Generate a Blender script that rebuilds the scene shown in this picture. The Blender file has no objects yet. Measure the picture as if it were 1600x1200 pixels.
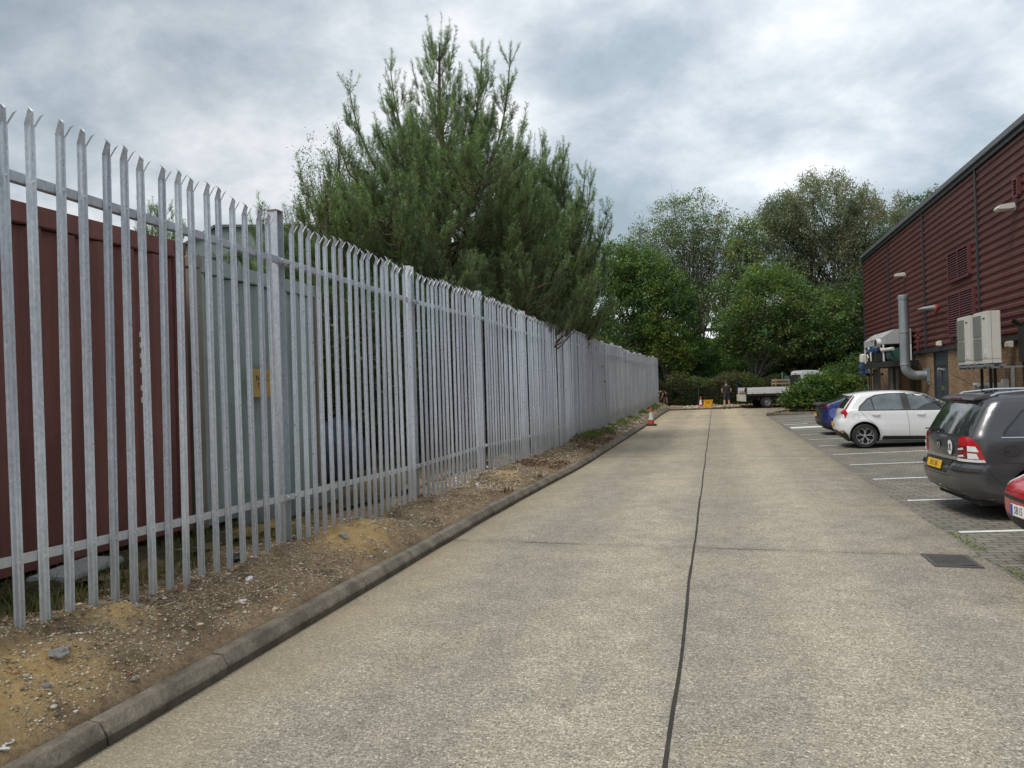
import bpy, bmesh, math, random
import numpy as np
from math import sin, cos, pi, radians, sqrt, atan2
from mathutils import Vector, Matrix
from mathutils.bvhtree import BVHTree
from mathutils.geometry import delaunay_2d_cdt
random.seed(7)
rng = np.random.default_rng(11)
scene = bpy.context.scene
COL = scene.collection

# ------------------------------------------------------------------ materials
def newmat(name):
    m = bpy.data.materials.new(name); m.use_nodes = True
    nt = m.node_tree
    return m, nt, nt.nodes['Principled BSDF']

def link(nt, a, b): nt.links.new(a, b)

def coords(nt, scale=(1, 1, 1), rot=(0, 0, 0), kind='Object'):
    tc = nt.nodes.new('ShaderNodeTexCoord'); mp = nt.nodes.new('ShaderNodeMapping')
    mp.inputs['Scale'].default_value = scale; mp.inputs['Rotation'].default_value = rot
    link(nt, tc.outputs[kind], mp.inputs['Vector']); return mp.outputs[0]

def world_coords(nt, scale=(1, 1, 1), rot=(0, 0, 0)):
    g = nt.nodes.new('ShaderNodeNewGeometry'); mp = nt.nodes.new('ShaderNodeMapping')
    mp.inputs['Scale'].default_value = scale; mp.inputs['Rotation'].default_value = rot
    link(nt, g.outputs['Position'], mp.inputs['Vector']); return mp.outputs[0]

def noise(nt, vec, scale, detail=4, rough=.55, dist=0):
    n = nt.nodes.new('ShaderNodeTexNoise'); n.inputs['Scale'].default_value = scale
    n.inputs['Detail'].default_value = detail; n.inputs['Roughness'].default_value = rough
    n.inputs['Distortion'].default_value = dist
    if vec is not None: link(nt, vec, n.inputs['Vector'])
    return n.outputs['Fac']

def ramp(nt, fac, stops, interp='LINEAR'):
    r = nt.nodes.new('ShaderNodeValToRGB'); r.color_ramp.interpolation = interp
    e = r.color_ramp.elements
    while len(e) < len(stops): e.new(.5)
    for i, (p, c) in enumerate(stops):
        e[i].position = p; e[i].color = (*c, 1) if len(c) == 3 else c
    link(nt, fac, r.inputs['Fac']); return r.outputs['Color']

def g3(v): return (v, v, v)

def mix(nt, a, b, fac, mode='MIX'):
    m = nt.nodes.new('ShaderNodeMix'); m.data_type = 'RGBA'; m.blend_type = mode
    for s, v in ((m.inputs['Factor'], fac), (m.inputs[6], a), (m.inputs[7], b)):
        if hasattr(v, 'links') or hasattr(v, 'is_linked'): link(nt, v, s)
        elif isinstance(v, (int, float)): s.default_value = v
        else: s.default_value = (*v, 1)
    return m.outputs[2]

def mth(nt, op, a, b=None):
    m = nt.nodes.new('ShaderNodeMath'); m.operation = op
    for i, v in enumerate((a, b)):
        if v is None: continue
        if isinstance(v, (int, float)): m.inputs[i].default_value = v
        else: link(nt, v, m.inputs[i])
    return m.outputs[0]

def bump(nt, bsdf, h, strength=.3, dist=.01):
    b = nt.nodes.new('ShaderNodeBump'); b.inputs['Strength'].default_value = strength
    b.inputs['Distance'].default_value = dist
    link(nt, h, b.inputs['Height']); link(nt, b.outputs[0], bsdf.inputs['Normal'])

def pm(name, base, rough=.6, metal=0., var=.25, scale=3., bmp=.0, bscale=30., stretch=(1, 1, 1), spec=.5, coat=0., dirt=0.):
    """plain surface with uneven colour and sheen"""
    m, nt, b = newmat(name)
    v = coords(nt, stretch)
    n1 = noise(nt, v, scale, 6, .6)
    c = ramp(nt, n1, [(.25, tuple(x*(1-var) for x in base)), (.75, tuple(min(1, x*(1+var)) for x in base))])
    if dirt > 0:
        n3 = noise(nt, v, scale*.45, 7, .7)
        c = mix(nt, c, (.09, .075, .055), mth(nt, 'MULTIPLY', ramp(nt, n3, [(.45, g3(0)), (.75, g3(1))]), dirt))
    link(nt, c, b.inputs['Base Color'])
    r = ramp(nt, noise(nt, v, scale*3, 3), [(.3, g3(max(.02, rough*.85))), (.7, g3(min(1, rough*1.15)))])
    link(nt, r, b.inputs['Roughness'])
    b.inputs['Metallic'].default_value = metal
    b.inputs['Specular IOR Level'].default_value = spec
    if coat: b.inputs['Coat Weight'].default_value = coat; b.inputs['Coat Roughness'].default_value = .04
    if bmp: bump(nt, b, noise(nt, v, bscale, 4), bmp, .01)
    return m

# ------------------------------------------------------------------ mesh building
class MB:
    def __init__(s): s.v = []; s.f = []; s.mi = []; s.cur = 0
    def add(s, vs, fs):
        o = len(s.v); s.v += [tuple(p) for p in vs]
        for f in fs: s.f.append(tuple(i+o for i in f)); s.mi.append(s.cur)
        return s
    def box(s, c, d, rot=None):
        x, y, z = d[0]/2, d[1]/2, d[2]/2
        vs = [Vector((i*x, j*y, k*z)) for i in (-1, 1) for j in (-1, 1) for k in (-1, 1)]
        if rot is not None: vs = [rot @ p for p in vs]
        vs = [p+Vector(c) for p in vs]
        return s.add(vs, [(0, 1, 3, 2), (4, 6, 7, 5), (0, 4, 5, 1), (2, 3, 7, 6), (0, 2, 6, 4), (1, 5, 7, 3)])
    def bb(s, x0, x1, y0, y1, z0, z1):
        return s.box(((x0+x1)/2, (y0+y1)/2, (z0+z1)/2), (abs(x1-x0), abs(y1-y0), abs(z1-z0)))
    def bar(s, a, b, w, h=None, up=(0, 0, 1)):
        a = Vector(a); b = Vector(b); d = b-a
        if d.length < 1e-6: return s
        h = h or w; X = d.normalized(); U = Vector(up)
        if abs(X.dot(U)) > .99: U = Vector((1, 0, 0))
        Y = U.cross(X).normalized(); Z = X.cross(Y)
        return s.box((a+b)/2, (d.length, w, h), Matrix((X, Y, Z)).transposed())
    def tube(s, pts, rad, n=8, cap=True):
        pts = [Vector(p) for p in pts]
        if isinstance(rad, (int, float)): rad = [rad]*len(pts)
        rings = []; prev = None
        for i, p in enumerate(pts):
            t = (pts[min(i+1, len(pts)-1)]-pts[max(i-1, 0)])
            t = t.normalized() if t.length > 1e-9 else Vector((0, 0, 1))
            if prev is None:
                u = t.cross(Vector((0, 0, 1)))
                if u.length < .1: u = t.cross(Vector((1, 0, 0)))
            else: u = prev-t*prev.dot(t)
            u.normalize(); prev = u; w = t.cross(u)
            rings.append([p+(u*cos(2*pi*k/n)+w*sin(2*pi*k/n))*rad[i] for k in range(n)])
        vs = [q for r in rings for q in r]; fs = []
        for i in range(len(pts)-1):
            for k in range(n):
                a = i*n+k; b = i*n+(k+1) % n; fs.append((a, b, b+n, a+n))
        if cap: fs.append(tuple(range(n-1, -1, -1))); fs.append(tuple(range((len(pts)-1)*n, len(pts)*n)))
        return s.add(vs, fs)
    def lathe(s, prof, n=24, origin=(0, 0, 0), axis='z', close=True):
        vs = []; O = Vector(origin)
        for r, h in prof:
            for k in range(n):
                a = 2*pi*k/n
                p = Vector((r*cos(a), r*sin(a), h))
                if axis == 'y': p = Vector((p.x, h, p.y))
                if axis == 'x': p = Vector((h, p.x, p.y))
                vs.append(p+O)
        fs = []
        for i in range(len(prof)-1):
            for k in range(n):
                a = i*n+k; b = i*n+(k+1) % n; fs.append((a, b, b+n, a+n))
        if close: fs.append(tuple(range(n-1, -1, -1))); fs.append(tuple(range((len(prof)-1)*n, len(prof)*n)))
        return s.add(vs, fs)
    def prism(s, poly, axis, a, b):
        """poly 2d extruded along axis from a to b"""
        n = len(poly)
        def P(u, v, w): return {'x': (w, u, v), 'y': (u, w, v), 'z': (u, v, w)}[axis]
        vs = [P(u, v, a) for u, v in poly]+[P(u, v, b) for u, v in poly]
        fs = [tuple(range(n)), tuple(range(2*n-1, n-1, -1))]
        fs += [(i, i+n, (i+1) % n+n, (i+1) % n) for i in range(n)]
        return s.add(vs, fs)
    def mesh(s, name, mats, smooth=False, bevel=0):
        me = bpy.data.meshes.new(name); me.from_pydata(s.v, [], s.f)
        for m in (mats if isinstance(mats, (list, tuple)) else [mats]): me.materials.append(m)
        if any(s.mi): me.polygons.foreach_set('material_index', s.mi)
        bm = bmesh.new(); bm.from_mesh(me); bmesh.ops.recalc_face_normals(bm, faces=bm.faces)
        if bevel:
            ed = [e for e in bm.edges if len(e.link_faces) == 2 and e.calc_face_angle(0) > .5]
            bmesh.ops.bevel(bm, geom=ed, offset=bevel, segments=2, affect='EDGES', clamp_overlap=True)
        bm.to_mesh(me); bm.free()
        if smooth: shade(me, smooth if smooth is not True else 40)
        me.update(); return me
    def build(s, name, mats, parent=None, smooth=False, bevel=0, loc=None):
        return mkobj(name, s.mesh(name, mats, smooth, bevel), parent, loc)

def shade(me, ang=40):
    me.polygons.foreach_set('use_smooth', [True]*len(me.polygons))
    bm = bmesh.new(); bm.from_mesh(me); th = radians(ang)
    for e in bm.edges: e.smooth = not (len(e.link_faces) == 2 and e.calc_face_angle(0) > th)
    bm.to_mesh(me); bm.free()

def mkobj(name, me, parent=None, loc=None):
    o = bpy.data.objects.new(name, me); COL.objects.link(o)
    if parent is not None: o.parent = parent
    if loc is not None: o.location = loc
    return o

def tag(o, label=None, cat=None, group=None, kind=None):
    if label: o['label'] = label
    if cat: o['category'] = cat
    if group: o['group'] = group
    if kind: o['kind'] = kind
    return o

def empty(name, loc=(0, 0, 0), rz=0, scale=1.):
    o = bpy.data.objects.new(name, None); COL.objects.link(o)
    o.location = loc; o.rotation_euler = (0, 0, rz); o.scale = (scale,)*3; o.empty_display_size = .1
    return o

def thing(name, label, cat, loc=(0, 0, 0), rz=0, scale=1., group=None):
    return tag(empty(name, loc, rz, scale), label, cat, group)

def copy_tree(o, parent=None):
    c = o.copy(); COL.objects.link(c)
    if parent is not None: c.parent = parent
    for ch in list(o.children): copy_tree(ch, c)
    return c

def text_mesh(name, s, size, mat, parent, loc, rot, ext=.001, align='CENTER', sx=1.):
    cu = bpy.data.curves.new(name, 'FONT'); cu.body = s; cu.size = size; cu.extrude = ext
    cu.align_x = align; cu.align_y = 'CENTER'; cu.resolution_u = 2
    t = bpy.data.objects.new(name+'_src', cu)
    me = bpy.data.meshes.new_from_object(t); bpy.data.objects.remove(t)
    me.name = name; me.materials.clear(); me.materials.append(mat)
    o = mkobj(name, me, parent, loc)
    if isinstance(rot, Matrix): o.rotation_euler = rot.to_euler()
    else: o.rotation_euler = rot
    o.scale = (sx, 1, 1)
    return o

def np_mesh(name, verts, quads=None, tris=None, cols=None, mat=None, smooth=False):
    """fast mesh from numpy arrays; cols is per vertex"""
    me = bpy.data.meshes.new(name); nv = len(verts); me.vertices.add(nv)
    me.vertices.foreach_set('co', np.asarray(verts, np.float32).ravel())
    k = 4 if quads is not None else 3
    F = quads if quads is not None else tris
    nf = len(F); me.loops.add(nf*k); me.polygons.add(nf)
    me.loops.foreach_set('vertex_index', np.asarray(F, np.int32).ravel())
    me.polygons.foreach_set('loop_start', np.arange(0, nf*k, k, dtype=np.int32))
    me.polygons.foreach_set('loop_total', np.full(nf, k, np.int32))
    if smooth: me.polygons.foreach_set('use_smooth', np.ones(nf, bool))
    me.update(calc_edges=True)
    if cols is not None:
        a = me.color_attributes.new('col', 'FLOAT_COLOR', 'POINT')
        c4 = np.ones((nv, 4), np.float32); c4[:, :3] = cols; a.data.foreach_set('color', c4.ravel())
    if mat: me.materials.append(mat)
    return me

# ------------------------------------------------------------------ lie of the land
def sm(a, b, x):
    t = min(1, max(0, (x-a)/(b-a))); return t*t*(3-2*t)
KX = -2.92      # road face of the left kerb
FX = -3.80      # line of the fence
PX = 2.33       # edge between concrete and block paving
def gz(x, y):
    if x > PX: return .03*(x-PX) if x < 8.4 else .03*(8.4-PX)
    return 0.
def kerbx(y): return KX + .2*sm(8, 16, y) - .14*sm(26, 42, y)
def basez(y): return .32+.075*(1-sm(3.2, 6.5, y))+.04*sin(y*.7)*sm(8, 12, y)-.05*sm(6, 10, y)+.17*sm(36, 50, y)

# ------------------------------------------------------------------ camera
CAMH = 1.7
def camera():
    yaw, pitch, roll, f = .2787, .0062, .0304, 1109.
    F0 = Vector((-sin(yaw), cos(yaw), 0)); R0 = Vector((cos(yaw), sin(yaw), 0)); U0 = Vector((0, 0, 1))
    F = F0*cos(pitch)+U0*sin(pitch); U = U0*cos(pitch)-F0*sin(pitch)
    R = R0*cos(roll)-U*sin(roll); U2 = U*cos(roll)+R0*sin(roll)
    cd = bpy.data.cameras.new('camera'); cd.sensor_width = 36; cd.lens = f/1600*36
    cd.clip_start = .05; cd.clip_end = 3000
    o = bpy.data.objects.new('camera', cd); COL.objects.link(o)
    M = Matrix((R, U2, -F)).transposed().to_4x4(); M.translation = (0, 0, CAMH)
    o.matrix_world = M; scene.camera = o
camera()

# ------------------------------------------------------------------ sky and sun (bright overcast)
def lighting():
    w = bpy.data.worlds.new('World'); scene.world = w; w.use_nodes = True
    nt = w.node_tree; bg = nt.nodes['Background']; S = .1
    el, az = radians(60), radians(222)     # sun high, behind and to the left of the camera
    sky = nt.nodes.new('ShaderNodeTexSky'); sky.sky_type = 'NISHITA'; sky.sun_disc = False
    sky.sun_elevation = el; sky.sun_rotation = az; sky.air_density = 1.5; sky.dust_density = 3
    tc = nt.nodes.new('ShaderNodeTexCoord'); sp = nt.nodes.new('ShaderNodeSeparateXYZ')
    link(nt, tc.outputs['Generated'], sp.inputs[0])
    zz = mth(nt, 'ADD', mth(nt, 'MAXIMUM', sp.outputs[2], 0.), .42)
    cb = nt.nodes.new('ShaderNodeCombineXYZ')
    link(nt, mth(nt, 'DIVIDE', sp.outputs[0], zz), cb.inputs[0])
    link(nt, mth(nt, 'DIVIDE', sp.outputs[1], zz), cb.inputs[1])
    mp = nt.nodes.new('ShaderNodeMapping'); mp.inputs['Location'].default_value = SKY_OFF
    mp.inputs['Rotation'].default_value = (0, 0, -.5); mp.inputs['Scale'].default_value = (1, 1.15, 1)
    link(nt, cb.outputs[0], mp.inputs[0]); v = mp.outputs[0]
    big = noise(nt, v, 1.7, 3, .5, .2); med = noise(nt, v, 5.4, 8, .64, .18); fin = noise(nt, v, 13., 6, .62, .15)
    h = mth(nt, 'ADD', mth(nt, 'MULTIPLY', big, .62), mth(nt, 'ADD', mth(nt, 'MULTIPLY', med, .31), mth(nt, 'MULTIPLY', fin, .07)))
    cl = ramp(nt, h, [(.38, (.34, .42, .485)), (.445, (.44, .52, .585)), (.50, (.56, .625, .69)), (.56, (.72, .77, .82)), (.64, (.97, .98, 1.))])
    # thinner, brighter cloud towards the sun and low over the horizon
    nrm = nt.nodes.new('ShaderNodeVectorMath'); nrm.operation = 'DOT_PRODUCT'
    link(nt, tc.outputs['Generated'], nrm.inputs[0]); nrm.inputs[1].default_value = (sin(radians(16))*.95, cos(radians(16))*.95, .31)
    glow = ramp(nt, nrm.outputs['Value'], [(.62, g3(.95)), (1., g3(1.25))])
    cl = mix(nt, cl, glow, 1., 'MULTIPLY')
    cl = mix(nt, cl, (1/S, 1/S, 1/S), 1., 'MULTIPLY')
    c = mix(nt, cl, sky.outputs[0], .06)
    link(nt, c, bg.inputs['Color']); bg.inputs['Strength'].default_value = S
    ld = bpy.data.lights.new('sun', 'SUN'); ld.energy = 2.9; ld.angle = radians(24); ld.color = (1, .96, .9)
    o = bpy.data.objects.new('sun', ld); COL.objects.link(o)
    d = Vector((sin(az)*cos(el), cos(az)*cos(el), sin(el)))
    o.rotation_euler = d.to_track_quat('Z', 'Y').to_euler()
SKY_OFF = (3.1, 1.7, 0)
lighting()
scene.view_settings.view_transform = 'Standard'; scene.view_settings.look = 'None'
scene.view_settings.exposure = 0; scene.view_settings.gamma = 1
scene.render.engine = 'CYCLES'
scene.cycles.max_bounces = 6; scene.cycles.diffuse_bounces = 3; scene.cycles.transparent_max_bounces = 12
scene.cycles.use_denoising = True
# ------------------------------------------------------------------ ground
def mat_concrete():
    m, nt, b = newmat('brushed_concrete')
    v = world_coords(nt)
    agg = nt.nodes.new('ShaderNodeTexVoronoi'); agg.inputs['Scale'].default_value = 125; link(nt, v, agg.inputs['Vector'])
    sepc = nt.nodes.new('ShaderNodeSeparateColor'); link(nt, agg.outputs['Color'], sepc.inputs[0])
    spk = ramp(nt, sepc.outputs[0], [(0, (.17, .154, .130)), (.3, (.295, .270, .230)), (.75, (.395, .366, .318)), (.92, (.47, .425, .355)), (1, (.70, .65, .56))])
    vs = world_coords(nt, (9, 60, 9))
    strk = noise(nt, vs, 1., 4, .7)
    big = noise(nt, v, .55, 6, .62); mid = noise(nt, v, 3.2, 6, .65); fn = noise(nt, v, 38, 5, .75)
    c = mix(nt, spk, ramp(nt, strk, [(.3, g3(.80)), (.7, g3(1.2))]), 1., 'MULTIPLY')
    c = mix(nt, c, ramp(nt, fn, [(.28, g3(.66)), (.72, g3(1.3))]), .8, 'MULTIPLY')
    c = mix(nt, c, ramp(nt, mid, [(.28, (.82, .82, .8)), (.7, (1.14, 1.12, 1.08))]), 1., 'MULTIPLY')
    c = mix(nt, c, ramp(nt, big, [(.3, (.86, .86, .86)), (.5, (1, .99, .97)), (.72, (1.15, 1.11, 1.02))]), 1., 'MULTIPLY')
    # sandy wash by the kerb, dark wheel-worn bands, dark joint edges
    g = nt.nodes.new('ShaderNodeNewGeometry'); sp = nt.nodes.new('ShaderNodeSeparateXYZ'); link(nt, g.outputs['Position'], sp.inputs[0])
    wob = mth(nt, 'ADD', sp.outputs[0], mth(nt, 'MULTIPLY', noise(nt, v, 1.5, 5), .9))
    wash = ramp(nt, mth(nt, 'MULTIPLY', mth(nt, 'ADD', wob, 3.), .5), [(.25, g3(1)), (.62, g3(0))])
    c = mix(nt, c, (.43, .335, .20), mth(nt, 'MULTIPLY', wash, .5))
    edge = ramp(nt, mth(nt, 'ADD', sp.outputs[0], mth(nt, 'MULTIPLY', noise(nt, v, 2.4, 5), .5)), [(0, g3(0)), (1, g3(1))])
    m1 = nt.nodes.new('ShaderNodeMapRange'); link(nt, wob, m1.inputs[0]); m1.inputs[1].default_value = 2.2; m1.inputs[2].default_value = 2.75
    c = mix(nt, c, g3(.6), mth(nt, 'MULTIPLY', m1.outputs[0], .9), 'MULTIPLY')
    # wheel-worn bands and the damp line either side of the cross joints
    wv = nt.nodes.new('ShaderNodeTexWave'); wv.bands_direction = 'X'; wv.inputs['Scale'].default_value = .19; wv.inputs['Distortion'].default_value = .6; wv.inputs['Detail'].default_value = 3; link(nt, v, wv.inputs['Vector'])
    c = mix(nt, c, ramp(nt, wv.outputs['Fac'], [(.2, (.90, .90, .90)), (.8, (1.08, 1.07, 1.05))]), 1., 'MULTIPLY')
    sd = noise(nt, v, .9, 7, .75); c = mix(nt, c, (.12, .105, .08), mth(nt, 'MULTIPLY', ramp(nt, sd, [(.60, g3(0)), (.72, g3(1))]), .35))
    vo = nt.nodes.new('ShaderNodeTexVoronoi'); vo.inputs['Scale'].default_value = 1.1; link(nt, world_coords(nt, (1, 1, 0)), vo.inputs['Vector']); spot = ramp(nt, mth(nt, 'ADD', vo.outputs['Distance'], mth(nt, 'MULTIPLY', noise(nt, v, 30, 3), .03)), [(.025, g3(1)), (.055, g3(0))])
    c = mix(nt, c, (.06, .052, .045), mth(nt, 'MULTIPLY', spot, .55))
    for yj in (7.55, 16.9, 26.2, 35.6):
        dj = mth(nt, 'ABSOLUTE', mth(nt, 'SUBTRACT', mth(nt, 'ADD', sp.outputs[1], mth(nt, 'MULTIPLY', noise(nt, v, 4, 4), .12)), yj+.06)); mj = nt.nodes.new('ShaderNodeMapRange'); link(nt, dj, mj.inputs[0]); mj.inputs[1].default_value = 0; mj.inputs[2].default_value = .16; mj.inputs[3].default_value = 1; mj.inputs[4].default_value = 0
        c = mix(nt, c, g3(.88), mj.outputs[0], 'MULTIPLY')
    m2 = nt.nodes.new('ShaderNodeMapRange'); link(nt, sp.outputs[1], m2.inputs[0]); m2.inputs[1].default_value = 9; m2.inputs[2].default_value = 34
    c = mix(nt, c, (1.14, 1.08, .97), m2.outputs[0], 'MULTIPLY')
    link(nt, c, b.inputs['Base Color']); b.inputs['Roughness'].default_value = .88; b.inputs['Specular IOR Level'].default_value = .3
    h = mth(nt, 'ADD', mth(nt, 'MULTIPLY', strk, .9), mth(nt, 'ADD', mth(nt, 'MULTIPLY', sepc.outputs[0], .5), mth(nt, 'MULTIPLY', fn, .7)))
    bump(nt, b, h, .8, .007)
    return m
M_CONC = mat_concrete()

def mat_paving(rot):
    m, nt, b = newmat('block_paving')
    v = world_coords(nt, (1, 1, 1), (0, 0, rot))
    br = nt.nodes.new('ShaderNodeTexBrick'); link(nt, v, br.inputs['Vector'])
    br.inputs['Color1'].default_value = (.155, .145, .13, 1); br.inputs['Color2'].default_value = (.225, .21, .185, 1)
    br.inputs['Mortar'].default_value = (.05, .048, .038, 1)
    br.inputs['Scale'].default_value = 1; br.inputs['Brick Width'].default_value = .215; br.inputs['Row Height'].default_value = .108
    br.inputs['Mortar Size'].default_value = .008; br.inputs['Mortar Smooth'].default_value = .15; br.inputs['Bias'].default_value = -.2
    n = noise(nt, v, 1.3, 6, .65); f = noise(nt, v, 60, 4, .7)
    c = mix(nt, br.outputs['Color'], ramp(nt, n, [(.3, (.68, .7, .66)), (.7, (1.32, 1.28, 1.2))]), 1., 'MULTIPLY')
    c = mix(nt, c, ramp(nt, f, [(.3, g3(.75)), (.7, g3(1.3))]), .8, 'MULTIPLY')
    moss = mth(nt, 'MULTIPLY', ramp(nt, noise(nt, v, 2.2, 6, .7), [(.55, g3(0)), (.68, g3(1))]), br.outputs['Fac'])
    c = mix(nt, c, (.06, .075, .02), mth(nt, 'MULTIPLY', moss, .8))
    link(nt, c, b.inputs['Base Color']); b.inputs['Roughness'].default_value = .85
    h = mth(nt, 'SUBTRACT', mth(nt, 'MULTIPLY', f, .25), br.outputs['Fac'])
    bump(nt, b, h, .6, .006)
    return m
M_PAVE = mat_paving(-.06)

def mat_soil(name, base, alt):
    m, nt, b = newmat(name)
    v = world_coords(nt)
    n = noise(nt, v, 2.6, 7, .7); f = noise(nt, v, 34, 6, .75)
    c = ramp(nt, n, [(.3, base), (.68, alt)])
    c = mix(nt, c, ramp(nt, f, [(.25, g3(.45)), (.75, g3(1.6))]), 1., 'MULTIPLY')
    at = nt.nodes.new('ShaderNodeAttribute'); at.attribute_name = 'col'
    sc = nt.nodes.new('ShaderNodeSeparateColor'); link(nt, at.outputs['Color'], sc.inputs[0])
    sand = mix(nt, (.47, .30, .125), (.68, .48, .23), noise(nt, v, 11, 5, .7))
    sand = mix(nt, sand, ramp(nt, f, [(.25, g3(.7)), (.75, g3(1.25))]), .8, 'MULTIPLY')
    sf = ramp(nt, mth(nt, 'ADD', sc.outputs[0], mth(nt, 'MULTIPLY', mth(nt, 'SUBTRACT', noise(nt, v, 6, 8, .75), .5), 1.35)), [(.3, g3(0)), (.8, g3(1))])
    c = mix(nt, c, sand, sf)
    link(nt, c, b.inputs['Base Color']); b.inputs['Roughness'].default_value = .95; b.inputs['Specular IOR Level'].default_value = .2
    bump(nt, b, mth(nt, 'ADD', f, noise(nt, v, 110, 3, .7)), .9, .012)
    return m
M_SOIL = mat_soil('verge_soil', (.135, .095, .06), (.37, .27, .165))
M_YARD = mat_soil('yard_soil', (.05, .045, .025), (.13, .10, .06))

def fnoise(x, y, s, seed=0):
    """cheap smooth value noise for numpy arrays"""
    x = x*s+seed*17.3; y = y*s+seed*5.7
    xi = np.floor(x); yi = np.floor(y); fx = x-xi; fy = y-yi
    fx = fx*fx*(3-2*fx); fy = fy*fy*(3-2*fy)
    def h(a, b): q = np.sin(a*127.1+b*311.7+seed*74.7)*43758.5453; return q-np.floor(q)
    return (h(xi, yi)*(1-fx)+h(xi+1, yi)*fx)*(1-fy)+(h(xi, yi+1)*(1-fx)+h(xi+1, yi+1)*fx)*fy

def grid(name, xs, ys, zf, mat, colf=None, smooth=True):
    X, Y = np.meshgrid(xs, ys); Z = zf(X, Y); V = np.stack([X, Y, Z], -1).reshape(-1, 3)
    nx, ny = len(xs), len(ys)
    i = np.arange((ny-1)*(nx-1)); r = i//(nx-1); q = i % (nx-1); a = r*nx+q
    F = np.stack([a, a+1, a+1+nx, a+nx], -1)
    cols = colf(X, Y).reshape(-1, 3) if colf else None
    o = mkobj(name, np_mesh(name, V, quads=F, cols=cols, mat=mat, smooth=smooth)); return o

vkerb = np.vectorize(kerbx); vbase = np.vectorize(basez); vgz = np.vectorize(gz)
SAND = [(-3.45, 2.75, .42, .55, .9), (-3.62, 3.55, .28, .3, .8), (-3.2, 2.3, .3, .35, .8), (-3.5, 6.35, .42, .75, 1.05), (-3.3, 5.9, .25, .4, .5),
        (-3.4, 11.3, .4, .5, .9), (-4.2, 5.9, .5, .7, .7), (-3.5, 16.2, .3, .6, .5)]
def sandamt(X, Y):
    s = np.zeros_like(X, dtype=float)
    for x, y, rx, ry, k in SAND: s = np.maximum(s, k*np.exp(-(((X-x)/rx)**2+((Y-y)/ry)**2)*1.2))
    return s
def verge_z(X, Y):
    k = vkerb(Y)-.11; t = np.clip((k-X)/(k-FX), 0, 1.6); b = vbase(Y)
    z = .112+(b-.112)*np.clip(t, 0, 1)**.8 + np.clip(t-1, 0, 1)*.12
    amp = np.clip(t*4, 0, 1)
    z = z+amp*((fnoise(X, Y, 3, 1)-.5)*.08+(fnoise(X, Y, 9, 2)-.5)*.05+(fnoise(X, Y, 24, 3)-.5)*.026)
    return z+sandamt(X, Y)*(.06+.05*fnoise(X, Y, 7, 4))*amp

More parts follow.
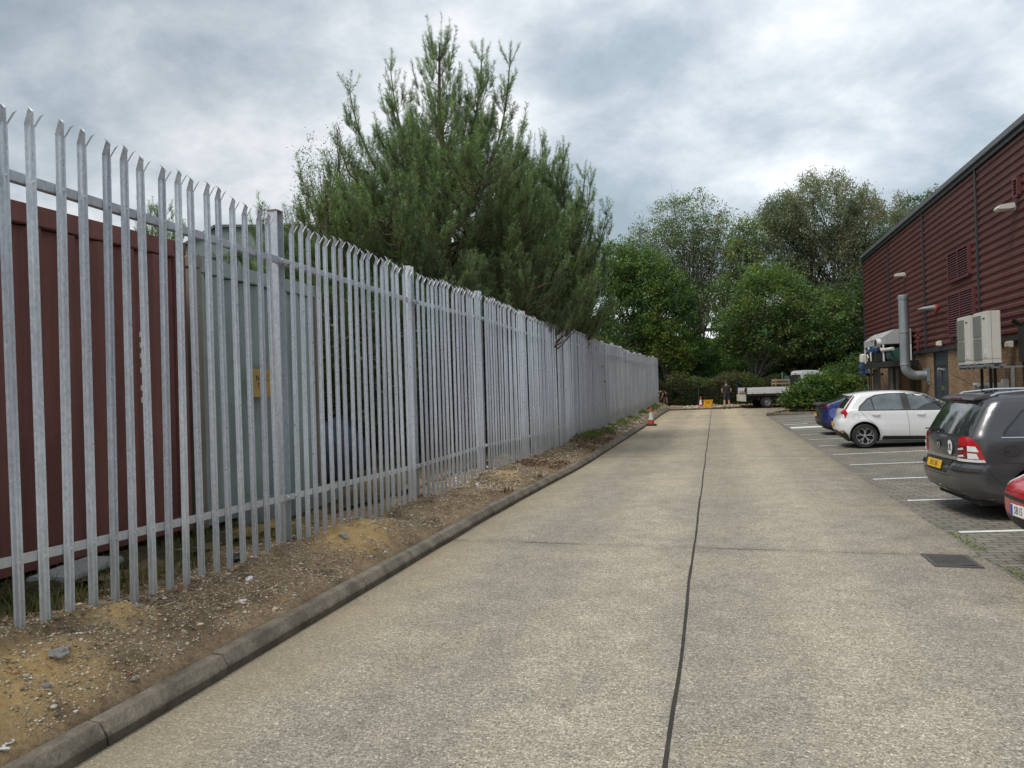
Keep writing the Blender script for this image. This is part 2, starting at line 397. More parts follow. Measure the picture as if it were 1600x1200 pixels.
def ground():
    big, nt, b = newmat('field_ground')
    v = world_coords(nt); link(nt, ramp(nt, noise(nt, v, .3, 6), [(.3, (.07, .07, .03)), (.7, (.12, .11, .06))]), b.inputs['Base Color'])
    b.inputs['Roughness'].default_value = .95
    o = MB().add([(-600, -300, -.06), (600, -300, -.06), (600, 1500, -.06), (-600, 1500, -.06)], [(0, 1, 2, 3)]).build('ground', big); tag(o, kind='structure')
    # road slabs: the concrete between kerb and paving, opening out to the right at the far end
    m = MB(); ys = [-12, 0, 6, 10, 14, 20, 26, 32, 38, 44, 46.6]
    for a, c in zip(ys, ys[1:]):
        m.add([(kerbx(a)-.05, a, 0), (PX, a, 0), (PX, c, 0), (kerbx(c)-.05, c, 0)], [(0, 1, 2, 3)])
    m.add([(PX, 36.2, 0), (2.6, 36.4, 0), (3.0, 41.0, 0), (9., 43, 0), (16, 44, 0), (16, 48.5, 0), (PX, 48.5, 0)], [(0, 1, 2, 3, 4, 5, 6)])
    m.add([(PX, 46.6, 0), (PX, 48.5, 0), (-.2, 46.6, 0)], [(0, 1, 2)])
    tag(m.build('concrete_road', M_CONC), kind='structure')
    # joints filled with dark mastic
    jm = pm('joint_filler', (.035, .03, .025), .8, var=.5, scale=9, bmp=.5, bscale=60)
    m = MB(); prev = None; y = -6
    while y < 46.5:
        x = -.262+.006*sin(y*1.7)+random.uniform(-.003, .003); w = random.uniform(.008, .0125)
        if prev: m.add([(prev[0]-prev[2], prev[1], .004), (prev[0]+prev[2], prev[1], .004), (x+w, y, .004), (x-w, y, .004)], [(0, 1, 2, 3)])
        prev = (x, y, w); y += .35
    for yj in (7.55, 16.9, 26.2, 35.6):
        x = kerbx(yj)
        while x < PX:
            x2 = min(PX, x+random.uniform(.12, .5))
            if random.random() < .93 and abs((x+x2)/2+.262) > .03:
                w = random.uniform(.0015, .0045)*(1+yj*.05); yy = yj+random.uniform(-.006, .006)
                m.add([(x, yy-w, .0045), (x2, yy-w, .0045), (x2, yy+w, .0045), (x, yy+w, .0045)], [(0, 1, 2, 3)])
            x = x2
    tag(m.build('road_joints', jm), kind='structure')
    # block paving, rising gently to the building
    m = MB(); m.add([(PX, -12, 0), (8.4, -12, gz(8.39, 0)), (8.4, 36.3, gz(8.39, 0)), (PX, 36.3, 0)], [(0, 1, 2, 3)])
    m.add([(8.4, -12, gz(8.39, 0)-.001), (8.6, -12, .19), (8.6, 46, .19), (8.4, 46, gz(8.39, 0)-.001)], [(0, 1, 2, 3)])
    tag(m.build('block_paving', M_PAVE), kind='structure')
    # bay markings
    wm = pm('worn_white_paint', (.72, .72, .68), .7, var=.12, scale=14, dirt=.35)
    m = MB(); A = radians(7)
    for y0, x1 in ((4.55, 7.2), (6.62, 7.2), (8.66, 7.2), (10.78, 7.2), (12.98, 7.2), (15.1, 7.2), (17.15, 7.2), (19.35, 7.2), (21.4, 7.2), (23.4, 7.2), (25.6, 7.2), (27.7, 7.2), (29.8, 7.2), (31.9, 7.2), (33.9, 7.2)):
        x0 = PX+.14; n = 12; w = .042
        for i in range(n):
            xa = x0+(x1-x0)*i/n; xb = x0+(x1-x0)*(i+1)/n
            ya = y0+(xa-x0)*math.tan(A); yb = y0+(xb-x0)*math.tan(A)
            m.add([(xa, ya-w, gz(xa, 0)+.006), (xb, yb-w, gz(xb, 0)+.006), (xb, yb+w, gz(xb, 0)+.006), (xa, ya+w, gz(xa, 0)+.006)], [(0, 1, 2, 3)])
    # broader patch of old paint half way along
    for (xa, xb, ya, yb) in ((2.5, 3.6, 26.3, 27.1), (2.45, 3.3, 28.55, 28.75)):
        m.add([(xa, ya, gz(xa, 0)+.008), (xb, ya+.12, gz(xb, 0)+.008), (xb, yb+.12, gz(xb, 0)+.008), (xa, yb, gz(xa, 0)+.008)], [(0, 1, 2, 3)])
    tag(m.build('bay_markings', wm), kind='structure')
    # worn cross line near the end of the road: sand coloured and dark lengths
    for (nm, mat_, segs) in (('faded_road_line', pm('faded_yellow_paint', (.5, .36, .16), .8, var=.3, scale=6, dirt=.5), ((-2.35, -1.5), (-.2, .15), (.7, 1.2))),
                            ('patched_road_joint', jm, ((-1.45, -1.02), (-.8, -.28), (1.0, 1.45), (1.7, 2.0)))):
        m = MB()
        for a, c in segs: m.add([(a, 37.55, .006), (c, 37.5, .006), (c, 37.75, .006), (a, 37.8, .006)], [(0, 1, 2, 3)])
        tag(m.build(nm, mat_), kind='structure')
    # kerb of half-battered concrete kerbstones
    km = pm('weathered_kerb_concrete', (.235, .20, .15), .9, var=.6, scale=4.5, bmp=.9, bscale=38, dirt=.75)
    nt = km.node_tree; b = nt.nodes['Principled BSDF']; src = b.inputs['Base Color'].links[0].from_socket; g = nt.nodes.new('ShaderNodeNewGeometry'); sp = nt.nodes.new('ShaderNodeSeparateXYZ'); link(nt, g.outputs['Position'], sp.inputs[0])
    mr = nt.nodes.new('ShaderNodeMapRange'); link(nt, mth(nt, 'ADD', sp.outputs[2], mth(nt, 'MULTIPLY', noise(nt, world_coords(nt), 5, 5, .7), .06)), mr.inputs[0]); mr.inputs[1].default_value = .07; mr.inputs[2].default_value = .10; mr.inputs[3].default_value = .45; mr.inputs[4].default_value = 1.
    cc = mix(nt, src, mr.outputs[0], 1., 'MULTIPLY'); cc = mix(nt, cc, ramp(nt, noise(nt, world_coords(nt), 55, 4, .7), [(.3, g3(.7)), (.75, g3(1.35))]), .8, 'MULTIPLY'); link(nt, cc, b.inputs['Base Color'])
    m = MB(); y = -6.2
    while y < 45.6:
        y2 = y+.9; a, c = kerbx(y), kerbx(y2); g = .005; dz = random.uniform(-.006, .006); dx = random.uniform(-.005, .005)
        prof = [(0, -.1), (0, .05), (-.006, .058), (-.040, .108), (-.048, .117), (-.122, .120), (-.132, .114), (-.136, -.1)]
        vs = [(a+dx+px, y+g, pz+(dz if pz > .09 else 0)) for px, pz in prof]+[(c+dx+px, y2-g, pz+(dz if pz > .09 else 0)) for px, pz in prof]
        n = len(prof)
        m.add(vs, [tuple(range(n)), tuple(range(2*n-1, n-1, -1))]+[(i, i+n, (i+1) % n+n, (i+1) % n) for i in range(n)]); y = y2
    # low kerb across the end and round the planted island on the right
    def run(p, q, w=.13, h=.1):
        p = Vector(p); q = Vector(q); n = max(1, int((q-p).length/.9)); d = (q-p)/n
        for i in range(n): m.bar(p+d*i+d*.006+Vector((0, 0, h/2-.05)), p+d*(i+1)-d*.006+Vector((0, 0, h/2-.05)), w, h+.1)
    run((-2.86, 45.7, 0), (-.2, 46.75, 0)); run((-.2, 46.75, 0), (2.2, 48.55, 0)); run((2.2, 48.6, 0), (16, 48.6, 0))
    run((2.35, 36.4, 0), (8.4, 36.4, 0), h=.16); run((2.38, 36.5, 0), (2.9, 38.6, 0), h=.12); run((2.9, 38.6, 0), (4.6, 41.6, 0), h=.12); run((4.6, 41.6, 0), (8.4, 43.0, 0), h=.12)
    tag(m.build('kerb', km, bevel=0), kind='structure')
    gm = pm('gutter_dirt', (.075, .062, .045), .95, var=.5, scale=5, bmp=.5)
    # verge
    xs = np.concatenate([np.arange(-4.3, -2.6, .035)]); ys = np.concatenate([np.arange(-2, 12, .045), np.arange(12, 26, .12), np.arange(26, 50.6, .3)])
    def vz(X, Y):
        z = verge_z(X, Y); k = vkerb(Y)-.10
        return np.where(X > k, -.03, z)
    tag(grid('verge', xs, ys, vz, M_SOIL, lambda X, Y: np.repeat(sandamt(X, Y)[..., None], 3, -1)), kind='structure')
    # far verge between the end kerb and the hedge
    def fz(X, Y): return .10+(fnoise(X, Y, 1.3, 4)-.5)*.2+(fnoise(X, Y, 5, 4)-.5)*.08
    m = grid('far_verge', np.arange(-4.3, 9, .2), np.arange(45.4, 54, .2), lambda X, Y: np.where(Y > np.where(X < -.2, 45.75+(X+2.86)*.4, np.where(X < 2.2, 46.8+(X+.2)*.75, 48.65))+.05, fz(X, Y), -.05), M_SOIL)
    tag(m, kind='structure')
    # yard behind the fence
    xs = np.arange(-24, -4.2, .12) if False else np.concatenate([np.arange(-60, -8, 2.), np.arange(-8, -4.05, .08)]); ys = np.concatenate([np.arange(-2, 14, .1), np.arange(14, 60, .8)])
    def yz(X, Y): return vbase(Y)+.06+(fnoise(X, Y, 2, 5)-.5)*.1+(fnoise(X, Y, 8, 6)-.5)*.05+sandamt(X, Y)*.05
    tag(grid('yard_ground', xs, ys, yz, M_YARD, lambda X, Y: np.repeat(sandamt(X, Y)[..., None], 3, -1)), kind='structure')
    # planted island
    tag(grid('planting_bed', np.arange(2.5, 8.4, .2), np.arange(36.5, 43, .2), lambda X, Y: np.where((Y-36.4)*.42+2.38 > X, -.05, .09)+(fnoise(X, Y, 3, 7)-.5)*.05-np.clip(Y-41.0-(X-4)*.3, 0, 1), M_SOIL), kind='structure')
ground()

def mat_attr(name, rough=.8, mult=1.):
    m, nt, b = newmat(name); at = nt.nodes.new('ShaderNodeAttribute'); at.attribute_name = 'col'
    c = at.outputs['Color']
    link(nt, mix(nt, c, ramp(nt, noise(nt, world_coords(nt), 60, 3), [(.3, g3(.8*mult)), (.7, g3(1.2*mult))]), 1., 'MULTIPLY'), b.inputs['Base Color'])
    b.inputs['Roughness'].default_value = rough; b.inputs['Specular IOR Level'].default_value = .3; return m

def scatter_stones():
    ico = bmesh.new(); bmesh.ops.create_icosphere(ico, subdivisions=1, radius=1); bv = np.array([v.co[:] for v in ico.verts]); bf = np.array([[v.index for v in f.verts] for f in ico.faces]); ico.free()
    pal = np.array([(.62, .50, .33), (.70, .60, .44), (.42, .33, .22), (.30, .25, .20), (.80, .76, .66), (.36, .34, .31), (.5, .30, .16), (.22, .18, .13), (.58, .42, .25)])
    P = []
    def put(n, y0, y1, s0, s1, wpal, thr=.0):
        Y = y0+(y1-y0)*rng.random(n)**1.5; k = vkerb(Y)-.17; t = rng.random(n); X = k+(FX-.25-k)*t
        d = fnoise(X, Y, 1.6, 9)+.5*fnoise(X, Y, 5, 8)-sandamt(X, Y)*.5; keep = d > thr
        X, Y = X[keep], Y[keep]; S = s0+(s1-s0)*rng.random(len(X))**3
        C = pal[rng.choice(len(pal), len(X), p=wpal)]
        P.append((X, Y, S, C))
    w = np.array([.2, .2, .17, .13, .07, .06, .05, .07, .05]); w /= w.sum()
    put(46000, 1.5, 14, .003, .011, w, .40); put(2200, 1.5, 14, .009, .024, w, .4); put(9000, 10, 30, .01, .03, w, .5); put(4200, 24, 49, .02, .06, w, .5)
    put(500, 1.5, 20, .006, .014, np.array([0, .2, 0, 0, .8, 0, 0, 0, 0]), .2)
    X = np.concatenate([p[0] for p in P]); Y = np.concatenate([p[1] for p in P]); S = np.concatenate([p[2] for p in P]); C = np.concatenate([p[3] for p in P])
    # flints on the far verge
    n = 1500; X2 = -4+6.4*rng.random(n); Y2 = 46.7+3*rng.random(n)+np.where(X2 > -.2, 1.2, 0); X = np.concatenate([X, X2]); Y = np.concatenate([Y, Y2]); S = np.concatenate([S, .02+.05*rng.random(n)**2]); C = np.concatenate([C, pal[rng.choice(len(pal), n)]])
    Z = np.where(X > vkerb(Y)-.13, .12, verge_z(X, Y)); Z[-n:] = .1+(fnoise(X2, Y2, 1.3, 4)-.5)*.2+(fnoise(X2, Y2, 5, 4)-.5)*.08
    N = len(X); sc = S[:, None]*(.55+.6*rng.random((N, 3))); sc[:, 2] *= .65
    a = rng.random(N)*6.28; V = bv[None]*(1+.35*(rng.random((N, len(bv), 1))-.5))*sc[:, None, :]
    ca, sa = np.cos(a)[:, None], np.sin(a)[:, None]
    V = np.stack([V[..., 0]*ca-V[..., 1]*sa+X[:, None], V[..., 0]*sa+V[..., 1]*ca+Y[:, None], V[..., 2]+(Z+S*.12)[:, None]], -1)
    F = (bf[None]+(np.arange(N)*len(bv))[:, None, None]).reshape(-1, 3)
    cols = np.repeat((C*(.65+.5*rng.random((N, 1))))[:, None, :], len(bv), 1).reshape(-1, 3)
    o = mkobj('gravel', np_mesh('gravel', V.reshape(-1, 3), tris=F, cols=cols, mat=mat_attr('stone', .85)))
    tag(o, 'loose flint gravel and stones scattered on the soil verge by the fence', 'gravel', kind='stuff')
scatter_stones()

def blades(name, X, Y, Z, L, W, cols, mat, label, cat, lean=.6, flat=False):
    """thin curved blades: two quads each"""
    n = len(X); a = rng.random(n)*6.28; d = np.stack([np.cos(a), np.sin(a)], -1); p = np.stack([-d[:, 1], d[:, 0]], -1)
    le = lean*(rng.random(n)*.8+.3); B = np.stack([X, Y, Z], -1)
    def lv(t, w):
        h = L*t*np.sqrt(np.clip(1-(le*t)**2*.6, .05, 1)) if not flat else L*t*.12*(rng.random(n))
        o = L*t*(le*t if not flat else 1.)
        c = B+np.concatenate([d*o[:, None], h[:, None]], 1); q = np.concatenate([p*(W*w/2)[:, None], np.zeros((n, 1))], 1); return c-q, c+q
    l = [lv(0, 1), lv(.55, .8), lv(1, .15)]
    V = np.stack([x for t in l for x in t], 1).reshape(-1, 3); i = np.arange(n)[:, None]*6
    F = np.concatenate([i+np.array([[0, 1, 3, 2]]), i+np.array([[2, 3, 5, 4]])])
    o = mkobj(name, np_mesh(name, V, quads=F, cols=np.repeat(cols, 6, 0), mat=mat)); return tag(o, label, cat, kind='stuff')

def litter_layer():
    m = mat_attr('dry_litter', .9)
    n = 9000; Y = 1.8+34*rng.random(n)**1.6; k = vkerb(Y)-.16; X = k+(FX-.3-k)*rng.random(n); kp = (fnoise(X, Y, 1.2, 12)+.4*fnoise(X, Y, 4, 13) > .62) & (sandamt(X, Y) < .35); X, Y = X[kp], Y[kp]; n = len(X)
    pal = np.array([(.30, .22, .12), (.42, .33, .2), (.17, .10, .06), (.5, .42, .28), (.22, .13, .09)])
    blades('dry_litter', X, Y, verge_z(X, Y)+.006, .04+.10*rng.random(n)+Y*.003, .0035+.003*rng.random(n)+Y*.0004, pal[rng.integers(0, 5, n)], m, 'dry needles, twigs and dead grass lying on the verge soil', 'leaf litter', flat=True)
    # brown leaf litter heaps further along
    n = 16000; Y = 10+18*rng.random(n)**1.2; k = vkerb(Y)-.16; X = k+(FX-.25-k)*rng.random(n); kp = fnoise(X, Y, 1.3, 15) > .55; X, Y = X[kp], Y[kp]; n = len(X)
    pal = np.array([(.20, .12, .07), (.28, .19, .11), (.14, .085, .05), (.36, .27, .17)])
    blades('brown_leaf_litter', X, Y, verge_z(X, Y)+.006, .03+.04*rng.random(n), .014+.014*rng.random(n), pal[rng.integers(0, 4, n)], m, 'reddish brown dead leaves heaped along the middle of the verge', 'leaf litter', flat=False, lean=1.)
    # green weeds along the far half
    mg = M_LEAF
    n = 6500; Y = 19+30*rng.random(n); k = vkerb(Y)-.16; X = k+(FX-.15-k)*(.35+.65*rng.random(n)); kp = fnoise(X, Y, 1.1, 18)+.15*(Y-17)/30 > .6; X, Y = X[kp], Y[kp]; n = len(X)
    pal = np.array([(.09, .15, .03), (.16, .22, .05), (.22, .24, .08), (.07, .11, .03)])
    blades('weeds', X, Y, verge_z(X, Y), .05+.11*rng.random(n), .015+.02*rng.random(n), pal[rng.integers(0, 4, n)], mg, 'low green weeds growing at the foot of the far fence', 'weeds', lean=1.)
    # rank grass behind the fence by the container
    n = 14000; Y = 2.6+6*rng.random(n); X = -4.25-.75*rng.random(n)**1.0; X = np.where(rng.random(n) < .3, FX-.08-.5*rng.random(n), X)
    kp = (fnoise(X, Y, 2.2, 21) > .42) & (Y < 6.2); X, Y = X[kp], Y[kp]; n = len(X)
    pal = np.array([(.05, .08, .02), (.09, .12, .035), (.14, .14, .05), (.2, .17, .08)])
    blades('rank_grass', X, Y, vbase(Y)+.02, .05+.12*rng.random(n), .004+.005*rng.random(n), pal[rng.integers(0, 4, n)], mg, 'dark rank grass behind the fence at the foot of the red container', 'grass', lean=1.)
    # moss and weeds at the edge of the paving by the drain
    n = 1500; t = rng.random(n); Y = 5.2+4.2*t; X = PX+.03+.09*np.abs(rng.normal(size=n)); kp = fnoise(X*0, Y, 2.1, 25) > .45; X, Y = X[kp], Y[kp]; n = len(X)
    pal = np.array([(.10, .16, .03), (.2, .24, .06), (.25, .22, .08), (.07, .12, .03)])
    blades('paving_weeds', X, Y, np.full(n, .0), .008+.018*rng.random(n), .005+.007*rng.random(n), pal[rng.integers(0, 4, n)], mg, 'moss and small weeds in the joint beside the drain grate', 'weeds', lean=1.2)
def mat_leaf():
    m = bpy.data.materials.new('leaves'); m.use_nodes = True; nt = m.node_tree; b = nt.nodes['Principled BSDF']; out = nt.nodes['Material Output']
    at = nt.nodes.new('ShaderNodeAttribute'); at.attribute_name = 'col'
    link(nt, mix(nt, at.outputs['Color'], g3(1.2), 1., 'MULTIPLY'), b.inputs['Base Color']); b.inputs['Roughness'].default_value = .5; b.inputs['Specular IOR Level'].default_value = .35
    tr = nt.nodes.new('ShaderNodeBsdfTranslucent'); link(nt, mix(nt, at.outputs['Color'], (1.7, 1.9, .7), 1., 'MULTIPLY'), tr.inputs['Color'])
    ms = nt.nodes.new('ShaderNodeMixShader'); ms.inputs[0].default_value = .35
    link(nt, b.outputs[0], ms.inputs[1]); link(nt, tr.outputs[0], ms.inputs[2]); link(nt, ms.outputs[0], out.inputs['Surface']); return m
M_LEAF = mat_leaf()
litter_layer()
# ------------------------------------------------------------------ galvanised steel palisade fence
def mat_galv(name, lo, hi, metal=.55, rough=.42):
    m, nt, b = newmat(name); v = world_coords(nt)
    vor = nt.nodes.new('ShaderNodeTexVoronoi'); vor.inputs['Scale'].default_value = 70; link(nt, world_coords(nt, (1, 1, .6)), vor.inputs['Vector'])
    sc = nt.nodes.new('ShaderNodeSeparateColor'); link(nt, vor.outputs['Color'], sc.inputs[0])
    st = noise(nt, world_coords(nt, (6, 6, .8)), 2., 5, .7)
    c = ramp(nt, mth(nt, 'ADD', mth(nt, 'MULTIPLY', sc.outputs[0], .4), mth(nt, 'MULTIPLY', st, .65)), [(.2, lo), (.8, hi)])
    bl = noise(nt, world_coords(nt, (1, 1, .5)), 1.1, 5, .6)
    c = mix(nt, c, ramp(nt, bl, [(.35, (.90, .87, .885)), (.65, (1.06, 1.07, 1.08))]), 1., 'MULTIPLY')
    gg = nt.nodes.new('ShaderNodeNewGeometry'); oi = nt.nodes.new('ShaderNodeObjectInfo')
    c = mix(nt, c, ramp(nt, mth(nt, 'FRACT', mth(nt, 'ADD', gg.outputs['Random Per Island'], oi.outputs['Random'])) if name.startswith('dull') else oi.outputs['Random'], [(0, (.80, .80, .82)), (.6, (1, 1, 1)), (1, (1.10, 1.10, 1.09))]), 1., 'MULTIPLY')
    # dull, dirty foot
    g = nt.nodes.new('ShaderNodeNewGeometry'); sp = nt.nodes.new('ShaderNodeSeparateXYZ'); link(nt, g.outputs['Position'], sp.inputs[0])
    mr = nt.nodes.new('ShaderNodeMapRange'); link(nt, mth(nt, 'ADD', sp.outputs[2], mth(nt, 'MULTIPLY', st, .5)), mr.inputs[0])
    mr.inputs[1].default_value = .6; mr.inputs[2].default_value = 1.35; mr.inputs[3].default_value = 1; mr.inputs[4].default_value = 0
    c = mix(nt, c, (.36, .345, .30), mth(nt, 'MULTIPLY', mr.outputs[0], .55))
    link(nt, c, b.inputs['Base Color']); b.inputs['Metallic'].default_value = metal
    link(nt, ramp(nt, mth(nt, 'ADD', mth(nt, 'MULTIPLY', sc.outputs[1], .5), mth(nt, 'MULTIPLY', mr.outputs[0], .5)), [(0, g3(rough*.75)), (1, g3(min(.9, rough*1.7)))]), b.inputs['Roughness'])
    bump(nt, b, mth(nt, 'ADD', sc.outputs[0], noise(nt, v, 90, 3)), .25, .002)
    return m
M_GALV = mat_galv('galvanised_steel', (.58, .63, .68), (.80, .84, .885), .45, .36)
M_GALVP = mat_galv('galvanised_steel_post', (.46, .50, .54), (.68, .72, .76), .3, .5)
M_GALVD = mat_galv('dull_galvanised_steel', (.44, .48, .53), (.68, .72, .775), .35, .45)
M_RUST = pm('rust', (.30, .12, .05), .9, var=.5, scale=20)

def pale_mesh(h, name='pale', detail=True, depth=.021):
    """W section pale: y along the fence (width), +x towards the road; triple pointed, splayed head. base at z=0"""
    W = .067; T = .003
    sec = [(-.5, .0), (-.36, .05), (-.27, .95), (-.15, 1.), (-.07, .45), (.07, .45), (.15, 1.), (.27, .95), (.36, .05), (.5, 0)]
    if not detail: sec = [(-.5, 0), (-.3, .9), (-.08, .5), (.08, .5), (.3, .9), (.5, 0)]
    pts = [(y*W, x*depth) for y, x in sec]; n = len(pts)
    m = MB()
    def ring(z, dxf=None):
        fr = []; bk = []
        for y, x in pts:
            ox, oz = dxf(y) if dxf else (0, 0)
            fr.append((x+T+ox, y, z+oz)); bk.append((x+ox, y, z+oz))
        return fr, bk
    def strip(a, b, m):
        vs = a+b; n_ = len(a); m.add(vs, [(i, i+1, i+1+n_, i+n_) for i in range(n_-1)])
    zt = h-.125
    f0, b0 = ring(0); f1, b1 = ring(zt)
    strip(f0, f1, m); strip(b0, b1, m)
    m.add([f0[0], f1[0], b1[0], b0[0]], [(0, 1, 2, 3)]); m.add([f0[-1], f1[-1], b1[-1], b0[-1]], [(0, 1, 2, 3)])
    m.add(f0+b0, [(i, i+1, i+1+n, i+n) for i in range(n-1)])
    # head: centre prong leans back and rises to a point, the two flanges splay forward and outwards
    def prong(y0, y1, tipy, tipz, tipx, midx, spr=0.):
        ya = [p for p in pts if y0-1e-6 <= p[0] <= y1+1e-6]
        for off in (0, T):
            lo = [(x+off, y, zt) for y, x in ya]; sp = (zt+tipz-zt)*.5
            mid = [(x+off+midx, y*1.0+tipy*spr, zt+tipz*.74) for y, x in ya]
            for i in range(len(ya)-1): m.add([lo[i], lo[i+1], mid[i+1], mid[i]], [(0, 1, 2, 3)])
            tip = (tipx+off*.5, tipy, zt+tipz)
            for i in range(len(ya)-1): m.add([mid[i], mid[i+1], tip], [(0, 1, 2)])
    k0 = pts[3][0] if detail else pts[1][0]
    prong(-W/2, k0, -W*.60, .090, .045, .030, .10)
    prong(k0, -k0, 0, .125, -.016, .002)
    prong(-k0, W/2, W*.92, .090, .045, .026, .34)
    for z in ((.46, 2.62) if detail else ()):
        m.lathe([(.011, 0), (.012, .004), (.009, .009), (.003, .011)], 8, origin=(depth*.45+T, 0, z), axis='x')
    return m
def galv(o): return o
POSTS = [2.74, 5.69, 8.64, 11.49, 14.40, 17.27, 19.95, 22.53, 25.22, 27.87, 30.4, 33.15, 35.9, 38.65, 41.3, 44.05, 46.8, 49.85]
def fence():
    root = thing('palisade_fence', 'tall galvanised steel palisade fence with splayed spiked pales along the left of the road', 'fence', (FX, POSTS[0], 0))
    oy = POSTS[0]
    H = 3.035
    proto = None; n_parts = 0; rest = MB(); pales = []
    allp = [POSTS[0]-2.97]+POSTS
    for a, b in zip(allp, allp[1:]):
        g0, g1 = (.14, .22) if a < 5 else ((.10, .20) if a < 11 else (.07, .15)); n = max(2, round((b-a-g0-g1)/.1605))
        for i in range(n+1): pales.append(a+g0+(b-a-g0-g1)*i/n)
    me = pale_mesh(H).mesh('pale', [M_GALV, M_RUST]); me2 = pale_mesh(H+.03, depth=.020).mesh('pale', [M_GALV])
    simple = pale_mesh(H, detail=False)
    for y in pales:
        z = basez(y)-.03+random.uniform(-.012, .012); rx = random.gauss(0, .0045); ry = random.gauss(0, .003); jy = random.uniform(-.006, .006)
        if y > 2.88 and n_parts < 100:
            o = mkobj('pale', me if random.random() < .6 else me2, root, (.034, y-oy+jy, z)); o.rotation_euler = (rx, ry, random.gauss(0, .02)); n_parts += 1
        elif y > 2.88 or True:
            src = simple
            c, s = cos(rx), sin(rx); zz = z
            top = 0.
            rest.add([(p[0]+.034+(p[2]*ry), p[1]+y-oy+jy-p[2]*rx, p[2]+zz) for p in src.v], src.f)
    o = mkobj('pale', rest.mesh('pale', [M_GALVD]), root); tag(o, 'thin steel pales of the far stretch of the fence', kind='stuff')
    # posts: rolled H sections
    pm_ = MB(); w, d, t = .102, .102, .009; hh = 3.12
    for sx in (-1, 1): pm_.box((0, sx*(d/2-t/2), hh/2), (w, t, hh))
    pm_.box((0, 0, hh/2-.001), (.007, d-2*t-.001, hh))
    pme = pm_.mesh('post', M_GALVP)
    for y in POSTS:
        if y < 2: continue
        o = mkobj('post', pme, root, (-.065+.012, y-oy, basez(y)-.05))
        o.rotation_euler = (random.gauss(0, .002), random.gauss(0, .002), 0)
        if abs(y-5.69) < .1:
            c = MB(); c.box((-.053, 0, 3.12+basez(y)-.052), (.103, .103, .008)); q = c.build('rusty_edge', M_RUST, root, loc=(0, y-oy, 0))
            tag(q, 'rust stain on the cut top of the nearest full post')
    # rails: angle sections, bolted to cleats on the posts
    for a, b in zip(allp, allp[1:]):
        for hz in (.44, 2.60):
            m = MB(); za, zb = basez(a)+hz, basez(b)+hz
            m.bar((.028, a-oy+.02, za), (.028, b-oy-.02, zb), .006, .055)
            m.bar((.006, a-oy+.02, za-.0275), (.006, b-oy-.02, zb-.0275), .044, .006)
            m.build('rail', M_GALV, root)
    for y in POSTS:
        m = MB()
        for hz in (.44, 2.60):
            z = basez(y)+hz
            m.box((.04, 0, z), (.012, .16, .04)); 
            for s in (-.055, .055): m.lathe([(.013, 0), (.014, .006), (.010, .014)], 6, origin=(.046, s, z), axis='x')
        m.build('fishplate', M_GALVP, root, loc=(0, y-oy, 0))
    return root
FENCE = fence()
def far_capping():
    # strip of flat galvanised edging along the top of the further bays
    pass

# ------------------------------------------------------------------ containers
M_RED = None
def mat_container(name, base, dirt, streak=.5, rust=.3):
    m, nt, b = newmat(name); v = coords(nt)
    st = noise(nt, coords(nt, (7, 7, .35)), 1.2, 6, .65); bl = noise(nt, v, 1.6, 6, .6); sp = noise(nt, v, 9, 5, .75)
    c = ramp(nt, bl, [(.3, tuple(x*.82 for x in base)), (.7, tuple(x*1.15 for x in base))])
    c = mix(nt, c, dirt, mth(nt, 'MULTIPLY', ramp(nt, st, [(.45, g3(0)), (.8, g3(1))]), streak))
    c = mix(nt, c, (.12, .05, .025), mth(nt, 'MULTIPLY', ramp(nt, sp, [(.64, g3(0)), (.72, g3(1))]), rust))
    link(nt, c, b.inputs['Base Color']); b.inputs['Roughness'].default_value = .62; b.inputs['Specular IOR Level'].default_value = .35
    bump(nt, b, sp, .15, .004); return m
def container(root, L, H, D, mat, post_mat, rough_seed=1, period=.278):
    """local: y along the length 0..L, x=0 the face towards the fence, body at -x"""
    m = MB(); y = .12; prof = []
    while y < L-.12-period+.02:
        q = period
        prof += [(y, -.012), (y+q*.27, -.012), (y+q*.5-.04, -.062), (y+q*.77, -.062)]; y += q
    prof += [(L-.12, -.012)]
    zs = [.14, H-.16]
    vs = [(x, y_, z) for z in zs for y_, x in prof]; n = len(prof)
    m.add(vs, [(i, i+1, i+1+n, i+n) for i in range(n-1)])
    m.build('side_panel', mat, root)
    m = MB(); m.bb(-.1, 0, .1, L-.1, H-.15, H-.003); m.build('top_rail', mat, root, bevel=.006)
    m = MB(); m.bb(-.1, -.004, .1, L-.1, 0.02, .15); m.build('bottom_rail', mat, root, bevel=.006)
    for y0, y1 in ((0, .14), (L-.14, L)):
        for x0, x1 in ((-.13, .003), (-D, -D+.13)):
            m = MB(); m.bb(x0, x1, y0, y1, .12, H-.12); m.build('corner_post', post_mat, root, bevel=.012)
            for z0, z1 in ((0, .118), (H-.118, H)):
                m = MB(); m.bb(x0-.003 if x0 > -1 else x0, x1+.004, y0-.004, y1+.004, z0, z1); m.build('corner_casting', post_mat, root, bevel=.01)
    m = MB(); m.bb(-D+.01, -.06, .05, L-.05, H-.05, H-.02); m.bb(-D+.01, -.06, .03, .05, .1, H-.06); m.bb(-D+.01, -.06, L-.05, L-.03, .1, H-.06); m.bb(-D+.02, -D+.04, .1, L-.1, .1, H-.06); m.bb(-D+.1, -.1, .1, L-.1, .08, .12)
    m.build('shell', mat, root)
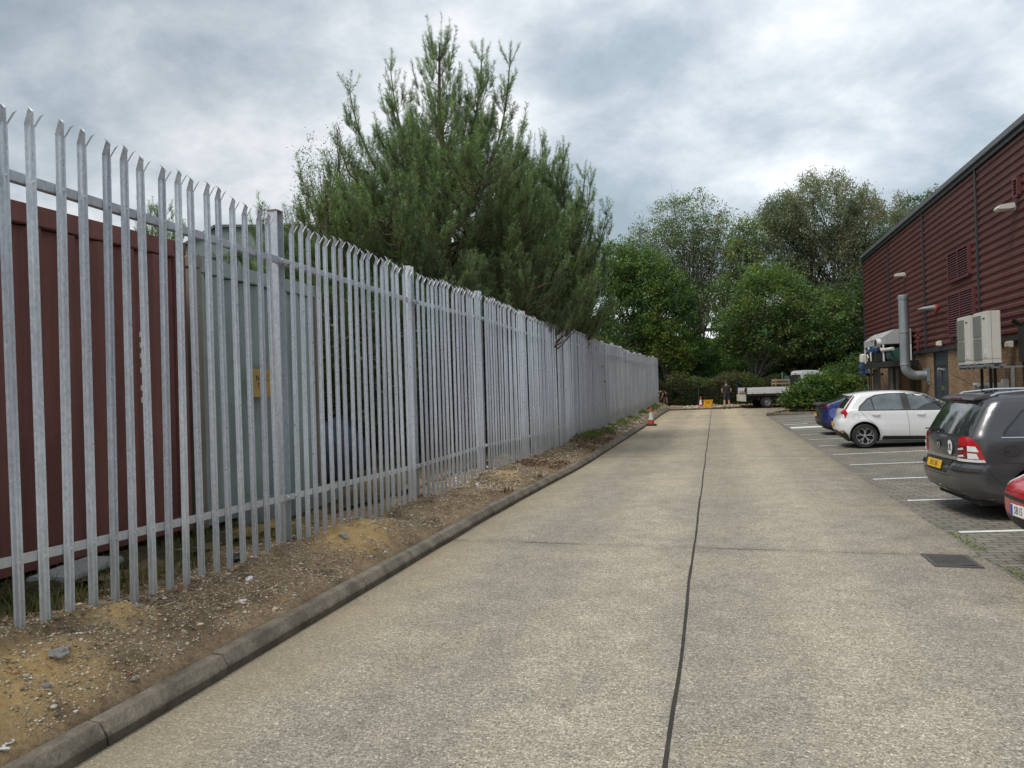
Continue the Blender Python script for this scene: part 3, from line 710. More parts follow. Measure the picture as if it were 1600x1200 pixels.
def containers():
    M = mat_container('red_container_paint', (.205, .083, .07), (.085, .045, .04), .7, .75)
    H = 2.62
    r = thing('shipping_container', 'dark red corrugated steel shipping container close behind the fence', 'container', (-4.74, 5.42-6.06, .50), radians(-1.2))
    container(r, 6.06, H, 2.44, M, M)
    wt = pm('container_lettering', (.6, .6, .58), .7, var=.2, scale=30)
    m = MB()
    for k, z in enumerate((1.75, 1.66, 1.57, 1.45, 1.30, 1.2)): m.bb(.0012, .0025, 5.50, 5.525+.008*(k % 2), z-.025, z+.02)
    m.build('worn_marking', wt, r)
    M2 = mat_container('green_container_paint', (.33, .385, .37), (.19, .225, .22), .55, .25)
    M3 = mat_container('rusty_green_edge', (.26, .24, .19), (.16, .09, .06), .6, .9)
    r = thing('shipping_container', 'pale grey green container with a yellow notice behind the fence beyond the red one', 'container', (-4.72, 5.62, .44), radians(1.5))
    container(r, 2.36, H, 2.3, M2, M3, period=.24)
    m = MB()
    for k, z in enumerate((2.1, 1.98, 1.86, 1.74, 1.62, 1.5, 1.36)): m.bb(.0012, .0025, 1.70, 1.73+.01*(k % 2), z-.035, z+.03)
    m.build('worn_marking', wt, r)
    yp = pm('yellow_notice_plate', (.50, .33, .09), .6, var=.15, scale=12, dirt=.4); bk = pm('black_lettering', (.02, .02, .02), .6)
    s = thing('warning_sign', 'small yellow notice with black lettering fixed to the pale green container', 'sign', (-4.715, 6.62, 1.84), radians(1.5))
    m = MB(); m.bb(.012, .018, -.2, .2, -.15, .15); m.build('plate', yp, s)
    for t, z, sz in (('N  VC', .05, .085), ('T  ==', -.03, .075), ('-- --', -.10, .05)):
        text_mesh('lettering', t, sz, bk, s, (.0195, 0, z), (radians(90), 0, radians(90)))
    # ply skirt lying against the foot of the green container
    bm_ = pm('weathered_board', (.26, .30, .29), .8, var=.2, scale=6, dirt=.4)
    o = MB().bar((-4.45, 5.85, .47), (-4.5, 7.9, .52), .03, .22).build('skirt_board', bm_); tag(o, 'pale grey board lying along the foot of the green container', 'board')
    # blue sheet
    bl = pm('blue_tarpaulin', (.004, .014, .042), .45, var=.5, scale=5, bmp=.8, bscale=7)
    X = np.linspace(0, 1, 40); me = []
    m = MB(); nx, nz = 36, 22
    for j in range(nz):
        for i in range(nx):
            u = i/(nx-1); w = j/(nz-1); zt = .82+.05*sin(u*9)
            m.v.append((-5.35-.5*w*w+.05*sin(u*31+w*3)+.04*sin(u*17), 8.85+u*1.55, .5+w*zt+.03*sin(u*23)))
    m.f = [(j*nx+i, j*nx+i+1, (j+1)*nx+i+1, (j+1)*nx+i) for j in range(nz-1) for i in range(nx-1)]; m.mi = [0]*len(m.f)
    m.add([(-5.85, 8.85, 1.33), (-5.85, 10.4, 1.33), (-6.9, 10.4, 1.3), (-6.9, 8.85, 1.3)], [(0, 1, 2, 3)])
    tag(m.build('tarpaulin', bl, smooth=60), 'dark blue tarpaulin draped over a stack behind the fence', 'tarpaulin')
    # pale stone slab and crumpled scraps behind the fence
    sl = pm('pale_stone', (.42, .43, .42), .9, var=.2, scale=8, bmp=.4)
    o = MB().box((-4.42, 4.02, .50), (.3, .62, .05), Matrix.Rotation(.2, 3, 'Z')).build('stone_slab', sl, bevel=.012); tag(o, 'pale stone slab lying in the grass behind the fence', 'slab')
    # grey shed with a shallow roof beyond the containers
    sc_ = pm('grey_green_cladding', (.17, .21, .20), .6, var=.12, scale=2); dk = pm('shed_ridge_dark', (.10, .125, .12), .6, var=.1)
    r = thing('storage_shed', 'grey green metal shed with a shallow pitched roof beyond the containers', 'shed', (-13.2, 16.6, .3))
    m = MB()
    m.prism([(-1.35, 0), (4.4, 0), (4.4, 5.72), (1.6, 6.0), (0.1, 6.12), (-1.35, 5.55)], 'y', 0, 5)
    m.build('wall', sc_, r)
    m = MB()
    x = -1.3
    while x < 4.4: m.bb(x, x+.04, -.03, -.001, .1, 5.4); x += .25
    m.build('cladding_rib', sc_, r)
    m = MB(); m.bar((-1.45, -.02, 5.50), (.1, -.02, 6.12), .1, .07); m.bar((.1, -.02, 6.12), (4.5, -.02, 5.72), .1, .07); m.bb(-1.37, 4.42, -.05, -.005, 5.25, 5.33); m.build('roof_trim', dk, r)
containers()

def litter_things():
    wh = pm('crumpled_paper', (.75, .76, .76), .8, var=.08, scale=20)
    def crumple(name, loc, s, mat, label, cat, flat=.5, seed=1):
        bm = bmesh.new(); bmesh.ops.create_icosphere(bm, subdivisions=2, radius=1)
        rr = random.Random(seed)
        for v in bm.verts: v.co *= rr.uniform(.6, 1.15); v.co.x *= s[0]; v.co.y *= s[1]; v.co.z *= s[2]
        me = bpy.data.meshes.new(name); bm.to_mesh(me); bm.free(); me.materials.append(mat)
        o = mkobj(name, me, None, loc); o.rotation_euler = (0, 0, rr.uniform(0, 3)); return tag(o, label, cat)
    z = lambda x, y: float(verge_z(np.array([[x]]), np.array([[y]]))[0, 0])
    crumple('paper_scrap', (-3.53, 4.75, z(-3.53, 4.75)+.02), (.05, .03, .02), wh, 'crumpled white paper scrap lying on the soil by the near pales', 'litter', seed=3)
    crumple('plastic_wrapper', (-3.3, 4.35, z(-3.3, 4.35)+.012), (.03, .02, .012), wh, 'small white plastic wrapper on the gravel nearer the kerb', 'litter', seed=5)
    bk = pm('black_plastic', (.015, .015, .015), .4)
    crumple('plastic_bag', (FX-.02, 4.95, basez(5)+.03), (.05, .07, .035), bk, 'black plastic scrap caught under a pale', 'litter', seed=6)
    br = pm('old_brick', (.40, .27, .2), .9, var=.2, scale=30, bmp=.4)
    o = MB().box((-3.70, 4.22, z(-3.7, 4.22)+.03), (.05, .035, .085), Matrix.Rotation(.12, 3, 'X')).build('brick_piece', br, bevel=.004); tag(o, 'small upright broken piece of brick near the pale feet', 'brick')
    cc = pm('concrete_lump', (.3, .29, .27), .9, var=.2, scale=12, bmp=.5)
    crumple('concrete_lump', (-3.42, 2.98, z(-3.42, 2.98)+.01), (.07, .055, .03), cc, 'grey lump of old concrete half buried in the sandy soil', 'rubble', seed=8)
    crumple('concrete_lump', (-3.42, 6.0, z(-3.42, 6.0)+.02), (.06, .045, .03), cc, 'dark concrete lump sitting on the orange sand heap', 'rubble', seed=9)
    # ring pull shaped white scrap at the lower left
    r = thing('ring_scrap', 'white plastic scrap with a loop on the sandy soil near the kerb', 'litter', (-3.10, 2.43, z(-3.1, 2.43)+.006), .5)
    m = MB(); pts = [(.016*cos(a), .03+.016*sin(a), .004) for a in np.linspace(0, 6.2832, 15)]; m.tube(pts, .003, 6); m.build('loop', wh, r)
    m = MB(); m.tube([(0, .014, .004), (-.01, -.01, .006), (.005, -.03, .004)], [.004, .005, .009], 6); m.tube([(-.02, -.03, .003), (.03, -.04, .004)], .006, 6); m.build('tab', wh, r)
    tw = pm('dry_twig', (.3, .22, .13), .9, var=.2, scale=20)
    for i, (x, y, a, L) in enumerate(((-3.3, 5.0, .4, .25), (-3.55, 5.35, 1.9, .3), (-.8, 4.75, .15, .17))):
        zz = z(x, y) if x < -2.9 else 0.
        m = MB(); m.tube([(-L/2, 0, .004), (-L*.1, .01, .006), (L/2, -.004, .004)], [.004, .003, .0015] if x < -2 else [.0025, .002, .001], 6)
        o = m.build('twig', tw, loc=(x, y, zz+.004)); o.rotation_euler = (0, 0, a)
        tag(o, ['pale dry twig on the gravel between two near posts', 'bent dry twig lying close to the fence foot', 'thin dark twig lying alone on the bare concrete'][i], 'twig')
litter_things()

def drain():
    ir = pm('cast_iron', (.11, .10, .095), .65, metal=.3, var=.3, scale=20, bmp=.3, dirt=.4); bk = pm('drain_void', (.006, .006, .006), .9)
    r = thing('drain_grate', 'cast iron gully grate set in the concrete edge beside the paving', 'drain', (2.02, 7.33, 0))
    m = MB(); w, l = .175, .235
    for s in (-1, 1): m.box((s*w, 0, .006), (.035, 2*l, .012)); m.box((0, s*(l-.017), .0055), (2*w-.035, .035, .011))
    m.build('frame', ir, r)
    MB().box((0, 0, .002), (2*w-.03, 2*l-.03, .003)).build('opening', bk, r)
    m = MB()
    for i in range(9):
        y = -l+.06+i*(2*l-.12)/8; m.bar((-w+.02, y-.02, .008), (w-.02, y+.02, .010), .024, .009)
    m.build('bars', ir, r)
drain()
# ------------------------------------------------------------------ industrial building on the right
BX = 8.5; BY0, BY1 = 13.0, 45.25; BT = 8.62; BM = 2.78
def building():
    m_, nt, b = newmat('maroon_profiled_steel'); v = coords(nt)
    bl = noise(nt, v, .35, 5, .6); st = noise(nt, coords(nt, (1, 2.5, .25)), 1.2, 6, .65)
    c = ramp(nt, bl, [(.3, (.085, .028, .025)), (.7, (.12, .040, .035))])
    c = mix(nt, c, (.23, .10, .10), mth(nt, 'MULTIPLY', ramp(nt, st, [(.5, g3(0)), (.8, g3(1))]), .3))
    link(nt, c, b.inputs['Base Color']); b.inputs['Roughness'].default_value = .6; b.inputs['Specular IOR Level'].default_value = .3
    MCL = m_
    dk = pm('charcoal_trim', (.028, .032, .036), .5, var=.2, scale=2)
    gut = pm('grey_gutter', (.10, .11, .12), .5, var=.15, scale=2)
    # brick
    mb, nt, b = newmat('buff_brick'); v = coords(nt, (1, 1, 1), (0, 0, 0))
    sp = nt.nodes.new('ShaderNodeSeparateXYZ'); link(nt, v, sp.inputs[0]); cb = nt.nodes.new('ShaderNodeCombineXYZ')
    link(nt, mth(nt, 'ADD', sp.outputs[0], sp.outputs[1]), cb.inputs[0]); link(nt, sp.outputs[2], cb.inputs[1])
    br = nt.nodes.new('ShaderNodeTexBrick'); link(nt, cb.outputs[0], br.inputs['Vector'])
    br.inputs['Color1'].default_value = (.20, .115, .055, 1); br.inputs['Color2'].default_value = (.30, .185, .095, 1); br.inputs['Mortar'].default_value = (.13, .105, .075, 1)
    br.inputs['Scale'].default_value = 1; br.inputs['Brick Width'].default_value = .245; br.inputs['Row Height'].default_value = .082; br.inputs['Mortar Size'].default_value = .011
    n = noise(nt, v, .9, 6, .65); f = noise(nt, v, 22, 4, .7)
    c = mix(nt, br.outputs['Color'], ramp(nt, n, [(.3, g3(.72)), (.7, g3(1.25))]), 1., 'MULTIPLY'); c = mix(nt, c, ramp(nt, f, [(.3, g3(.7)), (.7, g3(1.3))]), .7, 'MULTIPLY')
    link(nt, c, b.inputs['Base Color']); b.inputs['Roughness'].default_value = .9; bump(nt, b, mth(nt, 'SUBTRACT', mth(nt, 'MULTIPLY', f, .3), br.outputs['Fac']), .5, .008)
    root = thing('warehouse', 'brick based warehouse clad in maroon profiled steel beside the car park', 'building', (BX, BY1, 0))
    L = BY1-BY0; D = 24.
    # local: y from 0 (far corner) to -L ; x into the building
    m = MB(); dy0, dy1 = -13.05, -14.85      # door opening (world y 32.2 .. 30.4)
    m.bb(0, .3, dy0, 0, 0, BM-.12); m.bb(0, .3, -L, dy1, 0, BM-.12); m.bb(0.31, D, -.3, -.0, 0, BM-.12); m.bb(.31, D, -L, -L+.3, 0, BM-.12)
    m.build('brick_wall', mb, root)
    # horizontal trapezoidal cladding
    def clad(x_side, y0, y1, along='y'):
        m = MB(); z = BM; prof = []; p = .245
        while z < BT-.05:
            prof += [(0, z), (0, z+.085), (.042, z+.120), (.042, z+.21)]; z += p
        prof = [(d, min(z_, BT)) for d, z_ in prof]
        n = len(prof)
        if along == 'y': vs = [(-d, y0, z_) for d, z_ in prof]+[(-d, y1, z_) for d, z_ in prof]
        else: vs = [(y0, d, z_) for d, z_ in prof]+[(y1, d, z_) for d, z_ in prof]
        return m.add(vs, [(i, i+1, i+1+n, i+n) for i in range(n-1)])
    seams = [-6.1, -12.25, -18.5, -24.7, -30.9]; ys = [0]+seams+[-L]
    for a, c_ in zip(ys, ys[1:]): clad(0, a-.0, c_, 'y').build('cladding', MCL, root)
    clad(0, 0, D, 'x').build('end_cladding', MCL, root)
    for s in seams: MB().bb(-.075, .002, s-.055, s+.055, BM+.0, BT-.02).build('cover_strip', dk, root, loc=(0, 0, 0))
    MB().bb(-.085, .03, -.02, .09, BM, BT).build('corner_trim', dk, root)
    m = MB(); m.bb(-.095, .25, -L, .06, BM-.13, BM-.001); m.build('drip_flashing', dk, root)
    m = MB(); m.bb(-.19, .03, -L, .12, BT-.02, BT+.15); m.build('gutter', gut, root); m = MB(); m.bb(-.10, .0, -L, .1, BT-.17, BT-.021); m.build('eaves_trim', dk, root)
    # roof behind the parapet gutter
    rf = pm('roof_sheet', (.16, .17, .18), .6); m = MB(); m.add([(.03, -L, BT+.05), (.03, .1, BT+.05), (D/2, .1, BT+1.2), (D/2, -L, BT+1.2), (D, .1, BT), (D, -L, BT)], [(0, 1, 2, 3), (3, 2, 4, 5)]); m.bb(D-.2, D, -L, 0, 0, BT-.02); m.build('roof', rf, root)
    # louvres
    lv = pm('maroon_louvre', (.12, .034, .037), .55, var=.2); vd = pm('louvre_void', (.012, .006, .006), .9)
    def louvre(y0, y1, z0, z1, split=True):
        f = MB(); X = -.10; w = .05
        mids = [y0, (y0+y1)/2, y1] if split else [y0, y1]
        for y in mids: f.bb(X-.03, -.0, y-w/2, y+w/2, z0, z1)
        f.bb(X-.03, 0, min(y0, y1), max(y0, y1), z1, z1+w); f.bb(X-.03, 0, min(y0, y1), max(y0, y1), z0-w, z0)
        fr = f.build('louvre', lv, root)
        MB().bb(-.075, -.065, min(y0, y1), max(y0, y1), z0, z1).build('recess', vd, fr)
        s = MB(); z = z0+.05
        while z < z1-.03:
            s.bar((X, y0, z), (X, y1, z), .006, .075, up=(.7, 0, .7)) if False else s.add([(X-.02, y0, z-.03), (X-.02, y1, z-.03), (X+.03, y1, z+.03), (X+.03, y0, z+.03)], [(0, 1, 2, 3)]); z += .085
        s.build('slats', lv, fr)
    # world positions -> local y = world - BY1
    louvre(29.65-BY1, 27.45-BY1, 5.12, 6.1); louvre(29.75-BY1, 27.15-BY1, 3.15, 4.6)
    louvre(23.55-BY1, 23.25-BY1, 6.75, 7.2, False)
    # steel door with a panel above
    dm = pm('dark_grey_door', (.045, .058, .068), .45, var=.12, scale=2)
    d = MB(); yc = (dy0+dy1)/2
    d.bb(.05, .11, dy1+.06, dy0-.06, .2, 2.64); door = d.build('door', dm, root, bevel=.005)
    MB().bb(.03, .049, yc-.008, yc+.008, .22, 2.05).build('meeting_edge', dk, door)
    MB().bb(.02, .049, dy1+.07, dy0-.07, 2.06, 2.11).build('transom', dk, door)
    al = pm('brushed_aluminium', (.7, .7, .7), .35, metal=.7)
    MB().bar((0.0, yc-.45, 1.92), (0.0, yc+.35, 1.98), .05, .05).bb(-.02, .05, yc+.3, yc+.4, 1.9, 2.0).build('door_closer', al, door)
    MB().bar((0.0, yc-.12, 1.1), (0.0, yc-.12, 1.3), .03, .03).bb(0, .05, yc-.15, yc-.09, 1.12, 1.28).build('handle', pm('brass', (.5, .35, .15), .4, metal=.8), door)
    fr = MB(); fr.bb(-.01, .12, dy0-.06, dy0-.001, .19, 2.66); fr.bb(-.01, .12, dy1+.001, dy1+.06, .19, 2.66); fr.bb(-.01, .12, dy1+.06, dy0-.06, 2.61, 2.66); fr.build('door_frame', dk, root)
    # stickers / notice by the door
    wh = pm('white_plastic', (.72, .72, .70), .5, var=.06, dirt=.15); bk = pm('black_print', (.02, .02, .02), .6)
    s = thing('notice', 'small white notice with black print on the brick left of the door', 'sign', (BX-.004, 32.95, 1.62)); MB().bb(-.012, 0, -.16, .16, -.28, .28).build('plate', wh, s)
    for k in range(4): MB().bb(-.0155, -.013, -.11, .11-.03*(k % 2), .17-.1*k, .20-.1*k).build('print_line', bk, s)
    return MCL, dk
MCL, M_TRIM = building()

M_CREAM = pm('cream_casing', (.60, .59, .54), .5, var=.07, scale=3, dirt=.15)
M_DKMETAL = pm('dark_steel', (.035, .033, .032), .6, metal=.3, var=.35, scale=6, dirt=.3)
M_GREYMETAL = pm('grey_painted_steel', (.22, .24, .25), .5, metal=.2, var=.15, scale=5, dirt=.2)
M_WHITEMETAL = pm('white_painted_steel', (.68, .69, .69), .45, var=.08, scale=3, dirt=.2)

def wall_fixtures():
    gl = pm('lamp_lens', (.75, .7, .5), .2, var=.05)
    for (y, z, L, k, lb) in ((35.85, 6.3, .75, 1.3, 'cream boxy floodlight high on the maroon wall above the silver duct'), (23.62, 6.47, .80, 1.5, 'cream floodlight projecting below a small louvre at the right end of the wall')):
        r = thing('floodlight', lb, 'lamp', (BX-.05, y, z), 0, .62, group='floodlights on the maroon wall')
        m = MB(); m.prism([(-L, -.02), (-L+.1, .12), (-.25, .17), (-.1, .16), (-.1, -.06), (-.3, -.1), (-L+.05, -.08)], 'y', -.2*k, .2*k); m.build('housing', M_CREAM, r, bevel=.012)
        MB().bb(-.14, .0, -.1, .1, -.14, .1).build('bracket', M_CREAM, r); MB().bb(-L+.08, -.32, -.16*k, .16*k, -.115, -.09).build('lens', gl, r)
    for (y, z, lb) in ((30.85, 2.93, 'small lit bulkhead lamp directly over the grey door'), (24.1, 2.55, 'cream bulkhead lamp on the brick right of the big units')):
        r = thing('bulkhead_lamp', lb, 'lamp', (BX-.1, y, z)); MB().bb(-.1, 0, -.19, .19, -.1, .1).build('housing', M_CREAM, r, bevel=.02); MB().bb(-.13, -.101, -.15, .15, -.07, .07).build('lens', gl, r, bevel=.01)
    # silver flue
    sv, nt, b = newmat('spiral_duct'); v = coords(nt); wv = nt.nodes.new('ShaderNodeTexWave'); wv.bands_direction = 'Z'; wv.inputs['Scale'].default_value = 4.; link(nt, v, wv.inputs['Vector'])
    c = ramp(nt, noise(nt, coords(nt, (3, 3, .6)), 1.5, 5), [(.3, (.26, .29, .31)), (.7, (.42, .45, .47))]); link(nt, mix(nt, c, ramp(nt, wv.outputs['Fac'], [(.85, g3(1)), (1, g3(.7))]), 1., 'MULTIPLY'), b.inputs['Base Color'])
    b.inputs['Metallic'].default_value = .6; b.inputs['Roughness'].default_value = .45; bump(nt, b, wv.outputs['Fac'], .3, .01)
    r = thing('flue_duct', 'tall silver spiral flue duct rising from an elbow in the brick wall', 'duct', (BX-.85, 33.0, 0))
    m = MB(); R = .19
    m.lathe([(R, 2.15), (R, 5.0)], 28, close=False); m.build('stack', sv, r, smooth=True)
    m = MB(); m.lathe([(R+.02, 4.92), (R+.025, 5.06), (R-.02, 5.10)], 28, close=False); m.lathe([(R-.02, 4.2), (R-.02, 5.08)], 28, close=False); m.lathe([(.0, 4.5), (R-.03, 4.5)], 20, close=False); m.build('rim', sv, r, smooth=True)
    for z in (3.55, 2.2): MB().lathe([(R+.004, z-.04), (R+.015, z-.03), (R+.015, z+.03), (R+.004, z+.04)], 28, close=False).build('joint_band', sv, r, smooth=True)
    m = MB(); pts = []
    for i in range(9): a = pi/2*i/8; pts.append((.42-.42*cos(a), 0, 2.15-.42*sin(a)))
    m.tube(pts+[(.84, 0, 1.73)], R, 24); m.build('elbow', sv, r, smooth=True)
    MB().bb(.74, .84, -.27, .27, 1.46, 2.02).build('wall_flange', M_GREYMETAL, r)
    # conical cowl on the wall
    r = thing('wall_cowl', 'grey conical cowl with a red collar sticking out of the cladding', 'cowl', (BX-.05, 31.45, 4.34), 0, .5)
    m = MB(); m.tube([(-.12, 0, .05), (-.95, .0, .02), (-1.35, 0, .0)], [.24, .14, .015], 18); m.build('cone', M_GREYMETAL, r, smooth=True); MB().lathe([(.24, -.12), (.33, -.1), (.3, .05)], 18, axis='x').build('collar', pm('red_collar', (.35, .06, .05), .6), r)
    # thin conduit bits on the cladding
    r = thing('alarm_horn', 'dark red pipe bracket and stub below the cowl on the wall', 'fixture', (BX-.06, 34.2, 3.2)); m = MB(); m.bar((0, 0, -.4), (0, 0, .35), .05); m.bar((0, .25, .3), (0, -.25, .1), .04); m.bar((-.02, -.2, .4), (-.02, .15, .15), .04); m.build('bracket', lvm, r)
lvm = pm('red_bracket', (.2, .04, .045), .6)
wall_fixtures()

def ac_units():
    gr = pm('fan_grille', (.13, .135, .12), .6, var=.2, scale=8); bk = pm('unit_badge', (.03, .03, .04), .5)
    fm = newmat('fan_mesh'); m_, nt, b = fm; v = coords(nt); wv = nt.nodes.new('ShaderNodeTexWave'); wv.bands_direction = 'Y'; wv.inputs['Scale'].default_value = 9; link(nt, v, wv.inputs[0]); w2 = nt.nodes.new('ShaderNodeTexWave'); w2.bands_direction = 'Z'; w2.inputs['Scale'].default_value = 9; link(nt, v, w2.inputs[0])
    link(nt, ramp(nt, mth(nt, 'MULTIPLY', wv.outputs['Fac'], w2.outputs['Fac']), [(.2, (.22, .23, .20)), (.6, (.09, .095, .085))]), b.inputs['Base Color'])
    def unit(r, w=1.0, d=.42, h=1.62):
        m = MB(); m.bb(-d, 0, -w/2, w/2, 0, h); m.build('casing', M_CREAM, r, bevel=.015)
        for z0 in (.12, h/2+.04):
            hz = h/2-.14
            m = MB(); m.bb(-d-.028, -d-.002, -w/2+.38, w/2-.03, z0, z0+hz); m.build('fan_grille', m_, r, bevel=.006)
        MB().bb(-d-.012, -d-.001, -w/2+.1, -w/2+.25, h-.22, h-.185).build('badge', bk, r)
        m = MB(); m.bb(-d-.006, -d-.001, -w/2+.02, -w/2+.30, .17, .175); m.bb(-d-.004, .004, -w/2-.003, w/2+.003, .13, .136); m.build('panel_seam', bk, r)
        m = MB(); m.bb(-d+.12, -d+.126, -w/2-.003, -w/2+.01, .0, h-.01); m.build('side_seam', bk, r)
        m = MB(); m.bb(-d-.014, -d-.001, -w/2+.13, -w/2+.17, .28, .42); m.build('label_plate', M_WHITEMETAL, r)
        for s in (-1, 1): MB().bb(-d-.03, -.0, s*(w/2-.12)-.04, s*(w/2-.12)+.04, -.05, -.001).build('foot', M_GREYMETAL, r)
    X = BX-.83
    for (y, lb) in ((23.68, 'large cream two fan outdoor unit on the frame, the one nearer the camera'), (25.15, 'large cream two fan outdoor unit on the frame, the further of the pair')):
        r = thing('air_conditioning_unit', lb, 'air conditioner', (X+.16, y, 2.0), 0, group='big outdoor units on the wall frame'); unit(r, 1.04, .36, 1.5)
    r = thing('support_frame', 'grey steel leg frame carrying the two big outdoor units', 'frame', (X, 24.3, -.08))
    m = MB()
    for x in (-.17, .13): m.bar((x, -1.45, 2.02), (x, 1.45, 2.02), .06, .06)
    m.build('beam', M_GREYMETAL, r)
    for y in (-1.1, .2, .55, 1.3):
        MB().bar((.42, y, .19), (.42, y, 1.99), .07, .07).build('leg', M_GREYMETAL if y < .2 else M_DKMETAL, r)
        MB().bar((-.2, y, 1.965), (.80, y, 1.965), .06, .05).build('bracket', M_GREYMETAL, r)
    m = MB()
    for k in range(4): m.tube([(.76, -.9-.05*k, .3), (.76, -.9-.05*k, 3.1), (.5, -.9-.05*k, 3.25+.03*k)], .022, 6)
    m.build('refrigerant_pipes', M_DKMETAL, r)
    MB().bb(.62, .80, -1.9, -1.0, 2.1, 3.1).build('pipe_cover', M_DKMETAL, r)
    for (y, lb, w) in ((26.15, 'small cream outdoor unit low on the brick wall, the left one', .8), (25.2, 'small cream outdoor unit low on the brick wall, the right one', .85)):
        r = thing('small_condenser_unit', lb, 'air conditioner', (BX-.02, y, .80), group='small outdoor units low on the wall')
        MB().bb(-.36, 0, -w/2, w/2, 0, .62).build('casing', M_CREAM, r, bevel=.012); m = MB(); m.lathe([(.24, 0), (.25, -.015), (.02, -.02)], 20, origin=(-.362, .1, .31), axis='x'); m.build('fan_grille', m_, r)
        MB().bb(-.372, -.361, -w/2+.05, -w/2+.2, .45, .52).build('badge', bk, r)
        m = MB(); m.bar((-.3, -.3, -.03), (.0, -.3, -.03), .04); m.bar((-.3, .3, -.03), (0, .3, -.03), .04); m.build('bracket', M_GREYMETAL, r)
    r = thing('junction_box', 'narrow cream box on the brick to the right of the small units', 'box', (BX-.005, 24.75, 1.15)); MB().bb(-.14, 0, -.12, .12, 0, .38).build('casing', M_CREAM, r, bevel=.01); MB().tube([(-.07, 0, .38), (-.07, 0, .9)], .02, 6).build('conduit', M_GREYMETAL, r)
ac_units()

def plant_platform():
    r = thing('steel_platform', 'dark steel legged platform at the far end of the wall', 'platform', (BX-.71, 37.0, 0)); r.scale = (.62, 1.3, 1.15)
    # y -2.6..4.6 ; x -1.0..1.0
    MB().bb(-.95, .95, -2.4, 1.9, 1.98, 2.08).bb(-.98, .98, -2.45, 1.95, 1.86, 1.975).build('deck', M_DKMETAL, r)
    MB().bb(-.95, .6, 1.96, 4.6, 1.55, 1.66).build('lower_deck', M_DKMETAL, r)
    for x, y, h in ((-.9, -2.3, 1.85), (-.9, -.9, 1.85), (-.9, .5, 1.85), (-.9, 1.8, 1.85), (-.9, 3.1, 1.55), (-.9, 4.5, 1.55), (.85, -2.3, 1.85), (.85, .5, 1.85), (.55, 3.1, 1.55), (.55, 4.5, 1.55)):
        MB().bar((x, y, .05), (x, y, h), .09, .09).build('leg', M_DKMETAL, r)
    m = MB(); m.bar((-.9, -2.3, .6), (-.9, -.9, 1.8), .04); m.build('brace', M_DKMETAL, r)
    for y0, y1 in ((-2.2, -1.0), (.6, 1.7)): MB().bb(-.3, -.26, y0, y1, .15, 1.83).build('back_panel', pm('taupe_panel', (.13, .11, .09), .8, var=.2), r)
    b = pm('blue_motor_paint', (.03, .09, .22), .5, var=.2, scale=8); g = pm('green_motor_paint', (.025, .08, .075), .5, var=.2, scale=8)
    r = thing('dust_extractor', 'white hooded plant machine with pipes and blue motors standing on the platform', 'machine', (BX-.71, 37.0, 2.4)); r.scale = (.62, 1.25, .80)
    m = MB(); m.prism([(-.95, .95), (-.95, 1.35), (-.2, 1.75), (.9, 1.75), (.9, .95)], 'y', -1.75, 1.55); m.build('hood', pm('grey_hood_steel', (.40, .405, .41), .5, var=.15, scale=3, dirt=.35), r, bevel=.012)
    for x, y in ((-.9, -1.7), (-.9, 1.5), (.85, -1.7), (.85, 1.5)): MB().bar((x, y, 0), (x, y, .95), .08, .08).build('leg', M_WHITEMETAL, r)
    MB().bb(-.75, .7, -1.2, 1.1, .05, .55).bb(-.7, .6, -1.0, .2, .56, .93).build('chassis', M_DKMETAL, r)
    for y, z, mt in ((-.5, .78, b), (.4, .72, b)): m = MB(); m.tube([(-.96, y-.22, z), (-.96, y+.22, z)], .15, 16); m.bb(-.99, -.8, y-.18, y+.18, z-.24, z-.1); m.build('motor', mt, r, smooth=True)
    m = MB(); m.tube([(-.95, -1.2, 1.05), (-1.2, -1.2, 1.05)], .26, 20); m.build('intake', M_CREAM, r, smooth=True); m = MB(); m.lathe([(.0, 0), (.22, 0)], 18, origin=(-1.205, -1.2, 1.05), axis='x', close=False); m.build('intake_mouth', M_DKMETAL, r)
    m = MB(); m.tube([(-.9, -1.2, .8), (-.9, -1.5, .62), (-.9, -2.3, .62), (-.8, -2.9, .62)], .09, 12); m.build('white_pipe', M_CREAM, r, smooth=True)
    m = MB(); m.tube([(-.98, .2, 0.1), (-1.0, .2, .6), (-1.0, .55, .9), (-1.0, .9, .7)], .05, 10); m.tube([(-.98, .9, .1), (-1.0, .8, .5), (-1.0, .6, .3)], .04, 10); m.build('hose', M_CREAM, r, smooth=True)
    m = MB(); m.bb(-1.0, -.9, -.2, .25, 1.3, 1.55); m.build('control_box', M_CREAM, r, bevel=.01)
    r = thing('green_blower', 'small dark green motor blower between the machine and the silver flue', 'machine', (BX-.95, 34.2, 1.75))
    m = MB(); m.tube([(0, -.35, .9), (0, .35, .9)], .3, 20); m.build('motor', g, r, smooth=True); MB().bb(-.3, .4, -.45, .45, .4, .62).build('base', M_DKMETAL, r)
    for s in (-1, 1): MB().bar((0, s*.35, -1.45), (0, s*.35, .4), .07).build('leg', M_DKMETAL, r)
    r = thing('blue_pump', 'small blue pump with a white pot at the far end of the lower platform', 'machine', (BX-.85, 41.6, 1.92))
    m = MB(); m.tube([(0, -.3, .35), (0, .35, .35)], .2, 16); m.bb(-.2, .2, -.3, .3, 0, .15); m.build('motor', b, r, smooth=True); MB().lathe([(.18, .6), (.2, .7), (.18, 1.0), (.08, 1.05)], 16).build('pot', M_CREAM, r, smooth=True); MB().tube([(0, 0, .4), (0, 0, .62)], .06, 8).build('riser', M_DKMETAL, r)
    for k in range(3): pass
plant_platform()
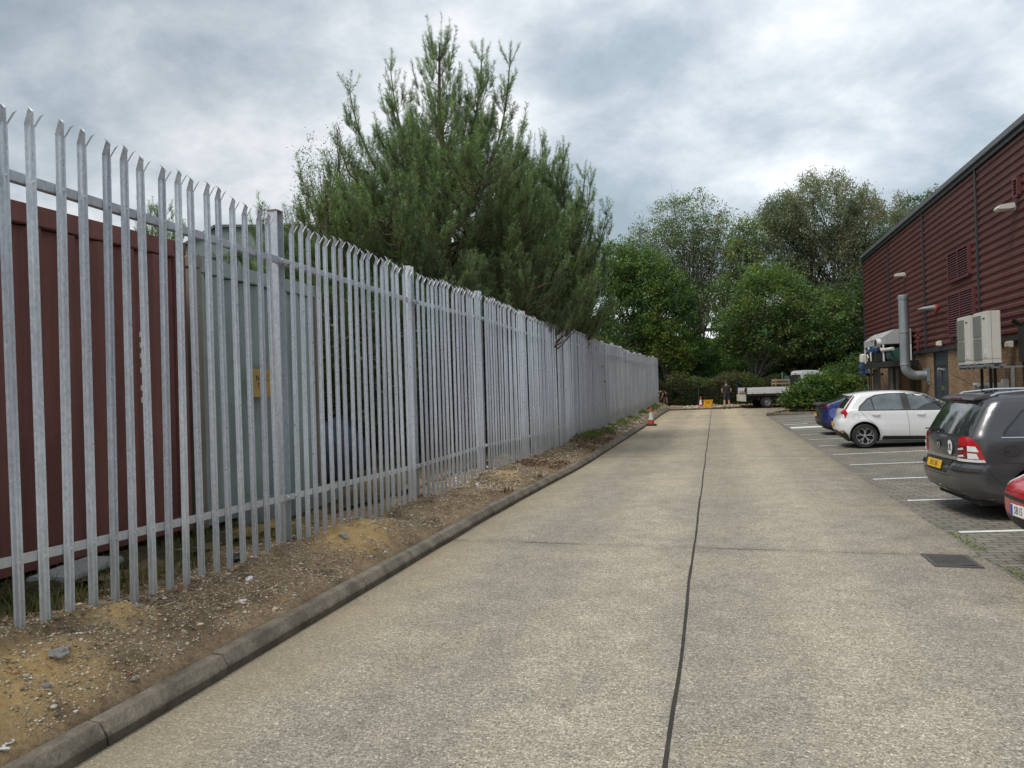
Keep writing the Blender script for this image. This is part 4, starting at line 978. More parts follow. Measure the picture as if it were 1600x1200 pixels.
# ------------------------------------------------------------------ cars
def paint(name, base, metal=.0, rough=.28, dirt=.25):
    m, nt, b = newmat(name); v = coords(nt)
    c = ramp(nt, noise(nt, v, 1.2, 4), [(.3, tuple(x*.94 for x in base)), (.7, tuple(min(1, x*1.05) for x in base))])
    sp = nt.nodes.new('ShaderNodeSeparateXYZ'); link(nt, v, sp.inputs[0])
    mr = nt.nodes.new('ShaderNodeMapRange'); link(nt, mth(nt, 'ADD', sp.outputs[2], mth(nt, 'MULTIPLY', noise(nt, v, 6, 6, .7), .35)), mr.inputs[0])
    mr.inputs[1].default_value = .3; mr.inputs[2].default_value = .75; mr.inputs[3].default_value = 1; mr.inputs[4].default_value = 0
    c = mix(nt, c, (.17, .15, .12), mth(nt, 'MULTIPLY', mr.outputs[0], dirt))
    link(nt, c, b.inputs['Base Color']); b.inputs['Metallic'].default_value = metal
    link(nt, ramp(nt, mth(nt, 'ADD', mr.outputs[0], mth(nt, 'MULTIPLY', noise(nt, v, 9, 5, .7), .25)), [(0, g3(rough*.8)), (1, g3(.65))]), b.inputs['Roughness'])
    b.inputs['Coat Weight'].default_value = .6; b.inputs['Coat Roughness'].default_value = .06
    return m
def glassmat(name, tint, rough=.04):
    m, nt, b = newmat(name); v = coords(nt)
    link(nt, ramp(nt, noise(nt, v, 2.5, 5, .65), [(.35, tuple(x*.45 for x in tint)), (.7, tint)]), b.inputs['Base Color'])
    link(nt, ramp(nt, noise(nt, v, 7, 5), [(.3, g3(rough)), (.7, g3(rough+.05))]), b.inputs['Roughness']); b.inputs['Specular IOR Level'].default_value = .8
    b.inputs['Coat Weight'].default_value = 1; b.inputs['Coat Roughness'].default_value = .02; return m
M_GLASS = glassmat('car_glass', (.035, .042, .045)); M_GLASSL = glassmat('clear_car_glass', (.16, .19, .20))
M_RUBBER = pm('black_rubber', (.018, .018, .018), .75, var=.4, scale=12, dirt=.3, bmp=.2)
M_BLKPL = pm('black_trim_plastic', (.022, .022, .023), .55, var=.2, scale=8, dirt=.25)
M_ALLOY = pm('alloy_wheel', (.55, .55, .56), .35, metal=.8, var=.12, scale=8, dirt=.25)
M_SPOKESHADE = pm('spoke_gap_shade', (.03, .03, .032), .45, metal=.4)
M_CHROME = pm('chrome', (.75, .75, .76), .15, metal=1., var=.05)
M_REDLENS = pm('red_lens', (.42, .008, .012), .12, var=.15, scale=12, coat=1.)
M_DKRED = pm('dark_red_lens', (.14, .008, .015), .15, var=.2, scale=12, coat=1.)
M_CLRLENS = pm('clear_lens', (.72, .74, .76), .12, var=.15, scale=14, coat=1.)
M_AMBER = pm('amber_lens', (.55, .33, .18), .25)
M_YPLATE = pm('yellow_plate', (.72, .42, .03), .45, var=.08); M_WPLATE = pm('white_plate', (.80, .80, .78), .45, var=.05); M_BPLATE = pm('plate_blue', (.02, .08, .35), .5)
M_BKLET = pm('plate_letter', (.012, .012, .012), .5)
M_SILVER = pm('silver_trim', (.45, .46, .47), .3, metal=.7)
M_WHITEST = pm('white_sticker', (.8, .8, .8), .5, var=.03)

def interp_rows(rows, sub=5):
    R = np.array(rows, float); n = len(R); out = []
    d = np.zeros_like(R)
    for i in range(n):
        if i == 0: d[i] = R[1]-R[0]
        elif i == n-1: d[i] = R[-1]-R[-2]
        else:
            a = R[i]-R[i-1]; b = R[i+1]-R[i]
            d[i] = np.where(a*b > 0, 2*a*b/(a+b+1e-12), 0)
    for i in range(n-1):
        for k in range(sub):
            t = k/sub; h00 = 2*t**3-3*t*t+1; h10 = t**3-2*t*t+t; h01 = -2*t**3+3*t*t; h11 = t**3-t*t
            out.append(h00*R[i]+h10*d[i]+h01*R[i+1]+h11*d[i+1])
    out.append(R[-1]); return np.array(out)

def car_body(rows, mats, wheels, arch_r, taper=.07, arch_w=.34):
    """rows: z, x rear, x front, half width, rear corner r, front corner r, rear bow, front bow"""
    S = interp_rows(rows, 6); rings = []
    nc, ns, ne = 9, 34, 14
    for z, xr, xf, w, r1, r2, b1, b2 in S:
        w = max(w, .02); L = max(.05, xf-xr); r1 = min(r1, w*.95, L*.45); r2 = min(r2, w*.95, L*.45); P = []
        for k in range(ns): P.append((xr+r1+(L-r1-r2)*k/ns, -w))
        for k in range(nc): a = -pi/2+pi/2*k/nc; P.append((xf-r2+r2*cos(a), -w+r2+r2*sin(a)))
        for k in range(ne): P.append((xf, -w+r2+(2*w-2*r2)*k/ne))
        for k in range(nc): a = pi/2*k/nc; P.append((xf-r2+r2*cos(a), w-r2+r2*sin(a)))
        for k in range(ns): P.append((xf-r2-(L-r1-r2)*k/ns, w))
        for k in range(nc): a = pi/2+pi/2*k/nc; P.append((xr+r1+r1*cos(a), w-r1+r1*sin(a)))
        for k in range(ne): P.append((xr, w-r1-(2*w-2*r1)*k/ne))
        for k in range(nc): a = pi+pi/2*k/nc; P.append((xr+r1+r1*cos(a), -w+r1+r1*sin(a)))
        Q = []
        for x, y in P:
            u = (x-xr)/L; q = abs(y)/w
            x2 = x+b1*q*q*max(0, 1-(x-xr)/.9)**2-b2*q*q*max(0, 1-(xf-x)/.9)**2
            y2 = y*(1-taper*abs(2*u-1)**3)
            for wx in wheels:
                dd = sqrt((x2-wx)**2+(z-arch_r*.92)**2); 
                if z < .95: y2 += (1 if y > 0 else -1)*.018*math.exp(-((dd-arch_r*1.12)/.07)**2)*(q > .9)
            Q.append((x2, y2, z))
        rings.append(Q)
    n = len(rings[0]); m = MB()
    m.v = [p for r in rings for p in r]
    for i in range(len(rings)-1):
        for k in range(n): a = i*n+k; b = i*n+(k+1) % n; m.f.append((a, b, b+n, a+n))
    m.f.append(tuple(range(n-1, -1, -1))); m.f.append(tuple(range((len(rings)-1)*n, len(rings)*n))); m.mi = [0]*len(m.f)
    me = m.mesh('body', mats)
    tmp = bpy.data.objects.new('tmp', me); COL.objects.link(tmp)
    c = MB(); wmax = max(r[3] for r in rows)+.2
    for wx in wheels:
        for s in (-1, 1): c.lathe([(arch_r, s*(wmax-arch_w-.2)), (arch_r, s*(wmax+.05))], 40, origin=(wx, 0, arch_r*.92), axis='y')
    cm = c.mesh('cut', [mats[1]]); co = bpy.data.objects.new('cut', cm); COL.objects.link(co)
    md = tmp.modifiers.new('b', 'BOOLEAN'); md.operation = 'DIFFERENCE'; md.object = co; md.solver = 'EXACT'; md.material_mode = 'TRANSFER'
    dg = bpy.context.evaluated_depsgraph_get(); out = bpy.data.meshes.new_from_object(tmp.evaluated_get(dg))
    bpy.data.objects.remove(tmp); bpy.data.objects.remove(co)
    out.name = 'body'; shade(out, 32); return out

class Drape:
    def __init__(s, me):
        bm = bmesh.new(); bm.from_mesh(me); s.bvh = BVHTree.FromBMesh(bm); s.bm = bm
    def hit(s, u, v, axis, sign, off):
        far = 12
        if axis == 'y': o, d = Vector((u, sign*far, v)), Vector((0, -sign, 0))
        elif axis == 'x': o, d = Vector((sign*far, u, v)), Vector((-sign, 0, 0))
        elif axis == 'c':      # from the rear corner on side sign; u runs from the rear panel round to the flank
            d = Vector((1, -sign, 0)).normalized(); o = Vector((1, sign, 0)).normalized()*u-d*far+Vector((0, 0, v))
        else: o, d = Vector((u, v, far)), Vector((0, 0, -1))
        p, nrm, i, t = s.bvh.ray_cast(o, d)
        if p is None: return None
        if nrm.dot(d) > 0: nrm = -nrm
        return p+nrm*off
    def patch(s, poly, axis, sign, off, g=.05, skirt=True):
        pts = []; n = len(poly)
        for i in range(n):
            a = Vector(poly[i]); b = Vector(poly[(i+1) % n]); k = max(1, int((b-a).length/g))
            pts += [a+(b-a)*j/k for j in range(k)]
        nb = len(pts); xs = [p.x for p in pts]; ys = [p.y for p in pts]
        def inside(x, y):
            c = False; j = nb-1
            for i in range(nb):
                if (pts[i].y > y) != (pts[j].y > y) and x < (pts[j].x-pts[i].x)*(y-pts[i].y)/(pts[j].y-pts[i].y)+pts[i].x: c = not c
                j = i
            return c
        def dist(x, y): return min((Vector((x, y))-p).length for p in pts)
        x = min(xs)+g/2
        inner = []
        while x < max(xs):
            y = min(ys)+g/2
            while y < max(ys):
                if inside(x, y) and dist(x, y) > g*.45: inner.append(Vector((x, y)))
                y += g
            x += g
        allp = pts+inner
        r = delaunay_2d_cdt(allp, [(i, (i+1) % nb) for i in range(nb)], [], 1, 1e-5)
        V2, F2 = r[0], r[2]; hit = [s.hit(p.x, p.y, axis, sign, off) for p in V2]
        m = MB(); idx = {}
        for i, h in enumerate(hit):
            if h is not None: idx[i] = len(m.v); m.v.append(tuple(h))
        edges = {}
        for f in F2:
            if all(i in idx for i in f):
                m.f.append(tuple(idx[i] for i in f)); m.mi.append(0)
                for a, b in zip(f, f[1:]+f[:1]): e = tuple(sorted((idx[a], idx[b]))); edges[e] = edges.get(e, 0)+1
        if skirt:
            low = {}
            inv = {v: k for k, v in idx.items()}
            for (a, b), c in list(edges.items()):
                if c == 1:
                    for q in (a, b):
                        if q not in low:
                            p = V2[inv[q]]; h = s.hit(p.x, p.y, axis, sign, -.004)
                            low[q] = len(m.v); m.v.append(tuple(h))
                    m.f.append((a, b, low[b], low[a])); m.mi.append(0)
        return m
    def strip(s, pts, axis, sign, w=.006, off=.002, g=.05):
        m = MB(); P = [Vector(pts[0])]
        for a, b in zip(pts, pts[1:]):
            a = Vector(a); b = Vector(b); k = max(1, int((b-a).length/g)); P += [a+(b-a)*(j+1)/k for j in range(k)]
        pr = None
        for i, p in enumerate(P):
            t = (P[min(i+1, len(P)-1)]-P[max(i-1, 0)]).normalized(); nn = Vector((-t.y, t.x))*w/2
            h1 = s.hit(p.x+nn.x, p.y+nn.y, axis, sign, off); h2 = s.hit(p.x-nn.x, p.y-nn.y, axis, sign, off)
            if h1 is None or h2 is None: pr = None; continue
            o = len(m.v); m.v += [tuple(h1), tuple(h2)]
            if pr is not None: m.f.append((pr, pr+1, o+1, o)); m.mi.append(0)
            pr = o
        return m

def merge(ms):
    o = MB()
    for m in ms: o.add(m.v, m.f)
    return o

def wheel(parent, x, y, r, style='alloy', w=.2, rim=None):
    s = 1 if y > 0 else -1; rim = rim or r*.68
    o = empty('wheel', (x, y, r)); o.parent = parent
    m = MB(); m.lathe([(rim, -w/2), (r*.93, -w/2), (r*.985, -w*.36), (r, -w*.2), (r, w*.2), (r*.985, w*.36), (r*.93, w/2), (rim+.004, w/2), (rim-.012, w*.40), (rim-.02, -w/2)], 48, axis='y', close=False)
    m.build('tyre', M_RUBBER, o, smooth=30)
    yo = s*(w/2-.012)
    m = MB(); m.lathe([(rim-.018, yo-s*.10), (rim-.012, yo), (rim+.002, yo+s*.006)], 48, axis='y', close=False); m.build('rim', M_ALLOY, o, smooth=30)
    m = MB(); m.lathe([(0, yo-s*.09), (rim-.015, yo-s*.085)], 32, axis='y', close=False); m.build('brake_shadow', M_SPOKESHADE, o)  # dark disc painted in for the shade behind the spokes
    m = MB()
    if style == 'alloy':
        for k in range(5):
            a = 2*pi*k/5+.3
            for da in (-.16, .16):
                m.bar((.05*cos(a), yo-s*.02, .05*sin(a)), ((rim-.055)*cos(a+da*.9), yo-s*.012, (rim-.055)*sin(a+da*.9)), .022, .018, up=(0, 1, 0))
                m.bar(((rim-.06)*cos(a+da*.9), yo-s*.012, (rim-.06)*sin(a+da*.9)), ((rim-.004)*cos(a+da*2.4), yo-s*.006, (rim-.004)*sin(a+da*2.4)), .02, .016, up=(0, 1, 0))
    elif style == 'steel':
        m.lathe([(0, yo-s*.03), (rim*.5, yo-s*.02), (rim*.75, yo-s*.055), (rim-.01, yo-s*.02)], 32, axis='y', close=False)
    else:
        for k in range(7):
            a = 2*pi*k/7; m.bar((.05*cos(a), yo-s*.02, .05*sin(a)), ((rim-.004)*cos(a), yo-s*.008, (rim-.004)*sin(a)), .04, .018, up=(0, 1, 0))
    m.build('spokes', M_ALLOY if style != 'steel' else M_GREYMETAL, o)
    m = MB(); m.lathe([(.0, yo+s*.001), (.035, yo-s*.002), (.05, yo-s*.02), (.055, yo-s*.05)], 20, axis='y', close=False); m.build('hub_cap', M_ALLOY, o, smooth=True)
    return o

def plate(parent, text, at, mat, face, w=.52, h=.112, lean=0., sx=.72, blue=False, align='CENTER'):
    """face: -1 rear facing -x, +1 front facing +x"""
    o = empty('number_plate', at); o.parent = parent; o.rotation_euler = (0, lean, 0)
    MB().box((0, 0, 0), (.008, w, h)).build('plate', mat, o, bevel=.002)
    rz = -pi/2 if face < 0 else pi/2
    if text: text_mesh('lettering', text, h*.92, M_BKLET, o, (face*.0045, (0 if align == 'CENTER' else face*-(w/2-.065)), -.002), (pi/2, 0, rz), .0008, align, sx)
    if blue: MB().box((face*.0047, -face*(w/2-.022), 0), (.0012, .04, h-.006)).build('blue_band', M_BPLATE, o)
    return o

def white_hatch():
    P = paint('white_car_paint', (.74, .75, .76), rough=.25, dirt=.22)
    car = thing('parked_car', 'white hatchback with black alloy spoked wheels parked between the blue and dark grey cars', 'car')
    rows = [ # z xr xf w rr rf bowr bowf
        (.19, .30, 3.78, .76, .25, .3, .05, .15), (.27, .14, 3.92, .82, .25, .3, .07, .18), (.36, .05, 3.99, .845, .24, .35, .10, .2), (.50, .0, 4.02, .862, .22, .35, .11, .22),
        (.62, .0, 4.01, .865, .2, .35, .11, .22), (.72, .03, 3.97, .862, .18, .4, .10, .25), (.79, .075, 3.85, .86, .16, .4, .10, .3), (.86, .095, 3.62, .858, .15, .4, .10, .3), (.94, .105, 3.32, .852, .15, .4, .09, .3),
        (.985, .13, 3.06, .842, .15, .35, .08, .3), (1.03, .17, 2.96, .815, .15, .3, .07, .3), (1.12, .235, 2.80, .775, .15, .25, .06, .25), (1.22, .31, 2.62, .735, .14, .22, .06, .25), (1.32, .39, 2.43, .695, .14, .2, .05, .22), (1.39, .45, 2.27, .66, .14, .2, .05, .2),
        (1.435, .50, 2.10, .62, .16, .25, .05, .2), (1.465, .62, 1.95, .56, .2, .3, .05, .2), (1.485, .82, 1.78, .46, .2, .3, .05, .1), (1.497, 1.05, 1.6, .32, .2, .2, .02, .05), (1.503, 1.2, 1.45, .16, .1, .1, 0, 0)]
    me = car_body(rows, [P, M_RUBBER], (.70, 3.22), .365); mkobj('body', me, car); D = Drape(me)
    def both(name, poly, off, mat, g=.05, parent=car):
        for s in (-1, 1): D.patch(poly, 'y', s, off, g).build(name, mat, parent, smooth=50)
    bl = [(.57, 1.0), (.60, 1.09), (.80, 1.29), (1.0, 1.375), (1.25, 1.412), (1.60, 1.422), (1.62, .985)]
    both('window_seal', [(.55, .985), (.585, 1.10), (.79, 1.31), (.98, 1.40), (1.25, 1.432), (1.9, 1.44), (2.24, 1.405), (2.62, 1.19), (2.88, 1.0), (2.9, .975)], .003, M_BLKPL)
    both('rear_window', [(.60, 1.005), (.625, 1.09), (.81, 1.27), (.86, 1.30), (.93, 1.005)], .006, M_GLASSL, .05)
    both('rear_door_window', [(.965, 1.005), (.90, 1.315), (1.02, 1.37), (1.25, 1.405), (1.575, 1.415), (1.63, 1.005)], .006, M_GLASSL, .06)
    both('front_door_window', [(1.80, 1.005), (1.745, 1.415), (1.95, 1.41), (2.19, 1.375), (2.50, 1.185), (2.72, 1.005)], .006, M_GLASSL, .06)
    both('cabin_shade', [(1.95, 1.012), (2.12, 1.13), (2.3, 1.18), (2.43, 1.19), (2.66, 1.012)], .0085, M_GLASS, .06)
    D.patch([(-.60, 1.04), (-.47, 1.35), (.47, 1.35), (.60, 1.04)], 'x', -1, .005, .08).build('rear_screen', M_GLASS, car, smooth=50)
    D.patch([(-.52, 1.04), (-.40, 1.34), (.40, 1.34), (.52, 1.04)], 'x', 1, .004, .1).build('windscreen', M_GLASS, car, smooth=50)
    m = MB(); m.prism([(.36, 1.375), (.30, 1.395), (.34, 1.420), (.60, 1.450), (.62, 1.40)], 'y', -.50, .50); m.build('spoiler', P, car, bevel=.012, smooth=50)
    for s in (-1, 1):
        l = D.patch([(.50, .93), (.56, .99), (.64, 1.035), (.73, 1.01), (.78, .93), (.735, .80), (.70, .80), (.665, .90)], 'c', s, .012, .03).build('tail_lamp', M_REDLENS, car, smooth=50)
        D.patch([(.655, 1.036), (.72, 1.02), (.775, 1.36), (.735, 1.37)], 'c', s, .009, .03).build('lamp_blade', M_DKRED, l, smooth=50)
        D.patch([(.665, .90), (.69, .895), (.72, .81), (.70, .80)], 'c', s, .016, .03).build('lamp_tip', M_CLRLENS, l)
    D.patch([(-.80, .22), (-.80, .40), (-.5, .46), (.5, .46), (.8, .40), (.8, .22)], 'x', -1, .006, .08).build('lower_bumper', M_BLKPL, car, smooth=50)
    [D.patch([(.50, .24), (.50, .40), (.66, .47), (.74, .40), (.84, .24)], 'c', s, .010, .04).build('bumper_side', M_BLKPL, car, smooth=50) for s in (-1, 1)]; [D.patch([(.60, .385), (.61, .45), (.665, .455), (.69, .40)], 'c', s, .014, .03).build('reflector', M_AMBER, car) for s in (-1, 1)]
    both('sill', [(1.10, .21), (1.13, .31), (2.82, .31), (2.84, .21)], .006, M_BLKPL, .08); both('sill_strip', [(1.12, .312), (1.12, .325), (2.82, .325), (2.82, .312)], .009, M_SILVER, .08)
    for s in (-1, 1):
        dr = D.strip([(.62, .975), (.70, .86), (.98, .58), (1.09, .45), (1.10, .33)], 'y', s, .007); d2 = D.strip([(1.70, .985), (1.745, .7), (1.76, .33)], 'y', s, .007); d3 = D.strip([(2.84, .96), (2.86, .6), (2.8, .33)], 'y', s, .007)
        merge([dr, d2, d3]).build('door_seams', M_BLKPL, car)
        c = [(.505+.075*cos(a), .82+.075*sin(a)) for a in np.linspace(0, 2*pi, 30)]; D.strip(c, 'y', s, .005).build('fuel_flap_seam', M_GREYMETAL, car)
        for hx in (.98, 2.03):
            h = D.hit(hx, .885, 'y', s, 0); m = MB(); m.tube([h+Vector((-.09, 0, 0)), h+Vector((-.07, s*.03, 0)), h+Vector((.07, s*.03, 0)), h+Vector((.09, 0, 0))], .013, 8); m.build('door_handle', P, car, smooth=True)
        m = MB(); m.box((2.62, s*.93, 1.02), (.12, .2, .13)); m.bar((2.62, s*.80, .98), (2.62, s*.86, 1.0), .05); m.build('door_mirror', P, car, bevel=.03, smooth=True)
        merge([D.strip([(1.1, .60), (1.9, .56), (2.7, .585)], 'y', s, .004, .0015)]).build('door_crease', P, car)
        D.patch([(3.5, .72), (3.4, .84), (3.72, .80), (3.88, .68)], 'y', s, .01, .04).build('headlamp', M_CLRLENS, car, smooth=50)
    for k in (-.10, -.03, .04): pass
    text_mesh('badge', 'MG3', .055, M_CHROME, car, (.085, -.62, .86), (pi/2, 0, -pi/2), .003)
    plate(car, '', (-.012, 0, .60), M_YPLATE, -1)
    for x in (.70, 3.22):
        for s in (-1, 1): wheel(car, x, s*.765, .315, 'alloy')
    m = MB(); m.tube([(.85, 0, 1.48), (.62, 0, 1.62)], .004, 6); m.build('aerial', M_BLKPL, car)
    m = MB(); m.bb(.3, 3.8, -.66, .66, .16, .24); m.build('underbody', M_RUBBER, car)
    return car

def grey_mpv():
    P = paint('dark_grey_car_paint', (.075, .077, .083), metal=.35, rough=.3, dirt=.35)
    car = thing('parked_car', 'dark grey people carrier with a round white UK sticker on its tailgate', 'car')
    rows = [
        (.20, .34, 4.20, .80, .3, .3, .06, .15), (.27, .17, 4.36, .85, .3, .3, .08, .18), (.36, .055, 4.44, .885, .3, .35, .10, .22), (.48, .01, 4.47, .90, .3, .4, .11, .25), (.60, .0, 4.46, .903, .3, .4, .11, .25),
        (.665, .035, 4.42, .903, .28, .4, .10, .25), (.72, .07, 4.32, .902, .26, .4, .10, .25), (.80, .075, 4.10, .90, .24, .4, .09, .3), (.90, .075, 3.75, .897, .22, .4, .09, .3), (1.0, .085, 3.45, .89, .22, .4, .08, .3), (1.05, .10, 3.32, .88, .2, .35, .08, .3),
        (1.12, .135, 3.18, .855, .2, .3, .07, .3), (1.22, .185, 2.98, .825, .2, .3, .07, .3), (1.34, .25, 2.74, .79, .2, .3, .07, .3), (1.44, .31, 2.5, .755, .2, .3, .06, .28), (1.52, .37, 2.3, .715, .2, .3, .06, .28),
        (1.565, .44, 2.15, .665, .25, .3, .05, .2), (1.595, .60, 1.95, .59, .25, .3, .05, .2), (1.615, .85, 1.75, .45, .2, .2, .03, .1), (1.625, 1.05, 1.5, .25, .1, .1, 0, 0)]
    me = car_body(rows, [P, M_RUBBER], (.93, 3.64), .375, taper=.06); mkobj('body', me, car); D = Drape(me)
    def both(name, poly, off, mat, g=.05):
        for s in (-1, 1): D.patch(poly, 'y', s, off, g).build(name, mat, car, smooth=50)
    both('window_seal', [(.50, 1.055), (.55, 1.15), (.78, 1.40), (.95, 1.475), (1.2, 1.50), (2.2, 1.49), (2.6, 1.34), (3.0, 1.07)], .003, M_BLKPL, .08)
    both('rear_window', [(.55, 1.075), (.585, 1.145), (.80, 1.385), (.97, 1.455), (1.2, 1.485), (1.22, 1.075)], .006, M_GLASS, .06)
    both('door_window', [(1.27, 1.075), (1.25, 1.485), (2.0, 1.48), (2.02, 1.075)], .006, M_GLASS, .08); both('front_door_window', [(2.07, 1.075), (2.05, 1.475), (2.25, 1.455), (2.55, 1.33), (2.9, 1.09)], .006, M_GLASS, .08)
    both('window_strip', [(.50, 1.052), (.50, 1.064), (3.0, 1.064), (3.0, 1.052)], .008, M_CHROME, .1)
    D.patch([(-.71, 1.075), (-.595, 1.50), (.595, 1.50), (.71, 1.075)], 'x', -1, .005, .08).build('rear_screen', M_GLASS, car, smooth=50)
    D.patch([(-.70, 1.055), (-.70, 1.073), (.70, 1.073), (.70, 1.055)], 'x', -1, .006, .08).build('screen_seal', M_BLKPL, car)
    D.patch([(-.62, 1.1), (-.5, 1.46), (.5, 1.46), (.62, 1.1)], 'x', 1, .005, .1).build('windscreen', M_GLASS, car, smooth=50)
    m = MB(); m.prism([(.30, 1.520), (.31, 1.548), (.44, 1.588), (.62, 1.600), (.62, 1.55), (.42, 1.535)], 'y', -.56, .56); m.build('spoiler', P, car, bevel=.014, smooth=50)
    MB().bb(.235, .30, -.16, .16, 1.512, 1.535).build('brake_lamp', M_DKRED, car, loc=(.062, 0, .012))
    # tail lamps wrap the corner: red surround with two stacked pale lenses
    for s in (-1, 1):
        l = D.patch([(.475, .74), (.50, 1.045), (.60, 1.06), (.68, 1.045), (.765, .96), (.835, .74)], 'c', s, .014, .03).build('tail_lamp', M_REDLENS, car, smooth=50)
        for z0, z1 in ((.785, .855), (.875, .945)):
            D.patch([(.485, z0), (.49, z1), (.625, z1), (.62, z0)], 'c', s, .019, .03).build('inner_lens', M_DKRED, l, smooth=50)
            D.patch([(.49, z0+.008), (.50, z0+.03), (.575, z0+.045), (.585, z0+.02)], 'c', s, .023, .03).build('reflector', M_CLRLENS, l, smooth=50)
            D.patch([(.635, z0), (.635, z1), (.735-.1*(z1-.9), z1-.004), (.765, z0)], 'c', s, .019, .03).build('clear_lens', M_CLRLENS, l, smooth=50)
        D.patch([(.48, .742), (.48, .775), (.815, .775), (.828, .742)], 'c', s, .019, .03).build('reversing_lens', M_CLRLENS, l, smooth=50)
    D.patch([(-.60, .745), (-.60, .785), (.60, .785), (.60, .745)], 'x', -1, .014, .08).build('tailgate_strip', M_SILVER, car, smooth=50)
    D.patch([(-.40, .56), (-.42, .735), (.42, .735), (.40, .56)], 'x', -1, .004, .08).build('plate_recess', M_BLKPL, car, smooth=50)
    D.strip([(-.9, .735), (-.56, .735), (-.50, .56), (-.42, .53), (.42, .53), (.50, .56), (.56, .735), (.9, .735)], 'x', -1, .009).build('tailgate_seam', M_RUBBER, car)
    [D.strip([(s*.645, 1.50), (s*.75, 1.06), (s*.60, 1.05)], 'x', -1, .008).build('tailgate_edge', M_RUBBER, car) for s in (-1, 1)]
    for s in (-1, 1):
        D.patch([(.40, .615), (.40, .655), (.80, .655), (.80, .615)], 'c', s, .018, .03).build('bumper_strip', M_BLKPL, car, smooth=50)
        merge([D.strip([(.30, .72), (.36, .60), (.50, .45)], 'y', s, .006), D.strip([(1.26, 1.05), (1.30, .8), (1.42, .5), (1.43, .3)], 'y', s, .007), D.strip([(2.06, 1.05), (2.1, .3)], 'y', s, .007), D.strip([(3.0, 1.05), (3.08, .7), (3.05, .3)], 'y', s, .007)]).build('door_seams', M_RUBBER, car)
        c = [(.60+.085*cos(a), .885+.07*sin(a)) for a in np.linspace(0, 2*pi, 30)]; D.strip(c, 'y', s, .007).build('fuel_flap_seam', M_RUBBER, car)
        D.patch([(.535, .88), (.535, .90), (.575, .90), (.575, .88)], 'y', s, .006, .03).build('fuel_flap_catch', M_RUBBER, car)
        for hx in (1.45, 2.3):
            h = D.hit(hx, .93, 'y', s, 0); m = MB(); m.tube([h+Vector((-.1, 0, 0)), h+Vector((-.08, s*.035, 0)), h+Vector((.08, s*.035, 0)), h+Vector((.1, 0, 0))], .014, 8); m.build('door_handle', P, car, smooth=True)
        m = MB(); pts = [D.hit(x, s*(.56-.03*(x < .6)-.02*(x > 2.1)), 'z', 1, .0)+Vector((0, 0, h)) for x, h in ((.48, .0), (.60, .035), (1.0, .045), (1.5, .045), (2.0, .035), (2.2, .0))]; m.tube(pts, .015, 8); m.build('roof_rail', M_CHROME, car, smooth=True)
        m = MB(); m.box((2.85, s*.98, 1.08), (.12, .2, .15)); m.bar((2.85, s*.84, 1.02), (2.85, s*.9, 1.05), .05); m.build('door_mirror', P, car, bevel=.03, smooth=True)
        D.patch([(3.95, .72), (3.9, .82), (4.2, .78), (4.3, .68)], 'y', s, .01, .04).build('headlamp', M_CLRLENS, car, smooth=50)
        D.strip([(.20, .265), (.42, .27)], 'y', s, .012, .006).build('bumper_scuff', M_SILVER, car)
    D.patch([(-.62, .22), (-.6, .34), (.6, .34), (.62, .22)], 'x', -1, .004, .09).build('lower_bumper', M_BLKPL, car, smooth=50)
    plate(car, 'SH12 8JU', (.006, 0, .655), M_YPLATE, -1, lean=.22, w=.50, h=.115)
    # maker's round badge and the UK sticker
    h = D.hit(0, .93, 'x', -1, .006)
    m = MB(); m.lathe([(.055, 0), (.066, -.008), (.058, -.012)], 26, origin=(h.x, 0, .93), axis='x', close=False); m.build('badge_ring', M_CHROME, car, smooth=True)
    m = MB(); m.lathe([(.0, -.004), (.056, -.003)], 26, origin=(h.x, 0, .93), axis='x', close=False); m.build('badge_ground', M_BLKPL, car); m = MB(); m.tube([(h.x-.008, .045, .945), (h.x-.009, .01, .93), (h.x-.009, .0, .90), (h.x-.009, -.02, .935), (h.x-.008, -.045, .92)], [.005, .011, .012, .009, .004], 6); m.build('badge_emblem', M_CHROME, car)
    h = D.hit(-.36, .90, 'x', -1, .008)
    s = empty('country_sticker', (h.x-.003, -.36, .90)); s.parent = car; s.rotation_euler = (0, 0, -.07)
    m = MB(); m.lathe([(0, -.002), (.098, -.001), (.098, .002)], 32, axis='x', close=False); m.build('disc', M_WHITEST, s)
    text_mesh('lettering', 'UK', .135, M_BKLET, s, (-.004, 0, -.002), (pi/2, 0, -pi/2), .0008, sx=.85)
    m = MB(); m.bar((.135, .1, 1.13), (.12, .55, 1.10), .018); m.box((.12, .1, 1.12), (.05, .08, .05)); m.build('rear_wiper', M_RUBBER, car, loc=(-.03, 0, 0))
    m = MB(); m.tube([(.70, 0, 1.605), (.28, .06, 1.88)], [.006, .003], 6); m.box((.72, 0, 1.612), (.1, .05, .03)); m.build('aerial', M_BLKPL, car)
    for x in (.93, 3.64):
        for s_ in (-1, 1): wheel(car, x, s_*.80, .325, 'seven')
    m = MB(); m.bb(.3, 4.2, -.7, .7, .17, .25); m.build('underbody', M_RUBBER, car)
    return car

